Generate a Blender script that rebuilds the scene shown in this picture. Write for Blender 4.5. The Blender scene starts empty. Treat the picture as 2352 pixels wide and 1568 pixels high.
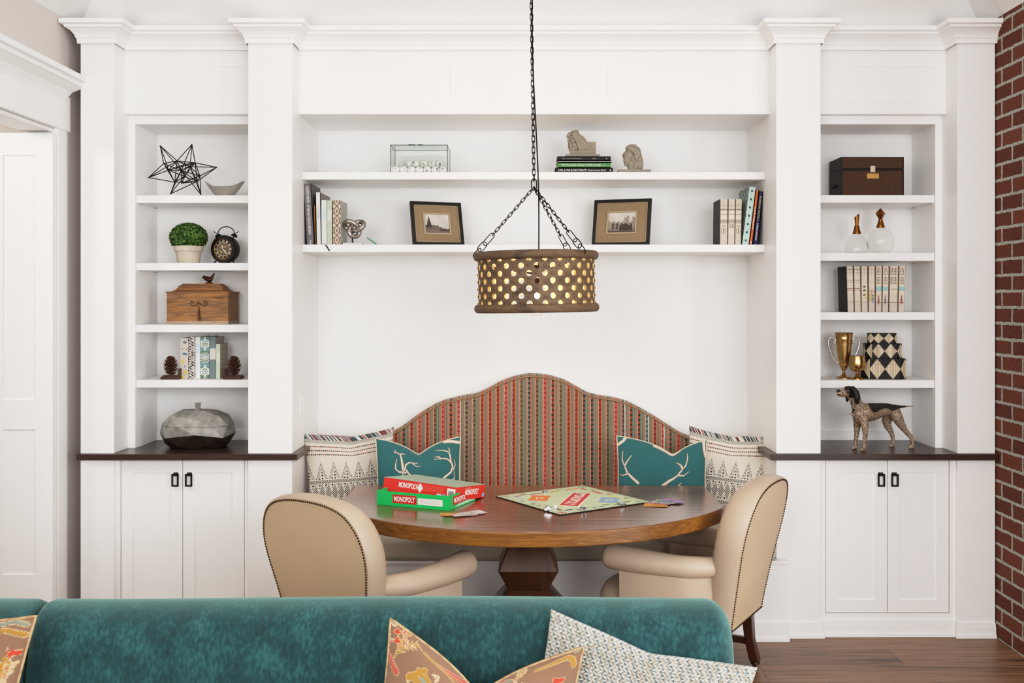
import bpy, bmesh, math, random
import numpy as np
from mathutils import Vector, Matrix, Euler, noise
R = math.radians
PI = math.pi
rnd = random.Random(7)
SC = bpy.context.scene
COL = SC.collection
V3 = Vector
# survey of the room: camera height, lens and the vanishing point of the photograph
F, CX, HY, CH = 2400., 1200., 690., 1.66
def WX(x, Y): return (x - CX) * Y / F
def WZ(y, Y): return CH - (y - HY) * Y / F
def P(x, y, Y): return V3((WX(x, Y), Y, WZ(y, Y)))
def TB(x, y, z):
    Y = F * (CH - z) / (y - HY)
    return V3((WX(x, Y), Y, z))
def lin(c):
    c = c / 255.
    return c / 12.92 if c <= .04045 else ((c + .055) / 1.055) ** 2.4
def rgb(r, g, b): return (lin(r), lin(g), lin(b))
def smooth(a, b, x):
    t = np.clip((x - a) / (b - a), 0, 1)
    return t * t * (3 - 2 * t)

# ------------------------------------------------------------------ mesh builder
class MB:
    def __init__(s):
        s.v = []; s.f = []; s.m = []
    def add(s, vs, fs, mi=0, M=None):
        n = len(s.v)
        if M is not None: vs = [M @ V3(p) for p in vs]
        s.v.extend([tuple(p) for p in vs])
        s.f.extend([tuple(i + n for i in f) for f in fs])
        s.m.extend([mi] * len(fs))
        return s
    def box(s, x0, y0, z0, x1, y1, z1, mi=0, M=None):
        vs = [(x, y, z) for z in (z0, z1) for y in (y0, y1) for x in (x0, x1)]
        return s.add(vs, [(0, 2, 3, 1), (4, 5, 7, 6), (0, 1, 5, 4), (2, 6, 7, 3), (0, 4, 6, 2), (1, 3, 7, 5)], mi, M)
    def grid(s, nu, nv, fn, mi=0, M=None, cu=False, flip=False):
        vs = [fn(i / (nu if cu else nu - 1), j / (nv - 1)) for j in range(nv) for i in range(nu)]
        fs = []
        for j in range(nv - 1):
            for i in range(nu if cu else nu - 1):
                a = j * nu + i; b = j * nu + (i + 1) % nu
                q = (a, b, b + nu, a + nu)
                fs.append(q[::-1] if flip else q)
        return s.add(vs, fs, mi, M)
    def lathe(s, prof, n=24, mi=0, M=None, cap=True):
        vs = []; fs = []
        k = len(prof)
        for r, z in prof:
            for i in range(n):
                a = 2 * PI * i / n
                vs.append((r * math.cos(a), r * math.sin(a), z))
        for j in range(k - 1):
            for i in range(n):
                a = j * n + i; b = j * n + (i + 1) % n
                fs.append((a, b, b + n, a + n))
        if cap:
            fs.append(tuple(range(n))[::-1]); fs.append(tuple((k - 1) * n + i for i in range(n)))
        return s.add(vs, fs, mi, M)
    def cyl(s, p0, p1, r0, r1=None, n=12, mi=0, M=None):
        return s.tube([p0, p1], [r0, r0 if r1 is None else r1], n, mi=mi, M=M)
    def tube(s, pts, r, n=8, closed=False, mi=0, M=None, flat=1.0, up=None):
        pts = [V3(p) for p in pts]; k = len(pts)
        rr = r if isinstance(r, (list, tuple)) else [r] * k
        vs = []; fs = []
        prev = None
        for i in range(k):
            a = pts[(i - 1) % k] if (closed or i > 0) else pts[i]
            b = pts[(i + 1) % k] if (closed or i < k - 1) else pts[i]
            t = (b - a)
            t = t.normalized() if t.length > 1e-9 else V3((0, 0, 1))
            if prev is None:
                h = V3(up) if up else (V3((0, 0, 1)) if abs(t.z) < .9 else V3((1, 0, 0)))
                nn = (h - t * h.dot(t)).normalized()
            else:
                nn = (prev - t * prev.dot(t))
                nn = nn.normalized() if nn.length > 1e-6 else t.orthogonal().normalized()
            prev = nn
            bb = t.cross(nn)
            for j in range(n):
                q = 2 * PI * j / n
                vs.append(pts[i] + (nn * math.cos(q) * flat + bb * math.sin(q)) * rr[i])
        for i in range(k if closed else k - 1):
            for j in range(n):
                a = i * n + j; b = i * n + (j + 1) % n
                a2 = ((i + 1) % k) * n + j; b2 = ((i + 1) % k) * n + (j + 1) % n
                fs.append((a, b, b2, a2))
        if not closed:
            fs.append(tuple(range(n))[::-1]); fs.append(tuple((k - 1) * n + j for j in range(n)))
        return s.add(vs, fs, mi, M)
    def sphere(s, c, r, nu=12, nv=8, mi=0, M=None):
        if not isinstance(r, (tuple, list, Vector)): r = (r, r, r)
        vs = [(c[0], c[1], c[2] - r[2])]
        for j in range(1, nv):
            t = PI * j / nv - PI / 2
            for i in range(nu):
                a = 2 * PI * i / nu
                vs.append((c[0] + r[0] * math.cos(t) * math.cos(a), c[1] + r[1] * math.cos(t) * math.sin(a), c[2] + r[2] * math.sin(t)))
        vs.append((c[0], c[1], c[2] + r[2]))
        fs = [(0, 1 + (i + 1) % nu, 1 + i) for i in range(nu)]
        for j in range(nv - 2):
            for i in range(nu):
                a = 1 + j * nu + i; b = 1 + j * nu + (i + 1) % nu
                fs.append((a, b, b + nu, a + nu))
        l = len(vs) - 1; o = 1 + (nv - 2) * nu
        fs += [(o + i, o + (i + 1) % nu, l) for i in range(nu)]
        return s.add(vs, fs, mi, M)
    def chain(s, js, n=14):
        for c, r in js: s.sphere(c, r, n, 10)
        for (a, ra), (b, rb) in zip(js, js[1:]): s.tube([a, b], [ra, rb], n)
        return s
    def prism(s, poly, h0, h1, mi=0, M=None):
        n = len(poly)
        vs = [(x, y, h0) for x, y in poly] + [(x, y, h1) for x, y in poly]
        fs = [tuple(range(n))[::-1], tuple(range(n, 2 * n))] + [(i, (i + 1) % n, n + (i + 1) % n, n + i) for i in range(n)]
        return s.add(vs, fs, mi, M)
    def mesh(s, name, mats):
        me = bpy.data.meshes.new(name)
        me.from_pydata(s.v, [], s.f)
        for m in (mats if isinstance(mats, (list, tuple)) else [mats]): me.materials.append(m)
        me.polygons.foreach_set('material_index', s.m)
        me.update()
        return me
    def build(s, name, mats, parent=None, smooth=None, bevel=None, sub=0, col=None, M=None, recalc=True, seg=2):
        me = s.mesh(name, mats)
        if M is not None: me.transform(M)
        if recalc:
            bm = bmesh.new(); bm.from_mesh(me)
            bmesh.ops.recalc_face_normals(bm, faces=bm.faces); bm.to_mesh(me); bm.free()
        return finish(name, me, parent, smooth, bevel, sub, col, seg)

def finish(name, me, parent=None, smooth=None, bevel=None, sub=0, col=None, seg=2):
    if smooth is not None:
        me.polygons.foreach_set('use_smooth', [True] * len(me.polygons))
        if smooth < 170: me.set_sharp_from_angle(angle=R(smooth))
    if col is not None:
        at = me.color_attributes.new('Col', 'FLOAT_COLOR', 'POINT')
        a = np.ones((len(me.vertices), 4), dtype=np.float32); a[:, :3] = col
        at.data.foreach_set('color', a.ravel())
    o = bpy.data.objects.new(name, me)
    COL.objects.link(o)
    if parent: o.parent = parent
    if bevel:
        b = o.modifiers.new('bevel', 'BEVEL'); b.width = bevel; b.segments = seg; b.limit_method = 'ANGLE'; b.angle_limit = R(40)
        if smooth is None:
            me.polygons.foreach_set('use_smooth', [True] * len(me.polygons)); me.set_sharp_from_angle(angle=R(40))
            b.harden_normals = True
    if sub:
        b = o.modifiers.new('sub', 'SUBSURF'); b.levels = sub; b.render_levels = sub
    return o

def remesh(mb, voxel, it=3, fac=.5):
    me = mb.mesh('tmp', [])
    o = bpy.data.objects.new('tmp', me); COL.objects.link(o)
    m = o.modifiers.new('r', 'REMESH'); m.mode = 'VOXEL'; m.voxel_size = voxel
    m = o.modifiers.new('s', 'SMOOTH'); m.iterations = it; m.factor = fac
    dg = bpy.context.evaluated_depsgraph_get(); dg.update()
    out = bpy.data.meshes.new_from_object(o.evaluated_get(dg))
    bpy.data.objects.remove(o); bpy.data.meshes.remove(me)
    return out
def vcos(me):
    a = np.empty(len(me.vertices) * 3, dtype=np.float32); me.vertices.foreach_get('co', a)
    return a.reshape(-1, 3)

# ------------------------------------------------------------------ naming helpers
def tag(o, label=None, cat=None, group=None, kind=None):
    if label: o['label'] = label
    if cat: o['category'] = cat
    if group: o['group'] = group
    if kind: o['kind'] = kind
    return o
def thing(name, label, cat, loc=(0, 0, 0), rz=0, group=None):
    o = bpy.data.objects.new(name, None); COL.objects.link(o)
    o.empty_display_size = .05
    o.location = loc; o.rotation_euler = (0, 0, rz)
    return tag(o, label, cat, group)
def struct(o): o['kind'] = 'structure'; return o
def copy_tree(o, parent=None):
    c = o.copy(); COL.objects.link(c); c.parent = parent
    for ch in list(o.children): copy_tree(ch, c)
    return c

def frame(o, right, up):
    r = V3(right).normalized(); u = V3(up).normalized(); n = r.cross(u)
    M = Matrix((r, u, n)).transposed().to_4x4(); M.translation = V3(o)
    return M
def text(st, w, h, m, parent, M, name='lettering', thick=.0004, bold=0.0, lift=.0003):
    cu = bpy.data.curves.new('t', 'FONT'); cu.body = st; cu.resolution_u = 2; cu.offset = bold
    cu.align_x = 'LEFT'
    o = bpy.data.objects.new('t', cu); COL.objects.link(o)
    dg = bpy.context.evaluated_depsgraph_get(); dg.update()
    me = bpy.data.meshes.new_from_object(o.evaluated_get(dg))
    bpy.data.objects.remove(o)
    a = vcos(me)
    if len(a) == 0: return None
    lo = a.min(0); hi = a.max(0); k = hi - lo
    sx = w / max(k[0], 1e-6); sy = h / max(k[1], 1e-6)
    b = np.zeros_like(a)
    b[:, 0] = (a[:, 0] - (lo[0] + hi[0]) / 2) * sx; b[:, 1] = (a[:, 1] - (lo[1] + hi[1]) / 2) * sy; b[:, 2] = lift
    me.vertices.foreach_set('co', b.ravel()); me.materials.clear(); me.materials.append(m)
    me.transform(M); me.update(); me.name = name
    o = bpy.data.objects.new(name, me); COL.objects.link(o); o.parent = parent
    return o

# ------------------------------------------------------------------ materials
def nt(name):
    m = bpy.data.materials.new(name); m.use_nodes = True
    t = m.node_tree; b = t.nodes['Principled BSDF']
    return m, t, b
def N(t, ty, **kw):
    n = t.nodes.new(ty)
    for k, v in kw.items():
        if k.startswith('i_'):
            n.inputs[k[2:].replace('_', ' ')].default_value = v
        else: setattr(n, k, v)
    return n
def coords(t, scale=(1, 1, 1), src='Object', rot=(0, 0, 0)):
    tc = N(t, 'ShaderNodeTexCoord'); mp = N(t, 'ShaderNodeMapping')
    mp.inputs['Scale'].default_value = scale; mp.inputs['Rotation'].default_value = rot
    t.links.new(tc.outputs[src], mp.inputs['Vector'])
    return mp.outputs['Vector']
def ramp(t, fac, stops, interp='LINEAR'):
    n = N(t, 'ShaderNodeValToRGB'); cr = n.color_ramp; cr.interpolation = interp
    while len(cr.elements) < len(stops): cr.elements.new(.5)
    for e, (p, c) in zip(cr.elements, stops):
        e.position = p; e.color = (*c, 1) if len(c) == 3 else c
    if fac is not None: t.links.new(fac, n.inputs['Fac'])
    return n.outputs['Color']
def math_(t, op, a, b=None, c=None):
    n = N(t, 'ShaderNodeMath', operation=op)
    for i, x in enumerate((a, b, c)):
        if x is None: continue
        if isinstance(x, (int, float)): n.inputs[i].default_value = x
        else: t.links.new(x, n.inputs[i])
    return n.outputs[0]
def mixc(t, fac, a, b, op='MIX'):
    n = N(t, 'ShaderNodeMix', data_type='RGBA', blend_type=op)
    for i, x in ((0, fac), (6, a), (7, b)):
        if isinstance(x, (int, float)): n.inputs[i].default_value = x
        elif isinstance(x, tuple): n.inputs[i].default_value = (*x, 1)
        else: t.links.new(x, n.inputs[i])
    return n.outputs[2]
def bumpn(t, b, h, strength=.3, dist=.002):
    n = N(t, 'ShaderNodeBump'); n.inputs['Strength'].default_value = strength; n.inputs['Distance'].default_value = dist
    t.links.new(h, n.inputs['Height']); t.links.new(n.outputs['Normal'], b.inputs['Normal'])
def mat(name, col=(.8, .8, .8), rough=.5, metal=0, bump=None, var=None, attr=False, sheen=0, coat=0, trans=0, ior=1.45, spec=.5, vscale=(1, 1, 1)):
    m, t, b = nt(name)
    b.inputs['Roughness'].default_value = rough; b.inputs['Metallic'].default_value = metal
    b.inputs['IOR'].default_value = ior; b.inputs['Transmission Weight'].default_value = trans
    b.inputs['Sheen Weight'].default_value = sheen; b.inputs['Coat Weight'].default_value = coat
    b.inputs['Specular IOR Level'].default_value = spec
    src = None
    if attr:
        a = N(t, 'ShaderNodeAttribute', attribute_name='Col'); src = a.outputs['Color']
    v = coords(t, vscale)
    if var:
        n = N(t, 'ShaderNodeTexNoise'); n.inputs['Scale'].default_value = var[0]; n.inputs['Detail'].default_value = 5
        t.links.new(v, n.inputs['Vector'])
        k = ramp(t, n.outputs['Fac'], [(.3, (1 - var[1],) * 3), (.7, (1 + var[1] * .5,) * 3)])
        src = mixc(t, 1., src if src else tuple(col), k, 'MULTIPLY')
    if src: t.links.new(src, b.inputs['Base Color'])
    else: b.inputs['Base Color'].default_value = (*col, 1)
    if bump:
        n = N(t, 'ShaderNodeTexNoise'); n.inputs['Scale'].default_value = bump[0]; n.inputs['Detail'].default_value = 4
        t.links.new(v, n.inputs['Vector'])
        bumpn(t, b, n.outputs['Fac'], bump[1], bump[2] if len(bump) > 2 else .002)
    return m
def emis(name, col, st):
    m, t, b = nt(name)
    b.inputs['Base Color'].default_value = (*col, 1); b.inputs['Emission Color'].default_value = (*col, 1); b.inputs['Emission Strength'].default_value = st
    return m
def wood(name, cs, scale=(2, 30, 30), rough=.35, planks=None, seamw=.004, coat=0, seed=0., bump=.1, axis='y'):
    """grain stretched along local x; planks = width across `axis`."""
    m, t, b = nt(name)
    v = coords(t, scale)
    n = N(t, 'ShaderNodeTexNoise'); n.inputs['Scale'].default_value = 1.; n.inputs['Detail'].default_value = 6; n.inputs['Distortion'].default_value = .6
    t.links.new(v, n.inputs['Vector'])
    k = len(cs) - 1
    c = ramp(t, n.outputs['Fac'], [(.3 + .4 * i / k, x) for i, x in enumerate(cs)])
    n2 = N(t, 'ShaderNodeTexNoise'); n2.inputs['Scale'].default_value = 2.5
    t.links.new(coords(t, (1, 1, 1)), n2.inputs['Vector'])
    c = mixc(t, 1., c, ramp(t, n2.outputs['Fac'], [(.3, (.78,) * 3), (.7, (1.15,) * 3)]), 'MULTIPLY')
    h = n.outputs['Fac']
    if planks:
        tc = N(t, 'ShaderNodeTexCoord'); sp = N(t, 'ShaderNodeSeparateXYZ'); t.links.new(tc.outputs['Object'], sp.inputs[0])
        q = math_(t, 'DIVIDE', sp.outputs[1], planks)
        fr = math_(t, 'FRACT', q); w = N(t, 'ShaderNodeTexWhiteNoise', noise_dimensions='1D'); t.links.new(math_(t, 'FLOOR', q), w.inputs['W'])
        c = mixc(t, 1., c, ramp(t, w.outputs['Value'], [(0, (.82,) * 3), (1, (1.15,) * 3)]), 'MULTIPLY')
        seam = math_(t, 'LESS_THAN', fr, seamw / planks)
        c = mixc(t, math_(t, 'MULTIPLY', seam, .75), c, (.02, .012, .008))
        h = math_(t, 'SUBTRACT', h, math_(t, 'MULTIPLY', seam, 2.))
    t.links.new(c, b.inputs['Base Color'])
    b.inputs['Roughness'].default_value = rough; b.inputs['Coat Weight'].default_value = coat; b.inputs['Coat Roughness'].default_value = .2
    bumpn(t, b, h, bump, .003)
    return m

WHITE = mat('white paint', rgb(246, 244, 242), .38, var=(1.5, .015))
WALLW = mat('white wall paint', rgb(247, 246, 244), .6)
CEILM = mat('ceiling paint', rgb(242, 240, 238), .8)
TAUPE = mat('taupe wall paint', rgb(212, 203, 197), .7, bump=(300, .05))
IRON = mat('black iron', rgb(32, 28, 26), .45, .6)
BLACK = mat('black', rgb(22, 20, 19), .4)
BRASS = mat('aged brass', rgb(150, 105, 55), .3, 1, var=(60, .3))
GOLD = mat('gold plate', rgb(206, 172, 118), .22, 1, var=(25, .35))
SILVER = mat('silver', rgb(205, 203, 198), .25, 1)
PAGES = mat('book pages', rgb(232, 226, 212), .8, bump=(400, .2))
STONE = mat('carved stone', rgb(160, 150, 134), .9, var=(220, .25), bump=(220, .6, .003))
def crevice_shade(m, lo=.44, hi=.53, dark=.35):  # shade of the hollows painted into the base colour
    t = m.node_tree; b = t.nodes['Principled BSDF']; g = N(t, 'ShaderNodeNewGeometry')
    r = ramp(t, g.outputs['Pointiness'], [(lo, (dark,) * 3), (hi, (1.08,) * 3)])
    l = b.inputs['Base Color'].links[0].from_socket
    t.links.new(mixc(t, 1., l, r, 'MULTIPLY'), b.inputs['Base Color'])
crevice_shade(STONE)
ATTR = mat('painted surface', rough=.6, attr=True)
ATTRC = mat('printed cloth', rough=.9, attr=True, bump=(900, .25, .001), sheen=.2)
LETW = mat('white lettering', rgb(240, 238, 232), .6)
LETG = mat('grey lettering', rgb(150, 146, 140), .6)
LETY = mat('yellow lettering', rgb(222, 205, 120), .6)
LETK = mat('dark lettering', rgb(45, 40, 38), .6)
GLASS = mat('clear glass', (1, 1, 1), .02, trans=1, ior=1.45)
def glass_thin(name, tint, glossy=.03, rough=.02):
    m, t, b = nt(name); t.nodes.remove(b)
    tr = N(t, 'ShaderNodeBsdfTransparent'); tr.inputs['Color'].default_value = (*tint, 1)
    gl = N(t, 'ShaderNodeBsdfGlossy'); gl.inputs['Roughness'].default_value = rough
    lw = N(t, 'ShaderNodeLayerWeight'); lw.inputs['Blend'].default_value = .5
    mx = N(t, 'ShaderNodeMixShader')
    t.links.new(math_(t, 'ADD', math_(t, 'MULTIPLY', math_(t, 'POWER', lw.outputs['Facing'], 4.), .6), glossy), mx.inputs[0])
    t.links.new(tr.outputs[0], mx.inputs[1]); t.links.new(gl.outputs[0], mx.inputs[2])
    t.links.new(mx.outputs[0], t.nodes['Material Output'].inputs['Surface'])
    return m
PANE = glass_thin('pane glass', (.972, .99, .982), .02)

# ------------------------------------------------------------------ camera, light
cd = bpy.data.cameras.new('camera'); cam = bpy.data.objects.new('camera', cd); COL.objects.link(cam)
cam.location = (0, 0, CH); cam.rotation_euler = (R(90), 0, 0)
cd.sensor_width = 36; cd.lens = 36 * F / 2352
cd.shift_x = (1176 - CX) / 2352; cd.shift_y = (HY - 784) / 2352
SC.camera = cam
SC.view_settings.view_transform = 'Standard'
SC.view_settings.look = 'None'
# soft highlight shoulder, as in the bright even exposure of the photograph
SC.view_settings.use_curve_mapping = True
cmap = SC.view_settings.curve_mapping
cmap.use_clip = False; cmap.extend = 'EXTRAPOLATED'
cc = cmap.curves[3]
cc.points[0].location = (0, 0); cc.points[1].location = (1.0, .872)
for q_ in ((.04, .036), (.12, .128), (.3, .355), (.5, .585), (.72, .75)): cc.points.new(*q_)
cmap.update()
w = bpy.data.worlds.new('daylight'); SC.world = w; w.use_nodes = True
w.node_tree.nodes['Background'].inputs[0].default_value = (.96, .985, 1.0, 1)
w.node_tree.nodes['Background'].inputs[1].default_value = 1.08
def area(name, loc, target, sx, sy, power, col):
    l = bpy.data.lights.new(name, 'AREA'); l.shape = 'RECTANGLE'; l.size = sx; l.size_y = sy; l.energy = power; l.color = col
    o = bpy.data.objects.new(name, l); COL.objects.link(o); o.location = loc
    o.rotation_euler = (V3(target) - V3(loc)).to_track_quat('-Z', 'Y').to_euler()
    return o
area('window_light', (1.9, -1.2, 2.1), (-.8, 5.2, 1.3), 2.2, 1.9, 100, (.975, .985, 1))
area('window_light', (-1.6, -1.2, 2.3), (.4, 5.2, 1.2), 1.8, 1.8, 80, (.985, .99, 1))

area('side_fill_light', (3.5, 1.4, 1.25), (-.2, 4.9, .45), 1.6, 1.7, 62, (.99, .99, 1))  # fill lamp added at the right to brighten under the table

# ------------------------------------------------------------------ room shell
PF, HF, FF, BKY, NB, SF = 5.15, 5.29, 5.335, 5.66, 5.81, 5.38
XL, XR, ZC = -2.26, 2.335, 3.05
PIL = [(-2.178, -2.013), (-1.352, -1.135), (1.251, 1.470), (2.144, 2.330)]
CT, CB = .907, .877     # worktop top and underside

def floor_mat():
    m, t, b = nt('oak floor boards')
    tc = N(t, 'ShaderNodeTexCoord'); sp = N(t, 'ShaderNodeSeparateXYZ'); t.links.new(tc.outputs['Object'], sp.inputs[0])
    W = .212
    q = math_(t, 'DIVIDE', math_(t, 'ADD', sp.outputs[1], .118), W)
    row = math_(t, 'FLOOR', q); fr = math_(t, 'FRACT', q)
    wn = N(t, 'ShaderNodeTexWhiteNoise', noise_dimensions='1D'); t.links.new(row, wn.inputs['W'])
    xo = math_(t, 'ADD', math_(t, 'DIVIDE', sp.outputs[0], 1.6), math_(t, 'MULTIPLY', wn.outputs['Value'], 3.7))
    xi = math_(t, 'FLOOR', xo); xf = math_(t, 'FRACT', xo)
    wn2 = N(t, 'ShaderNodeTexWhiteNoise', noise_dimensions='2D')
    cb = N(t, 'ShaderNodeCombineXYZ'); t.links.new(row, cb.inputs[0]); t.links.new(xi, cb.inputs[1]); t.links.new(cb.outputs[0], wn2.inputs['Vector'])
    cb2 = N(t, 'ShaderNodeCombineXYZ')
    t.links.new(math_(t, 'MULTIPLY', sp.outputs[0], 1.6), cb2.inputs[0]); t.links.new(math_(t, 'MULTIPLY', sp.outputs[1], 26), cb2.inputs[1])
    t.links.new(math_(t, 'MULTIPLY', wn2.outputs['Value'], 40), cb2.inputs[2])
    n = N(t, 'ShaderNodeTexNoise'); n.inputs['Scale'].default_value = 1.; n.inputs['Detail'].default_value = 5; n.inputs['Distortion'].default_value = 1.5
    t.links.new(cb2.outputs[0], n.inputs['Vector'])
    c = ramp(t, n.outputs['Fac'], [(.3, rgb(84, 58, 40)), (.45, rgb(132, 98, 72)), (.6, rgb(148, 112, 84)), (.75, rgb(104, 74, 52))])
    c = mixc(t, 1., c, ramp(t, wn2.outputs['Value'], [(0, (.75,) * 3), (1, (1.15,) * 3)]), 'MULTIPLY')
    s1 = math_(t, 'LESS_THAN', fr, .018); s2 = math_(t, 'LESS_THAN', xf, .0025)
    sm = math_(t, 'MAXIMUM', s1, s2)
    c = mixc(t, math_(t, 'MULTIPLY', sm, .8), c, (.015, .009, .006))
    t.links.new(c, b.inputs['Base Color']); b.inputs['Roughness'].default_value = .42
    bumpn(t, b, math_(t, 'SUBTRACT', n.outputs['Fac'], math_(t, 'MULTIPLY', sm, 2)), .12, .003)
    return m
def brick_mat():
    m, t, b = nt('red brick')
    tc = N(t, 'ShaderNodeTexCoord'); sp = N(t, 'ShaderNodeSeparateXYZ'); t.links.new(tc.outputs['Object'], sp.inputs[0])
    cb = N(t, 'ShaderNodeCombineXYZ'); t.links.new(sp.outputs[1], cb.inputs[0]); t.links.new(sp.outputs[2], cb.inputs[1])
    nd = N(t, 'ShaderNodeTexNoise'); nd.inputs['Scale'].default_value = 28; nd.inputs['Detail'].default_value = 3
    t.links.new(tc.outputs['Object'], nd.inputs['Vector'])
    off = N(t, 'ShaderNodeVectorMath', operation='SCALE'); off.inputs['Scale'].default_value = .011
    sb = N(t, 'ShaderNodeVectorMath', operation='SUBTRACT'); sb.inputs[1].default_value = (.5, .5, .5)
    t.links.new(nd.outputs['Color'], sb.inputs[0]); t.links.new(sb.outputs[0], off.inputs[0])
    ad = N(t, 'ShaderNodeVectorMath', operation='ADD'); t.links.new(cb.outputs[0], ad.inputs[0]); t.links.new(off.outputs[0], ad.inputs[1])
    br = N(t, 'ShaderNodeTexBrick', offset=.5)
    br.inputs['Scale'].default_value = 1; br.inputs['Brick Width'].default_value = .212; br.inputs['Row Height'].default_value = .0775
    br.inputs['Mortar Size'].default_value = .0088; br.inputs['Mortar Smooth'].default_value = .25; br.inputs['Bias'].default_value = -.1
    br.inputs['Color1'].default_value = (*rgb(94, 44, 25), 1); br.inputs['Color2'].default_value = (*rgb(116, 60, 38), 1)
    br.inputs['Mortar'].default_value = (*rgb(166, 166, 155), 1)
    t.links.new(ad.outputs[0], br.inputs['Vector'])
    n = N(t, 'ShaderNodeTexNoise'); n.inputs['Scale'].default_value = 60; n.inputs['Detail'].default_value = 6
    t.links.new(tc.outputs['Object'], n.inputs['Vector'])
    c = mixc(t, 1., br.outputs['Color'], ramp(t, n.outputs['Fac'], [(.3, (.7,) * 3), (.7, (1.2,) * 3)]), 'MULTIPLY')
    t.links.new(c, b.inputs['Base Color']); b.inputs['Roughness'].default_value = .9
    h = math_(t, 'ADD', math_(t, 'MULTIPLY', br.outputs['Fac'], -1.), math_(t, 'MULTIPLY', n.outputs['Fac'], .4))
    bumpn(t, b, h, .8, .008)
    return m
BRICK = brick_mat()

struct(MB().box(-5, -2.5, -.1, 3, 6, 0).build('floor', floor_mat()))
struct(MB().box(XR, 3.3, 0, XR + .2, 6, ZC + .02).build('wall_right', BRICK))
struct(MB().box(XL, NB, 0, XR, NB + .15, ZC + .05).build('wall_back', WALLW))
# left wall with the doorway opening to the next room
OY0, OY1, OZ = 3.9, 5.05, 2.49
mb = MB().box(XL - .14, OY1, 0, XL, NB + .15, ZC + .05).box(XL - .14, -2.5, 0, XL, OY0, ZC + .05).box(XL - .14, OY0, OZ, XL, OY1, ZC + .05)
struct(mb.box(XL, 5.35, 0, PIL[0][0] - .001, NB, ZC).build('wall_left', TAUPE))  # last box is filler behind the pillar, added to lighten the gap
# hipped tray ceiling
ins, rise = .95, .85
o_ = [(XL - .14, NB + .15 - .5), (XR + .2, NB + .15 - .5), (XR + .2, -2.5), (XL - .14, -2.5)]
x0, x1, y1, y0 = XL, XR, 5.32, -2.5
vs = [(x0, y1, ZC), (x1, y1, ZC), (x1, y0, ZC), (x0, y0, ZC),
      (x0 + ins, y1 - ins, ZC + rise), (x1 - ins, y1 - ins, ZC + rise), (x1 - ins, y0 + ins, ZC + rise), (x0 + ins, y0 + ins, ZC + rise)]
fs = [(0, 1, 5, 4), (1, 2, 6, 5), (2, 3, 7, 6), (3, 0, 4, 7), (4, 5, 6, 7)]
mb = MB().add(vs, fs)
mb.box(x0 - .14, y1, ZC, x1 + .2, NB + .15, ZC + .05)
struct(mb.build('ceiling', CEILM, recalc=False))

CROWN = [(.012, 0), (.014, .024), (.018, .027), (.0195, .034), (.023, .042), (.029, .051), (.038, .06), (.046, .066), (.054, .07), (.058, .072), (.058, .082), (.072, .084), (.076, .087), (.076, .108), (0, .108)]
def crown_ring(mb, x0, x1, yf, yb, z):
    """crown profile mitred round the front and both sides of a pillar."""
    k = len(CROWN); vs = []
    for o, dz in CROWN:
        vs += [(x0 - o, yb, z + dz), (x0 - o, yf - o, z + dz), (x1 + o, yf - o, z + dz), (x1 + o, yb, z + dz)]
    fs = [(j * 4 + i, j * 4 + i + 1, j * 4 + 5 + i, j * 4 + 4 + i) for j in range(k - 1) for i in range(3)]
    return mb.add(vs, fs)
def crown_run(mb, x0, x1, yf, z):
    vs = []; k = len(CROWN)
    for o, dz in CROWN: vs += [(x0, yf - o, z + dz), (x1, yf - o, z + dz)]
    return mb.add(vs, [(j * 2, j * 2 + 1, j * 2 + 3, j * 2 + 2) for j in range(k - 1)])
ZK = 2.924
tn = 0
def trim(mb, **kw):
    global tn
    tn += 1
    return struct(mb.build('trim_%d' % tn, WHITE, **kw))
for a, b in PIL:
    o = trim(MB().box(a, PF, CT, b, NB, ZC), bevel=.002)
    crown_ring(MB(), a, b, PF, HF, ZK).build('capital', WHITE, o, smooth=35)
# frieze headers with shallow recessed panels, each with its run of crown moulding
for i, (a, b) in enumerate(((PIL[0][1], PIL[1][0]), (PIL[1][1], PIL[2][0]), (PIL[2][1], PIL[3][0]))):
    zb, zt = WZ(262, HF), ZC
    mb = MB().box(a, HF + .005, zb, b, (NB if i == 1 else BKY), zt)
    m_ = .05
    z0, z1 = WZ(225, HF), WZ(153, HF)
    n = 3 if i == 1 else 1
    mb.box(a, HF, zb, b, HF + .005, z0).box(a, HF, z1, b, HF + .005, zt)
    xs = [a] + [a + (b - a) * k / n for k in range(1, n)] + [b]
    for k, x in enumerate(xs):
        w_ = m_ if 0 < k < n else m_ * (1.0 if i != 1 else 1.05)
        mb.box(max(a, x - (w_ / 2 if 0 < k < n else w_)), HF, z0, min(b, x + (w_ / 2 if 0 < k < n else w_)), HF + .005, z1)
    o = trim(mb)
    crown_run(MB(), a, b, HF, ZK).build('crown_moulding', WHITE, o, smooth=35)

# left doorway: casing, jamb, header with cornice and an open panelled door
mb = MB().box(XL - .139, OY1 - .02, 0, XL + .001, OY1 - .001, OZ - .001)          # jamb
mb.box(XL - .139, OY0, OZ - .02, XL + .001, OY1 - .02, OZ - .001)
mb.box(XL, OY1 - .012, 0, XL + .022, OY1 + .088, OZ + .004)      # casing leg
mb.box(XL, OY0 - .09, 0, XL + .022, OY0 + .012, OZ + .004)
mb.box(XL - .006, OY0 - .11, OZ, XL + .028, OY1 + .11, OZ + .17)  # frieze board
trim(mb, bevel=.002)
mb = MB()
prof = [(0.02, 0), (.03, .0), (.034, .012), (.05, .04), (.085, .066), (.094, .07), (.094, .09), (.112, .094), (.112, .12), (0, .12)]
zc = OZ + .15
k = len(prof); vs = []
for o, dz in prof: vs += [(XL + o, OY0 - .12 - o, zc + dz), (XL + o, OY1 + .03 + o, zc + dz), (XL, OY1 + .03 + o, zc + dz)]
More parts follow.
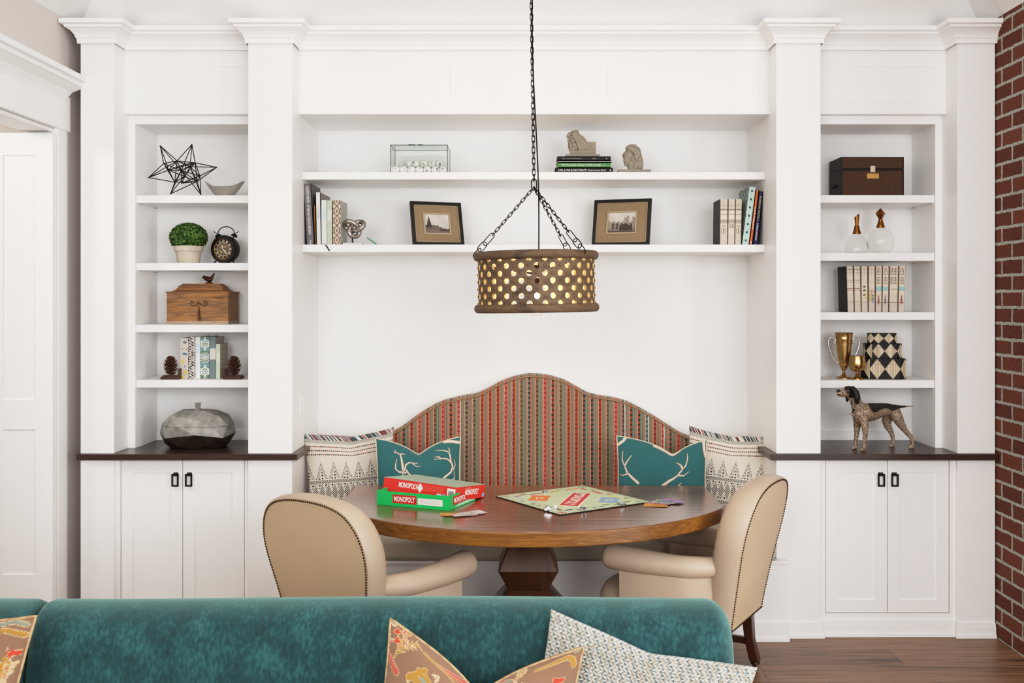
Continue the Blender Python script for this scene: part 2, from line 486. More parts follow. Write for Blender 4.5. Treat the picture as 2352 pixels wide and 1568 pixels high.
mb.add(vs, [(j * 3 + i, j * 3 + i + 1, j * 3 + 4 + i, j * 3 + 3 + i) for j in range(k - 1) for i in range(2)])
trim(mb)
DY = OY1 - .021
dx1 = WX(130, DY); dx0 = dx1 - .84
mb = MB().box(dx0, DY - .035, .01, dx1, DY, OZ - .03)
for z0, z1 in ((WZ(1318, DY - .045), WZ(985, DY - .045)), (WZ(918, DY - .045), WZ(357, DY - .045))): pass
zs = [.01, WZ(1318, 5.0), WZ(985, 5.0), WZ(918, 5.0), WZ(357, 5.0), OZ - .03]
xa, xb = WX(84, 5.0), WX(9, 5.0)
for z0, z1 in ((zs[0], zs[1]), (zs[2], zs[3]), (zs[4], zs[5])): mb.box(dx0, DY - .043, z0, dx1, DY - .035, z1)
pw = xa - xb
for x0, x1 in ((xa, dx1), (xb - .12, xb), (dx0, xb - .12 - pw)):
    mb.box(x0, DY - .043, zs[1], x1, DY - .035, zs[2]); mb.box(x0, DY - .043, zs[3], x1, DY - .035, zs[4])
struct(mb.build('door_1', WHITE))
# corridor beyond the doorway
struct(MB().box(-4.9, 5.3, 0, XL - .14, 5.4, ZC).box(-5, -2.5, 0, -4.9, 5.4, ZC).build('wall_corridor', TAUPE))
# baseboard along the strip of left wall
struct(MB().box(XL, OY1 + .09, 0, XL + .018, 5.8, .12).box(XL, OY1 + .09, .12, XL + .012, 5.8, .145).build('baseboard_left', WHITE, bevel=.003))
struct(MB().box(-5, -2.5, ZC, XL - .14, 5.4, ZC + .05).build('ceiling_corridor', CEILM))
l_ = bpy.data.lights.new('corridor_fill_light', 'POINT'); l_.energy = 45; l_.color = (1, .96, .9); l_.shadow_soft_size = .15  # fill lamp added to lift the dark corridor
o_ = bpy.data.objects.new('corridor_fill_light', l_); COL.objects.link(o_); o_.location = (-3.4, 3.6, 2.7)
# ------------------------------------------------------------------ bookcases
WALNUT = wood('dark walnut', [rgb(38, 26, 21), rgb(62, 43, 34), rgb(48, 33, 26)], (3, 40, 40), .3)
def zs(y, Y): return WZ(y, Y)
def bookcase(a, b, label, shelves):
    """recessed open bookcase between two pillars standing on the worktop."""
    ia, ib = a + .036, b - .036
    zt = WZ(285.5, FF); ztop = WZ(262, HF)
    t = thing('bookcase', label, 'bookcase', ((a + b) / 2, FF, CT))
    L = Matrix.Translation(-t.location)
    mb = MB().box(a, FF, CT, ia, FF + .022, ztop).box(ib, FF, CT, b, FF + .022, ztop).box(ia, FF, zt, ib, FF + .022, ztop)
    mb.build('face_frame', WHITE, t, bevel=.0015, M=L)
    MB().box(a, BKY, CT, b, BKY + .02, ztop).box(ia, BKY - .012, zs(303, BKY), ib, BKY, ztop).box(ia, BKY - .012, CT, ib, BKY, zs(988, BKY)).build('back_panel', WHITE, t, M=L)
    for x0, x1 in ((a, ia), (ib, b)): MB().box(x0, FF + .022, CT, x1, BKY, ztop).build('side_panel', WHITE, t, M=L)
    MB().box(ia, FF + .022, zt, ib, BKY, ztop).build('top_panel', WHITE, t, M=L)
    out = []
    for y0, y1 in shelves:
        z1, z0 = WZ(y0, FF + .012), WZ(y1, FF + .012)
        s = MB().box(ia + .001, FF + .012, z0, ib - .001, BKY - .013, z1).build('shelf', WHITE, t, bevel=.0012, M=L)
        for x, sg in ((ia, 1), (ib, -1)):
            for yy in (FF + .06, BKY - .05): MB().cyl((x, yy, z0 - .004), (x + sg * .014, yy, z0 - .004), .003, n=6).build('shelf_pin', SILVER, s, M=L)
        out.append(z1)
    return out
LS = bookcase(PIL[0][1], PIL[1][0], 'white built-in bookcase at the left, standing on the left dark worktop', [(448.4, 466), (603.6, 620.5), (745.5, 762.8), (872, 889.8)])
RS = bookcase(PIL[2][1], PIL[3][0], 'white built-in bookcase at the right beside the brick wall', [(447.8, 465.4), (580.7, 598.6), (716.7, 734.6), (873, 890.8)])
NS = []
for lb, y0, y1 in (('long white floating shelf across the niche, the upper one', 394.7, 412), ('long white floating shelf across the niche, the lower one above the lamp', 561.5, 578.7)):
    z1, z0 = WZ(y0, SF), WZ(y1, SF)
    o = MB().box(PIL[1][1] + .001, SF, z0, PIL[2][0] - .001, NB - .001, z1).build('wall_shelf', WHITE, bevel=.0015)
    tag(o, lb, 'shelf', 'floating niche shelves'); NS.append(z1)

# ------------------------------------------------------------------ base cabinets and worktops
def cabinet(a, b, pa, pb, label, niche_side):
    """a..b outer width; pa, pb pilaster inner edges."""
    DYF = 5.175
    t = thing('base_cabinet', label, 'cabinet', ((a + b) / 2, PF, 0))
    L = Matrix.Translation(-t.location)
    MB().box(a, DYF + .02, 0, b, NB - .002, CB).build('body', WHITE, t, M=L)
    for x0, x1 in ((a, pa), (pb, b)): MB().box(x0, PF, 0, x1, DYF + .02, CB).build('pilaster', WHITE, t, bevel=.0015, M=L)
    c = (pa + pb) / 2; d0, d1 = c - .304, c + .304
    zt, zb = CB - .006, .116
    mb = MB().box(pa, DYF - .004, 0, d0 - .003, DYF + .02, CB).box(d1 + .003, DYF - .004, 0, pb, DYF + .02, CB).box(d0 - .003, DYF - .004, .0, d1 + .003, DYF + .02, zb - .003)
    mb.build('door_frame', WHITE, t, bevel=.001, M=L)
    for k in (0, 1):
        x0, x1 = (d0, c - .0015) if k == 0 else (c + .0015, d1)
        st = .058
        mb = MB().box(x0, DYF + .008, zb, x1, DYF + .016, zt)
        za, zz = WZ(1378, DYF), WZ(1085, DYF)
        mb.box(x0, DYF, zb, x0 + st, DYF + .01, zt).box(x1 - st, DYF, zb, x1, DYF + .01, zt)
        mb.box(x0 + st, DYF, zb, x1 - st, DYF + .01, za).box(x0 + st, DYF, zz, x1 - st, DYF + .01, zt)
        d = mb.build('door', WHITE, t, M=L)
        hx = (x1 - .032) if k == 0 else (x0 + .032)
        hz0, hz1 = WZ(1116, DYF), WZ(1087, DYF); hw = .0175; r_ = .0035
        mb = MB()
        y_ = DYF - .014
        mb.box(hx - hw, y_ - r_, hz0, hx - hw + .008, y_ + r_, hz1).box(hx + hw - .008, y_ - r_, hz0, hx + hw, y_ + r_, hz1)
        mb.box(hx - hw, y_ - r_, hz0, hx + hw, y_ + r_, hz0 + .008).box(hx - hw, y_ - r_, hz1 - .008, hx + hw, y_ + r_, hz1)
        mb.cyl((hx, DYF, hz1 - .003), (hx, y_ - .006, hz1 - .003), .008, n=12)
        mb.box(hx - .012, DYF - .004, hz1 - .012, hx + .012, DYF, hz1 + .006)
        mb.build('handle', IRON, d, bevel=.0012, M=L)
    bb = .074
    def base(mb, x0, x1, y, h, l=0, r=0):
        mb.box(x0 - l, y - .014, 0, x1 + r, y, h - .02).box(x0 - l * .7, y - .01, h - .02, x1 + r * .7, y, h).box(x0 - l * 1.5, y - .022, 0, x1 + r * 1.5, y - .014, .018)
    mb = MB(); base(mb, a, pa, PF, bb, 0, .01); base(mb, pb, b, PF, bb, .01, 0); base(mb, pa, pb, DYF - .004, bb + .008)
    mb.build('plinth', WHITE, t, bevel=.002, M=L)
cabinet(-2.178, -1.135, -2.013, -1.352, 'white two-door base cabinet under the left worktop', 1)
cabinet(1.251, 2.330, 1.470, 2.144, 'white two-door base cabinet under the right worktop beside the brick wall', -1)
def worktop(x0, x1, nx, label):
    poly = [(x0, PF - .03), (x1, PF - .03)]
    if nx > 0: poly = [(x0, PF - .03), (nx, PF - .03), (nx, NB - .004), (nx - .05, NB - .004), (nx - .05, BKY + .02), (x0, BKY + .02)]
    else:
        q = -nx
        poly = [(q, PF - .03), (x1, PF - .03), (x1, BKY + .02), (q + .05, BKY + .02), (q + .05, NB - .004), (q, NB - .004)]
    return poly
poly = [(-2.186, PF - .03), (-1.103, PF - .03), (-1.103, NB - .003), (-1.15, NB - .003), (-1.15, BKY + .02), (-2.186, BKY + .02)]
tag(MB().prism(poly, CB, CT).build('worktop', WALNUT, bevel=.002), 'dark walnut worktop on the left base cabinet, running into the niche', 'worktop')
poly = [(1.216, PF - .03), (2.332, PF - .03), (2.332, BKY + .02), (1.265, BKY + .02), (1.265, NB - .003), (1.216, NB - .003)]
tag(MB().prism(poly, CB, CT).build('worktop', WALNUT, bevel=.002), 'dark walnut worktop on the right base cabinet under the hound figurine', 'worktop')

# double light switch on the left side of the niche
t = thing('light_switch', 'white double rocker light switch on the left side wall of the niche', 'light switch', (PIL[1][1], 5.365, WZ(925, 5.365)))
MB().box(0, -.058, -.06, .005, .058, .06).build('cover_plate', WHITE, t, bevel=.002)
for k in (-.024, .024): MB().box(.005, k - .015, -.033, .0085, k + .015, .033).build('rocker', WALLW, t, bevel=.001)

# ------------------------------------------------------------------ banquette bench
LEATHER = mat('cream leather', rgb(190, 169, 148), .42, var=(5, .06), bump=(420, .25, .0015))
LEATHER_D = mat('tan leather', rgb(208, 182, 150), .45, var=(4, .06), bump=(420, .25, .0015))
def stripe_mat():
    m, t, b = nt('woven multicolour stripe')
    tc = N(t, 'ShaderNodeTexCoord'); sp = N(t, 'ShaderNodeSeparateXYZ'); t.links.new(tc.outputs['Object'], sp.inputs[0])
    nz = N(t, 'ShaderNodeTexNoise'); nz.inputs['Scale'].default_value = 70; t.links.new(tc.outputs['Object'], nz.inputs['Vector'])
    X = math_(t, 'ADD', sp.outputs[0], math_(t, 'MULTIPLY', math_(t, 'SUBTRACT', nz.outputs['Fac'], .5), .005))
    Z = sp.outputs[2]
    q = math_(t, 'DIVIDE', math_(t, 'ADD', X, 5), .0428); cid = math_(t, 'FLOOR', q); fr = math_(t, 'FRACT', q)
    w1 = N(t, 'ShaderNodeTexWhiteNoise', noise_dimensions='1D'); t.links.new(cid, w1.inputs['W'])
    # ground stripes inside one repeat
    ground = ramp(t, fr, [(0, rgb(128, 122, 104)), (.12, rgb(168, 112, 92)), (.24, rgb(120, 108, 90)), (.30, rgb(205, 190, 160)), (.345, rgb(132, 124, 104)), (.40, rgb(98, 60, 50)), (.66, rgb(172, 120, 98)), (.78, rgb(126, 128, 110)), (.92, rgb(110, 98, 84))], 'CONSTANT')
    acc = ramp(t, w1.outputs['Value'], [(0, rgb(200, 92, 42)), (.25, rgb(70, 128, 110)), (.5, rgb(214, 204, 180)), (.75, rgb(190, 80, 70))], 'CONSTANT')
    am = math_(t, 'MULTIPLY', math_(t, 'GREATER_THAN', fr, .66), math_(t, 'LESS_THAN', fr, .76))
    c = mixc(t, am, ground, acc)
    # dashes
    row = math_(t, 'DIVIDE', math_(t, 'ADD', Z, math_(t, 'MULTIPLY', w1.outputs['Value'], .02)), .0265)
    rf = math_(t, 'FRACT', row)
    dm = math_(t, 'MULTIPLY', math_(t, 'GREATER_THAN', fr, .36), math_(t, 'LESS_THAN', fr, .66))
    dcol = ramp(t, w1.outputs['Value'], [(0, rgb(112, 26, 26)), (.18, rgb(50, 34, 32)), (.34, rgb(92, 54, 34)), (.48, rgb(70, 34, 50)), (.6, rgb(66, 84, 90)), (.7, rgb(160, 44, 48)), (.88, rgb(42, 52, 46))], 'CONSTANT')
    dcol2 = ramp(t, w1.outputs['Value'], [(0, rgb(150, 50, 38)), (.34, rgb(126, 84, 52)), (.48, rgb(100, 70, 76)), (.6, rgb(110, 132, 132)), (.7, rgb(178, 84, 76)), (.88, rgb(92, 104, 88))], 'CONSTANT')
    dash = mixc(t, math_(t, 'GREATER_THAN', rf, .5), dcol, dcol2)
    dash = mixc(t, math_(t, 'MULTIPLY', math_(t, 'LESS_THAN', math_(t, 'FRACT', math_(t, 'MULTIPLY', row, 2.)), .14), .6), dash, rgb(170, 150, 128))
    c = mixc(t, dm, c, dash)
    # flecked yarn
    nf = N(t, 'ShaderNodeTexNoise'); nf.inputs['Scale'].default_value = 420; nf.inputs['Detail'].default_value = 2
    t.links.new(tc.outputs['Object'], nf.inputs['Vector'])
    c = mixc(t, 1., c, ramp(t, nf.outputs['Fac'], [(.3, (.62,) * 3), (.7, (1.3,) * 3)]), 'MULTIPLY')
    t.links.new(c, b.inputs['Base Color']); b.inputs['Roughness'].default_value = .95; b.inputs['Sheen Weight'].default_value = .2
    bumpn(t, b, nf.outputs['Fac'], .5, .003)
    return m
STRIPE = stripe_mat()
bn = thing('banquette_bench', 'built-in banquette bench with camelback of multicoloured striped fabric behind the table', 'bench', (.05, 5.4, 0))
L = Matrix.Translation(-bn.location)
nx0, nx1 = PIL[1][1], PIL[2][0]
mb = MB().box(nx0 - .04, 5.10, 0, nx1 + .04, PF - .002, .375).box(nx0 + .003, PF - .002, 0, nx1 - .003, NB - .004, .375)
mb.box(nx0 - .045, 5.092, .375, nx1 + .045, PF - .002, .39).box(nx0 + .003, PF - .002, .375, nx1 - .003, NB - .004, .39)
mb.box(nx0 - .045, 5.086, 0, nx1 + .045, 5.10, .09).box(nx0 - .05, 5.08, 0, nx1 + .05, 5.086, .02)
mb.build('base', WHITE, bn, bevel=.002, M=L)
mb = MB().box(nx0 + .006, 5.09, .39, nx1 - .006, 5.66, .5)
mb.build('seat_cushion', mat('cream bench upholstery', rgb(196, 186, 170), .8, bump=(500, .2), sheen=.2), bn, bevel=.03, seg=4, M=L)
tops = [(640, 1004), (735, 1004), (810, 1008), (870, 1003), (905, 991), (925, 979), (955, 956), (985, 937), (1012, 923), (1059, 911), (1095, 905), (1122, 893), (1145, 879), (1178, 866.5), (1208, 860), (1224, 859), (1258, 862), (1297, 873), (1327, 890), (1350, 903), (1377, 910), (1410, 914), (1443, 923), (1476, 940), (1510, 960), (1543, 981), (1565, 996), (1590, 1006), (1640, 1010), (1760, 1012)]
YB = 5.70
tx = np.array([WX(x, YB) for x, y in tops]); tz = np.array([WZ(y, YB) for x, y in tops])
xa_, xb_ = nx0 + .004, nx1 - .004
NU, NVv = 241, 14
xsG = np.linspace(xa_, xb_, NU); zT = np.interp(xsG, tx, tz)
for _ in range(3): zT[1:-1] = (zT[:-2] + 2 * zT[1:-1] + zT[2:]) / 4
prof = [(0.0, 0.), (.25, 0.), (.5, 0.), (.72, 0.), (.84, 0.)]
mb = MB(); vs = []; rows = []
# front from the seat up, then a rounded roll over the top to the back
ring = [(-1, -.02)] + [(-2, -.02)] * 3
cs = []
for i in range(NU):
    x = xsG[i]; zt = zT[i]; col_ = []
    for k in range(8): col_.append((x, YB, .48 + (zt - .035 - .48) * k / 7))
    for k in range(1, 7):
        a = PI / 2 * k / 6; col_.append((x, YB + .035 * (1 - math.cos(a)), zt - .035 + .035 * math.sin(a)))
    col_.append((x, NB - .006, zt)); col_.append((x, NB - .006, .48))
    cs.append(col_)
k = len(cs[0])
for j in range(k):
    for i in range(NU): vs.append(cs[i][j])
fs = [(j * NU + i, j * NU + i + 1, (j + 1) * NU + i + 1, (j + 1) * NU + i) for j in range(k - 1) for i in range(NU - 1)]
fs += [tuple(j * NU for j in range(k)), tuple(j * NU + NU - 1 for j in range(k))[::-1]]
mb.add(vs, fs)
bk = mb.build('backrest', STRIPE, bn, smooth=50, M=L)
pts = [(xsG[i], YB + .003, zT[i] - .012) for i in range(0, NU, 2)]
MB().tube(pts, .005, 6).build('piping', mat('piping cord', rgb(150, 120, 92), .9), bk, smooth=180, M=L)

# ------------------------------------------------------------------ table
TABT = wood('table top walnut', [rgb(84, 48, 33), rgb(124, 80, 60), rgb(100, 60, 43), rgb(138, 94, 72)], (1.6, 42, 10), .17, planks=.165, seamw=.0045, coat=.3, bump=.3)
TABS = wood('table edge walnut', [rgb(88, 54, 20), rgb(136, 90, 36), rgb(108, 68, 26), rgb(150, 102, 46)], (3, 14, 60), .35, coat=.15)
tcx = .035
tb = thing('dining_table', 'dark walnut pedestal table with a curved front edge, in front of the bench', 'table', (tcx, 4.6, 0))
Rr, cyc = .964, 5.024 - 4.6
hx = .845
pts = []
a0 = math.asin(hx / Rr)
for i in range(49):
    a = -a0 + 2 * a0 * i / 48
    pts.append((Rr * math.sin(a), cyc - Rr * math.cos(a)))
poly = pts + [(hx, 5.075 - 4.6), (hx - .02, 5.09 - 4.6), (-hx + .02, 5.09 - 4.6), (-hx, 5.075 - 4.6)]
tt = MB().prism(poly, .6985, .76).build('tabletop', [TABT, TABS], tb, bevel=.006)
for p in tt.data.polygons: p.material_index = 0 if p.normal.z > .5 else 1
def square_ring(hw, ch): return [(hw, -hw + ch), (hw, hw - ch), (hw - ch, hw), (-hw + ch, hw), (-hw, hw - ch), (-hw, -hw + ch), (-hw + ch, -hw), (hw - ch, -hw)]
def faceted(levels, ch):
    mb = MB(); vs = []
    for z, hw in levels: vs += [(x, y, z) for x, y in square_ring(hw, ch)]
    n = len(levels)
    fs = [tuple(range(8))[::-1], tuple((n - 1) * 8 + i for i in range(8))]
    fs += [(j * 8 + i, j * 8 + (i + 1) % 8, (j + 1) * 8 + (i + 1) % 8, (j + 1) * 8 + i) for j in range(n - 1) for i in range(8)]
    return mb.add(vs, fs)
PEDW = wood('pedestal walnut', [rgb(52, 30, 18), rgb(84, 52, 30), rgb(66, 40, 22)], (14, 14, 3), .3, coat=.2)
mm = Matrix.Translation((-.01, -.05, 0))
faceted([(.42, .084), (.512, .128), (.625, .084)], .006).build('pedestal', PEDW, tb, bevel=.002, M=mm)
faceted([(.622, .09), (.6985, .19)], .006).build('pedestal_head', PEDW, tb, bevel=.002, M=mm)
faceted([(0, .30), (.05, .30), (.09, .25), (.27, .20), (.422, .088)], .006).build('pedestal_foot', PEDW, tb, bevel=.003, M=mm)

# ------------------------------------------------------------------ host chairs
MAHOG = wood('dark mahogany', [rgb(38, 16, 10), rgb(64, 28, 18), rgb(50, 22, 14)], (20, 20, 3), .25, coat=.3)
NAIL = mat('bronze nailhead', rgb(74, 54, 38), .35, .9)
CAST = mat('antique brass castor', rgb(120, 100, 76), .3, 1, var=(70, .4))
def back_outline(n=60):
    """outline of the spoon back in (x, z), starting bottom left, going over the top."""
    cp = [(-.21, .285), (-.218, .36), (-.232, .46), (-.252, .56), (-.268, .65), (-.266, .73), (-.24, .805), (-.19, .858), (-.11, .885), (0, .893)]
    cp = [(x * 1.035, z) for x, z in cp]; cp = cp + [(-x, z) for x, z in cp[-2::-1]]
    out = []
    m = len(cp)
    for i in range(m - 1):
        p0, p1, p2, p3 = cp[max(i - 1, 0)], cp[i], cp[i + 1], cp[min(i + 2, m - 1)]
        for k in range(5):
            t_ = k / 5
            out.append(tuple(.5 * (2 * p1[d] + (p2[d] - p0[d]) * t_ + (2 * p0[d] - 5 * p1[d] + 4 * p2[d] - p3[d]) * t_ ** 2 + (3 * p1[d] - p0[d] - 3 * p2[d] + p3[d]) * t_ ** 3) for d in (0, 1)))
    out.append(cp[-1])
    return out
def lean(z): return -.285 - .17 * max(0, z - .3) - .08 * max(0, z - .3) ** 2
def chair(label, loc, rz, group):
    t = thing('host_chair', label, 'chair', loc, rz, group); t.scale = (1.005,) * 3
    O = back_outline()
    cx_, cz_ = 0, .56
    def ringpts(inset, dy):
        r_ = []
        for x, z in O:
            if inset:
                dx, dz = x - 0, (z - max(min(z, .62), .32))
                l = math.hypot(dx, dz) or 1
                x, z = x - dx / l * inset, z - dz / l * inset
            r_.append((x, lean(z) + dy, z))
        return r_
    n = len(O)
    # outside back (slightly dished panel edged by the nails)
    rings = [ringpts(.0, .0), ringpts(-.006, .012), ringpts(-.012, .04), ringpts(-.010, .075), ringpts(.006, .108), ringpts(.034, .128), ringpts(.075, .134), ringpts(.13, .13)]
    mb = MB(); vs = [p for r_ in rings for p in r_]
    fs = [(j * n + i, j * n + i + 1, (j + 1) * n + i + 1, (j + 1) * n + i) for j in range(len(rings) - 1) for i in range(n - 1)]
    m_ = (len(rings) - 1) * n
    for i in range(n // 2): # fill the front face across
        if m_ + i + 1 < m_ + n - 2 - i: fs.append((m_ + i, m_ + i + 1, m_ + n - 2 - i, m_ + n - 1 - i))
    fs.append(tuple(j * n for j in range(len(rings)))[::-1] + tuple(j * n + n - 1 for j in range(len(rings)))[::1][:0] if False else (0, n - 1, m_ + n - 1, m_))
    mb.add(vs, fs)
    bkr = mb.build('backrest', LEATHER, t, smooth=60)
    # outside back panel
    mb = MB(); vs = []; q = ringpts(.0, -.0005); vs = list(q); fs = []
    for i in range(n // 2):
        if i + 1 < n - 2 - i: fs.append((i, i + 1, n - 2 - i, n - 1 - i))
    mb.add(vs, fs)
    mb.build('outside_back', LEATHER_D, t, smooth=180)
    # nail trim round the outside back
    q = [V3(p) for p in ringpts(.008, -.0025)]
    path = q + [q[0]]
    mb = MB(); sp = .0112; acc = 0
    for a, b in zip(path, path[1:]):
        d = (b - a).length; s_ = acc
        while s_ < d:
            mb.sphere(a + (b - a) * (s_ / d), (.0041, .003, .0041), 7, 4); s_ += sp
        acc = s_ - d
    mb.build('nailhead_trim', NAIL, bkr, smooth=180)
    # seat
    mb = MB()
    def seat(u, v):
        x = (u * 2 - 1); y = v
        w_ = .25 + .025 * y
        yy = -.24 + .56 * y
        if y > .85: w_ *= math.sqrt(max(0, 1 - ((y - .85) / .15) ** 2 * .35))
        return x * w_, yy
    outl = []
    for i in range(41):
        a = PI * i / 40
        outl.append((.272 * math.copysign(abs(math.cos(a)) ** .5, math.cos(a)), .10 + .235 * abs(math.sin(a)) ** .55))
    outl = [(.225, -.24)] + outl + [(-.225, -.24)]
    ctr = V3((0, .02, 0)); rings = [(1, .255), (1.01, .27), (1.015, .33), (1.0, .375), (.95, .405), (.8, .425), (.5, .437), (.2, .44)]
    vs = []; n2 = len(outl)
    for k_, z in rings: vs += [((x - ctr.x) * k_ + ctr.x, (y - ctr.y) * k_ + ctr.y, z) for x, y in outl]
    fs = [(j * n2 + i, j * n2 + (i + 1) % n2, (j + 1) * n2 + (i + 1) % n2, (j + 1) * n2 + i) for j in range(len(rings) - 1) for i in range(n2)]
    fs += [tuple(range(n2))[::-1], tuple((len(rings) - 1) * n2 + i for i in range(n2))]
    mb.add(vs, fs); mb.build('seat', LEATHER, t, smooth=50)
    for sx in (-1, 1):
        # arm: padded roll running forward from the back, panel beneath
        path = []; rr = []
        for i in range(15):
            u = i / 14
            y = -.262 + .482 * u
            x = .195 + .051 * smooth(0, .34, u) + .035 * math.sin(PI * min(1, u * .75)) + .012 * u
            z = .545 + .012 * u ** 2
            path.append((sx * x, y, z)); rr.append(.044 + .006 * smooth(0, .3, u) + .011 * smooth(.3, 1, u))
        e = V3(path[-1])
        for k_, rk in ((.014, .96), (.024, .84), (.032, .6), (.035, .25)): path.append((e.x, e.y + k_, e.z)); rr.append(.061 * rk)
        ar = MB().tube(path, [float(r_) for r_ in rr], 20, flat=.92, up=(0, 0, 1)).build('arm', LEATHER, t, smooth=180)
        mb = MB(); vs = []; m2 = 15
        for i in range(m2):
            u = i / (m2 - 1); y = -.24 + .415 * u
            ua = (y + .262) / .482; xo = .195 + .051 * smooth(0, .34, ua) + .035 * math.sin(PI * min(1, ua * .75)) + .012 * ua; xo = float(xo)
            for z, dx in ((.25, .012), (.40, .020), (.55, .022)):
                vs.append((sx * (xo + dx), y, z))
            for z, dx in ((.55, -.03), (.25, -.03)): vs.append((sx * (xo + dx), y, z))
        fs = [(i * 5 + j, i * 5 + (j + 1) % 5, (i + 1) * 5 + (j + 1) % 5, (i + 1) * 5 + j) for i in range(m2 - 1) for j in range(5)]
        fs += [(0, 1, 2, 3, 4), tuple((m2 - 1) * 5 + j for j in range(5))]
        mb.add(vs, fs); pn = mb.build('arm_panel', LEATHER, t, smooth=40)
        mb = MB(); e = V3(path[14]); 
        for k_ in range(22):
            mb.sphere((e.x + sx * .018, .176, .255 + k_ * .0112), (.0046, .003, .0046), 7, 4)
        mb.build('nailhead_trim', NAIL, pn, smooth=180)
    # legs, castors, stretchers
    def leg(x, y, kx, ky):
        mb = MB(); vs = []
        for z, h, f in ((.29, .024, 0), (.14, .02, .35), (.045, .021, 1)):
            for a, b in ((-1, -1), (1, -1), (1, 1), (-1, 1)): vs.append((x + kx * f + a * h, y + ky * f + b * h, z))
        mb.add(vs, [(j * 4 + i, j * 4 + (i + 1) % 4, j * 4 + 4 + (i + 1) % 4, j * 4 + 4 + i) for j in (0, 1) for i in range(4)] + [(3, 2, 1, 0), (8, 9, 10, 11)])
        lg = mb.build('leg', MAHOG, t, bevel=.003)
        fx, fy = x + kx, y + ky
        mb = MB().lathe([(.021, .032), (.022, .05), (.018, .052)], 16, M=Matrix.Translation((fx, fy, 0)))
        mb.cyl((fx - .009, fy, .014), (fx + .009, fy, .014), .014, n=16).box(fx - .013, fy - .009, .012, fx - .0095, fy + .009, .036).box(fx + .0095, fy - .009, .012, fx + .013, fy + .009, .036)
        mb.build('castor', CAST, lg, smooth=40)
    leg(-.19, -.225, -.005, -.035); leg(.19, -.225, .005, -.035); leg(-.205, .17, 0, .01); leg(.205, .17, 0, .01)
    MB().box(-.206, -.23, .115, -.182, .17, .145).box(.182, -.23, .115, .206, .17, .145).box(-.19, -.05, .117, .19, -.025, .143).build('stretcher', MAHOG, t, bevel=.002)
    return t
chair('cream leather host chair at the right end of the table, nearest the brick wall', (.72, 4.65, 0), R(60.2), 'host chairs at the table')
chair('cream leather host chair at the left of the table, seen from behind', (-.603, 4.352, 0), R(-34.9), 'host chairs at the table')

# ------------------------------------------------------------------ teal velvet sofa in the foreground
def velvet():
    m, t, b = nt('teal velvet')
    v = coords(t, (1, 1, 1))
    n = N(t, 'ShaderNodeTexNoise'); n.inputs['Scale'].default_value = 13; n.inputs['Detail'].default_value = 8; n.inputs['Distortion'].default_value = .4
    t.links.new(v, n.inputs['Vector'])
    n2 = N(t, 'ShaderNodeTexNoise'); n2.inputs['Scale'].default_value = 90; n2.inputs['Detail'].default_value = 4
    t.links.new(coords(t, (1.2, 1, .55), rot=(0, .5, 0)), n2.inputs['Vector'])
    f = math_(t, 'ADD', math_(t, 'MULTIPLY', n.outputs['Fac'], .5), math_(t, 'MULTIPLY', n2.outputs['Fac'], .5))
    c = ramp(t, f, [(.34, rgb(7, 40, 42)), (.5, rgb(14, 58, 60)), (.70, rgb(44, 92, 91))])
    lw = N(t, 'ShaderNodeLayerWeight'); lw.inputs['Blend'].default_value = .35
    c = mixc(t, math_(t, 'MULTIPLY', math_(t, 'POWER', lw.outputs['Facing'], 1.3), .8), c, rgb(128, 166, 160))  # pale highlight at grazing angles mixed into the base colour
    t.links.new(c, b.inputs['Base Color']); b.inputs['Roughness'].default_value = .85
    b.inputs['Sheen Weight'].default_value = .28; b.inputs['Sheen Tint'].default_value = (*rgb(120, 175, 170), 1); b.inputs['Sheen Roughness'].default_value = .4
    bumpn(t, b, f, .35, .006)
    return m
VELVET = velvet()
sf = thing('sofa', 'teal velvet sofa in the foreground, its back towards the table', 'sofa', (-.4, 2.9, 0))
def soft(x0, y0, z0, x1, y1, z1, r, name, parent, crown=0, bulge=0):
    """rounded upholstery block."""
    mb = MB(); nx = max(8, int((x1 - x0) / .05)); 
    bm = bmesh.new(); bmesh.ops.create_cube(bm, size=1)
    me = bpy.data.meshes.new(name); bm.to_mesh(me); bm.free()
    a = vcos(me); c_ = np.array([(x0 + x1) / 2, (y0 + y1) / 2, (z0 + z1) / 2]); d = np.array([x1 - x0, y1 - y0, z1 - z0])
    me.vertices.foreach_set('co', (a * d + c_).astype(np.float32).ravel()); me.materials.append(VELVET)
    o = finish(name, me, parent, bevel=r, seg=6)
    return o
x_r = WX(1683, 2.93) + .4
YS = .0
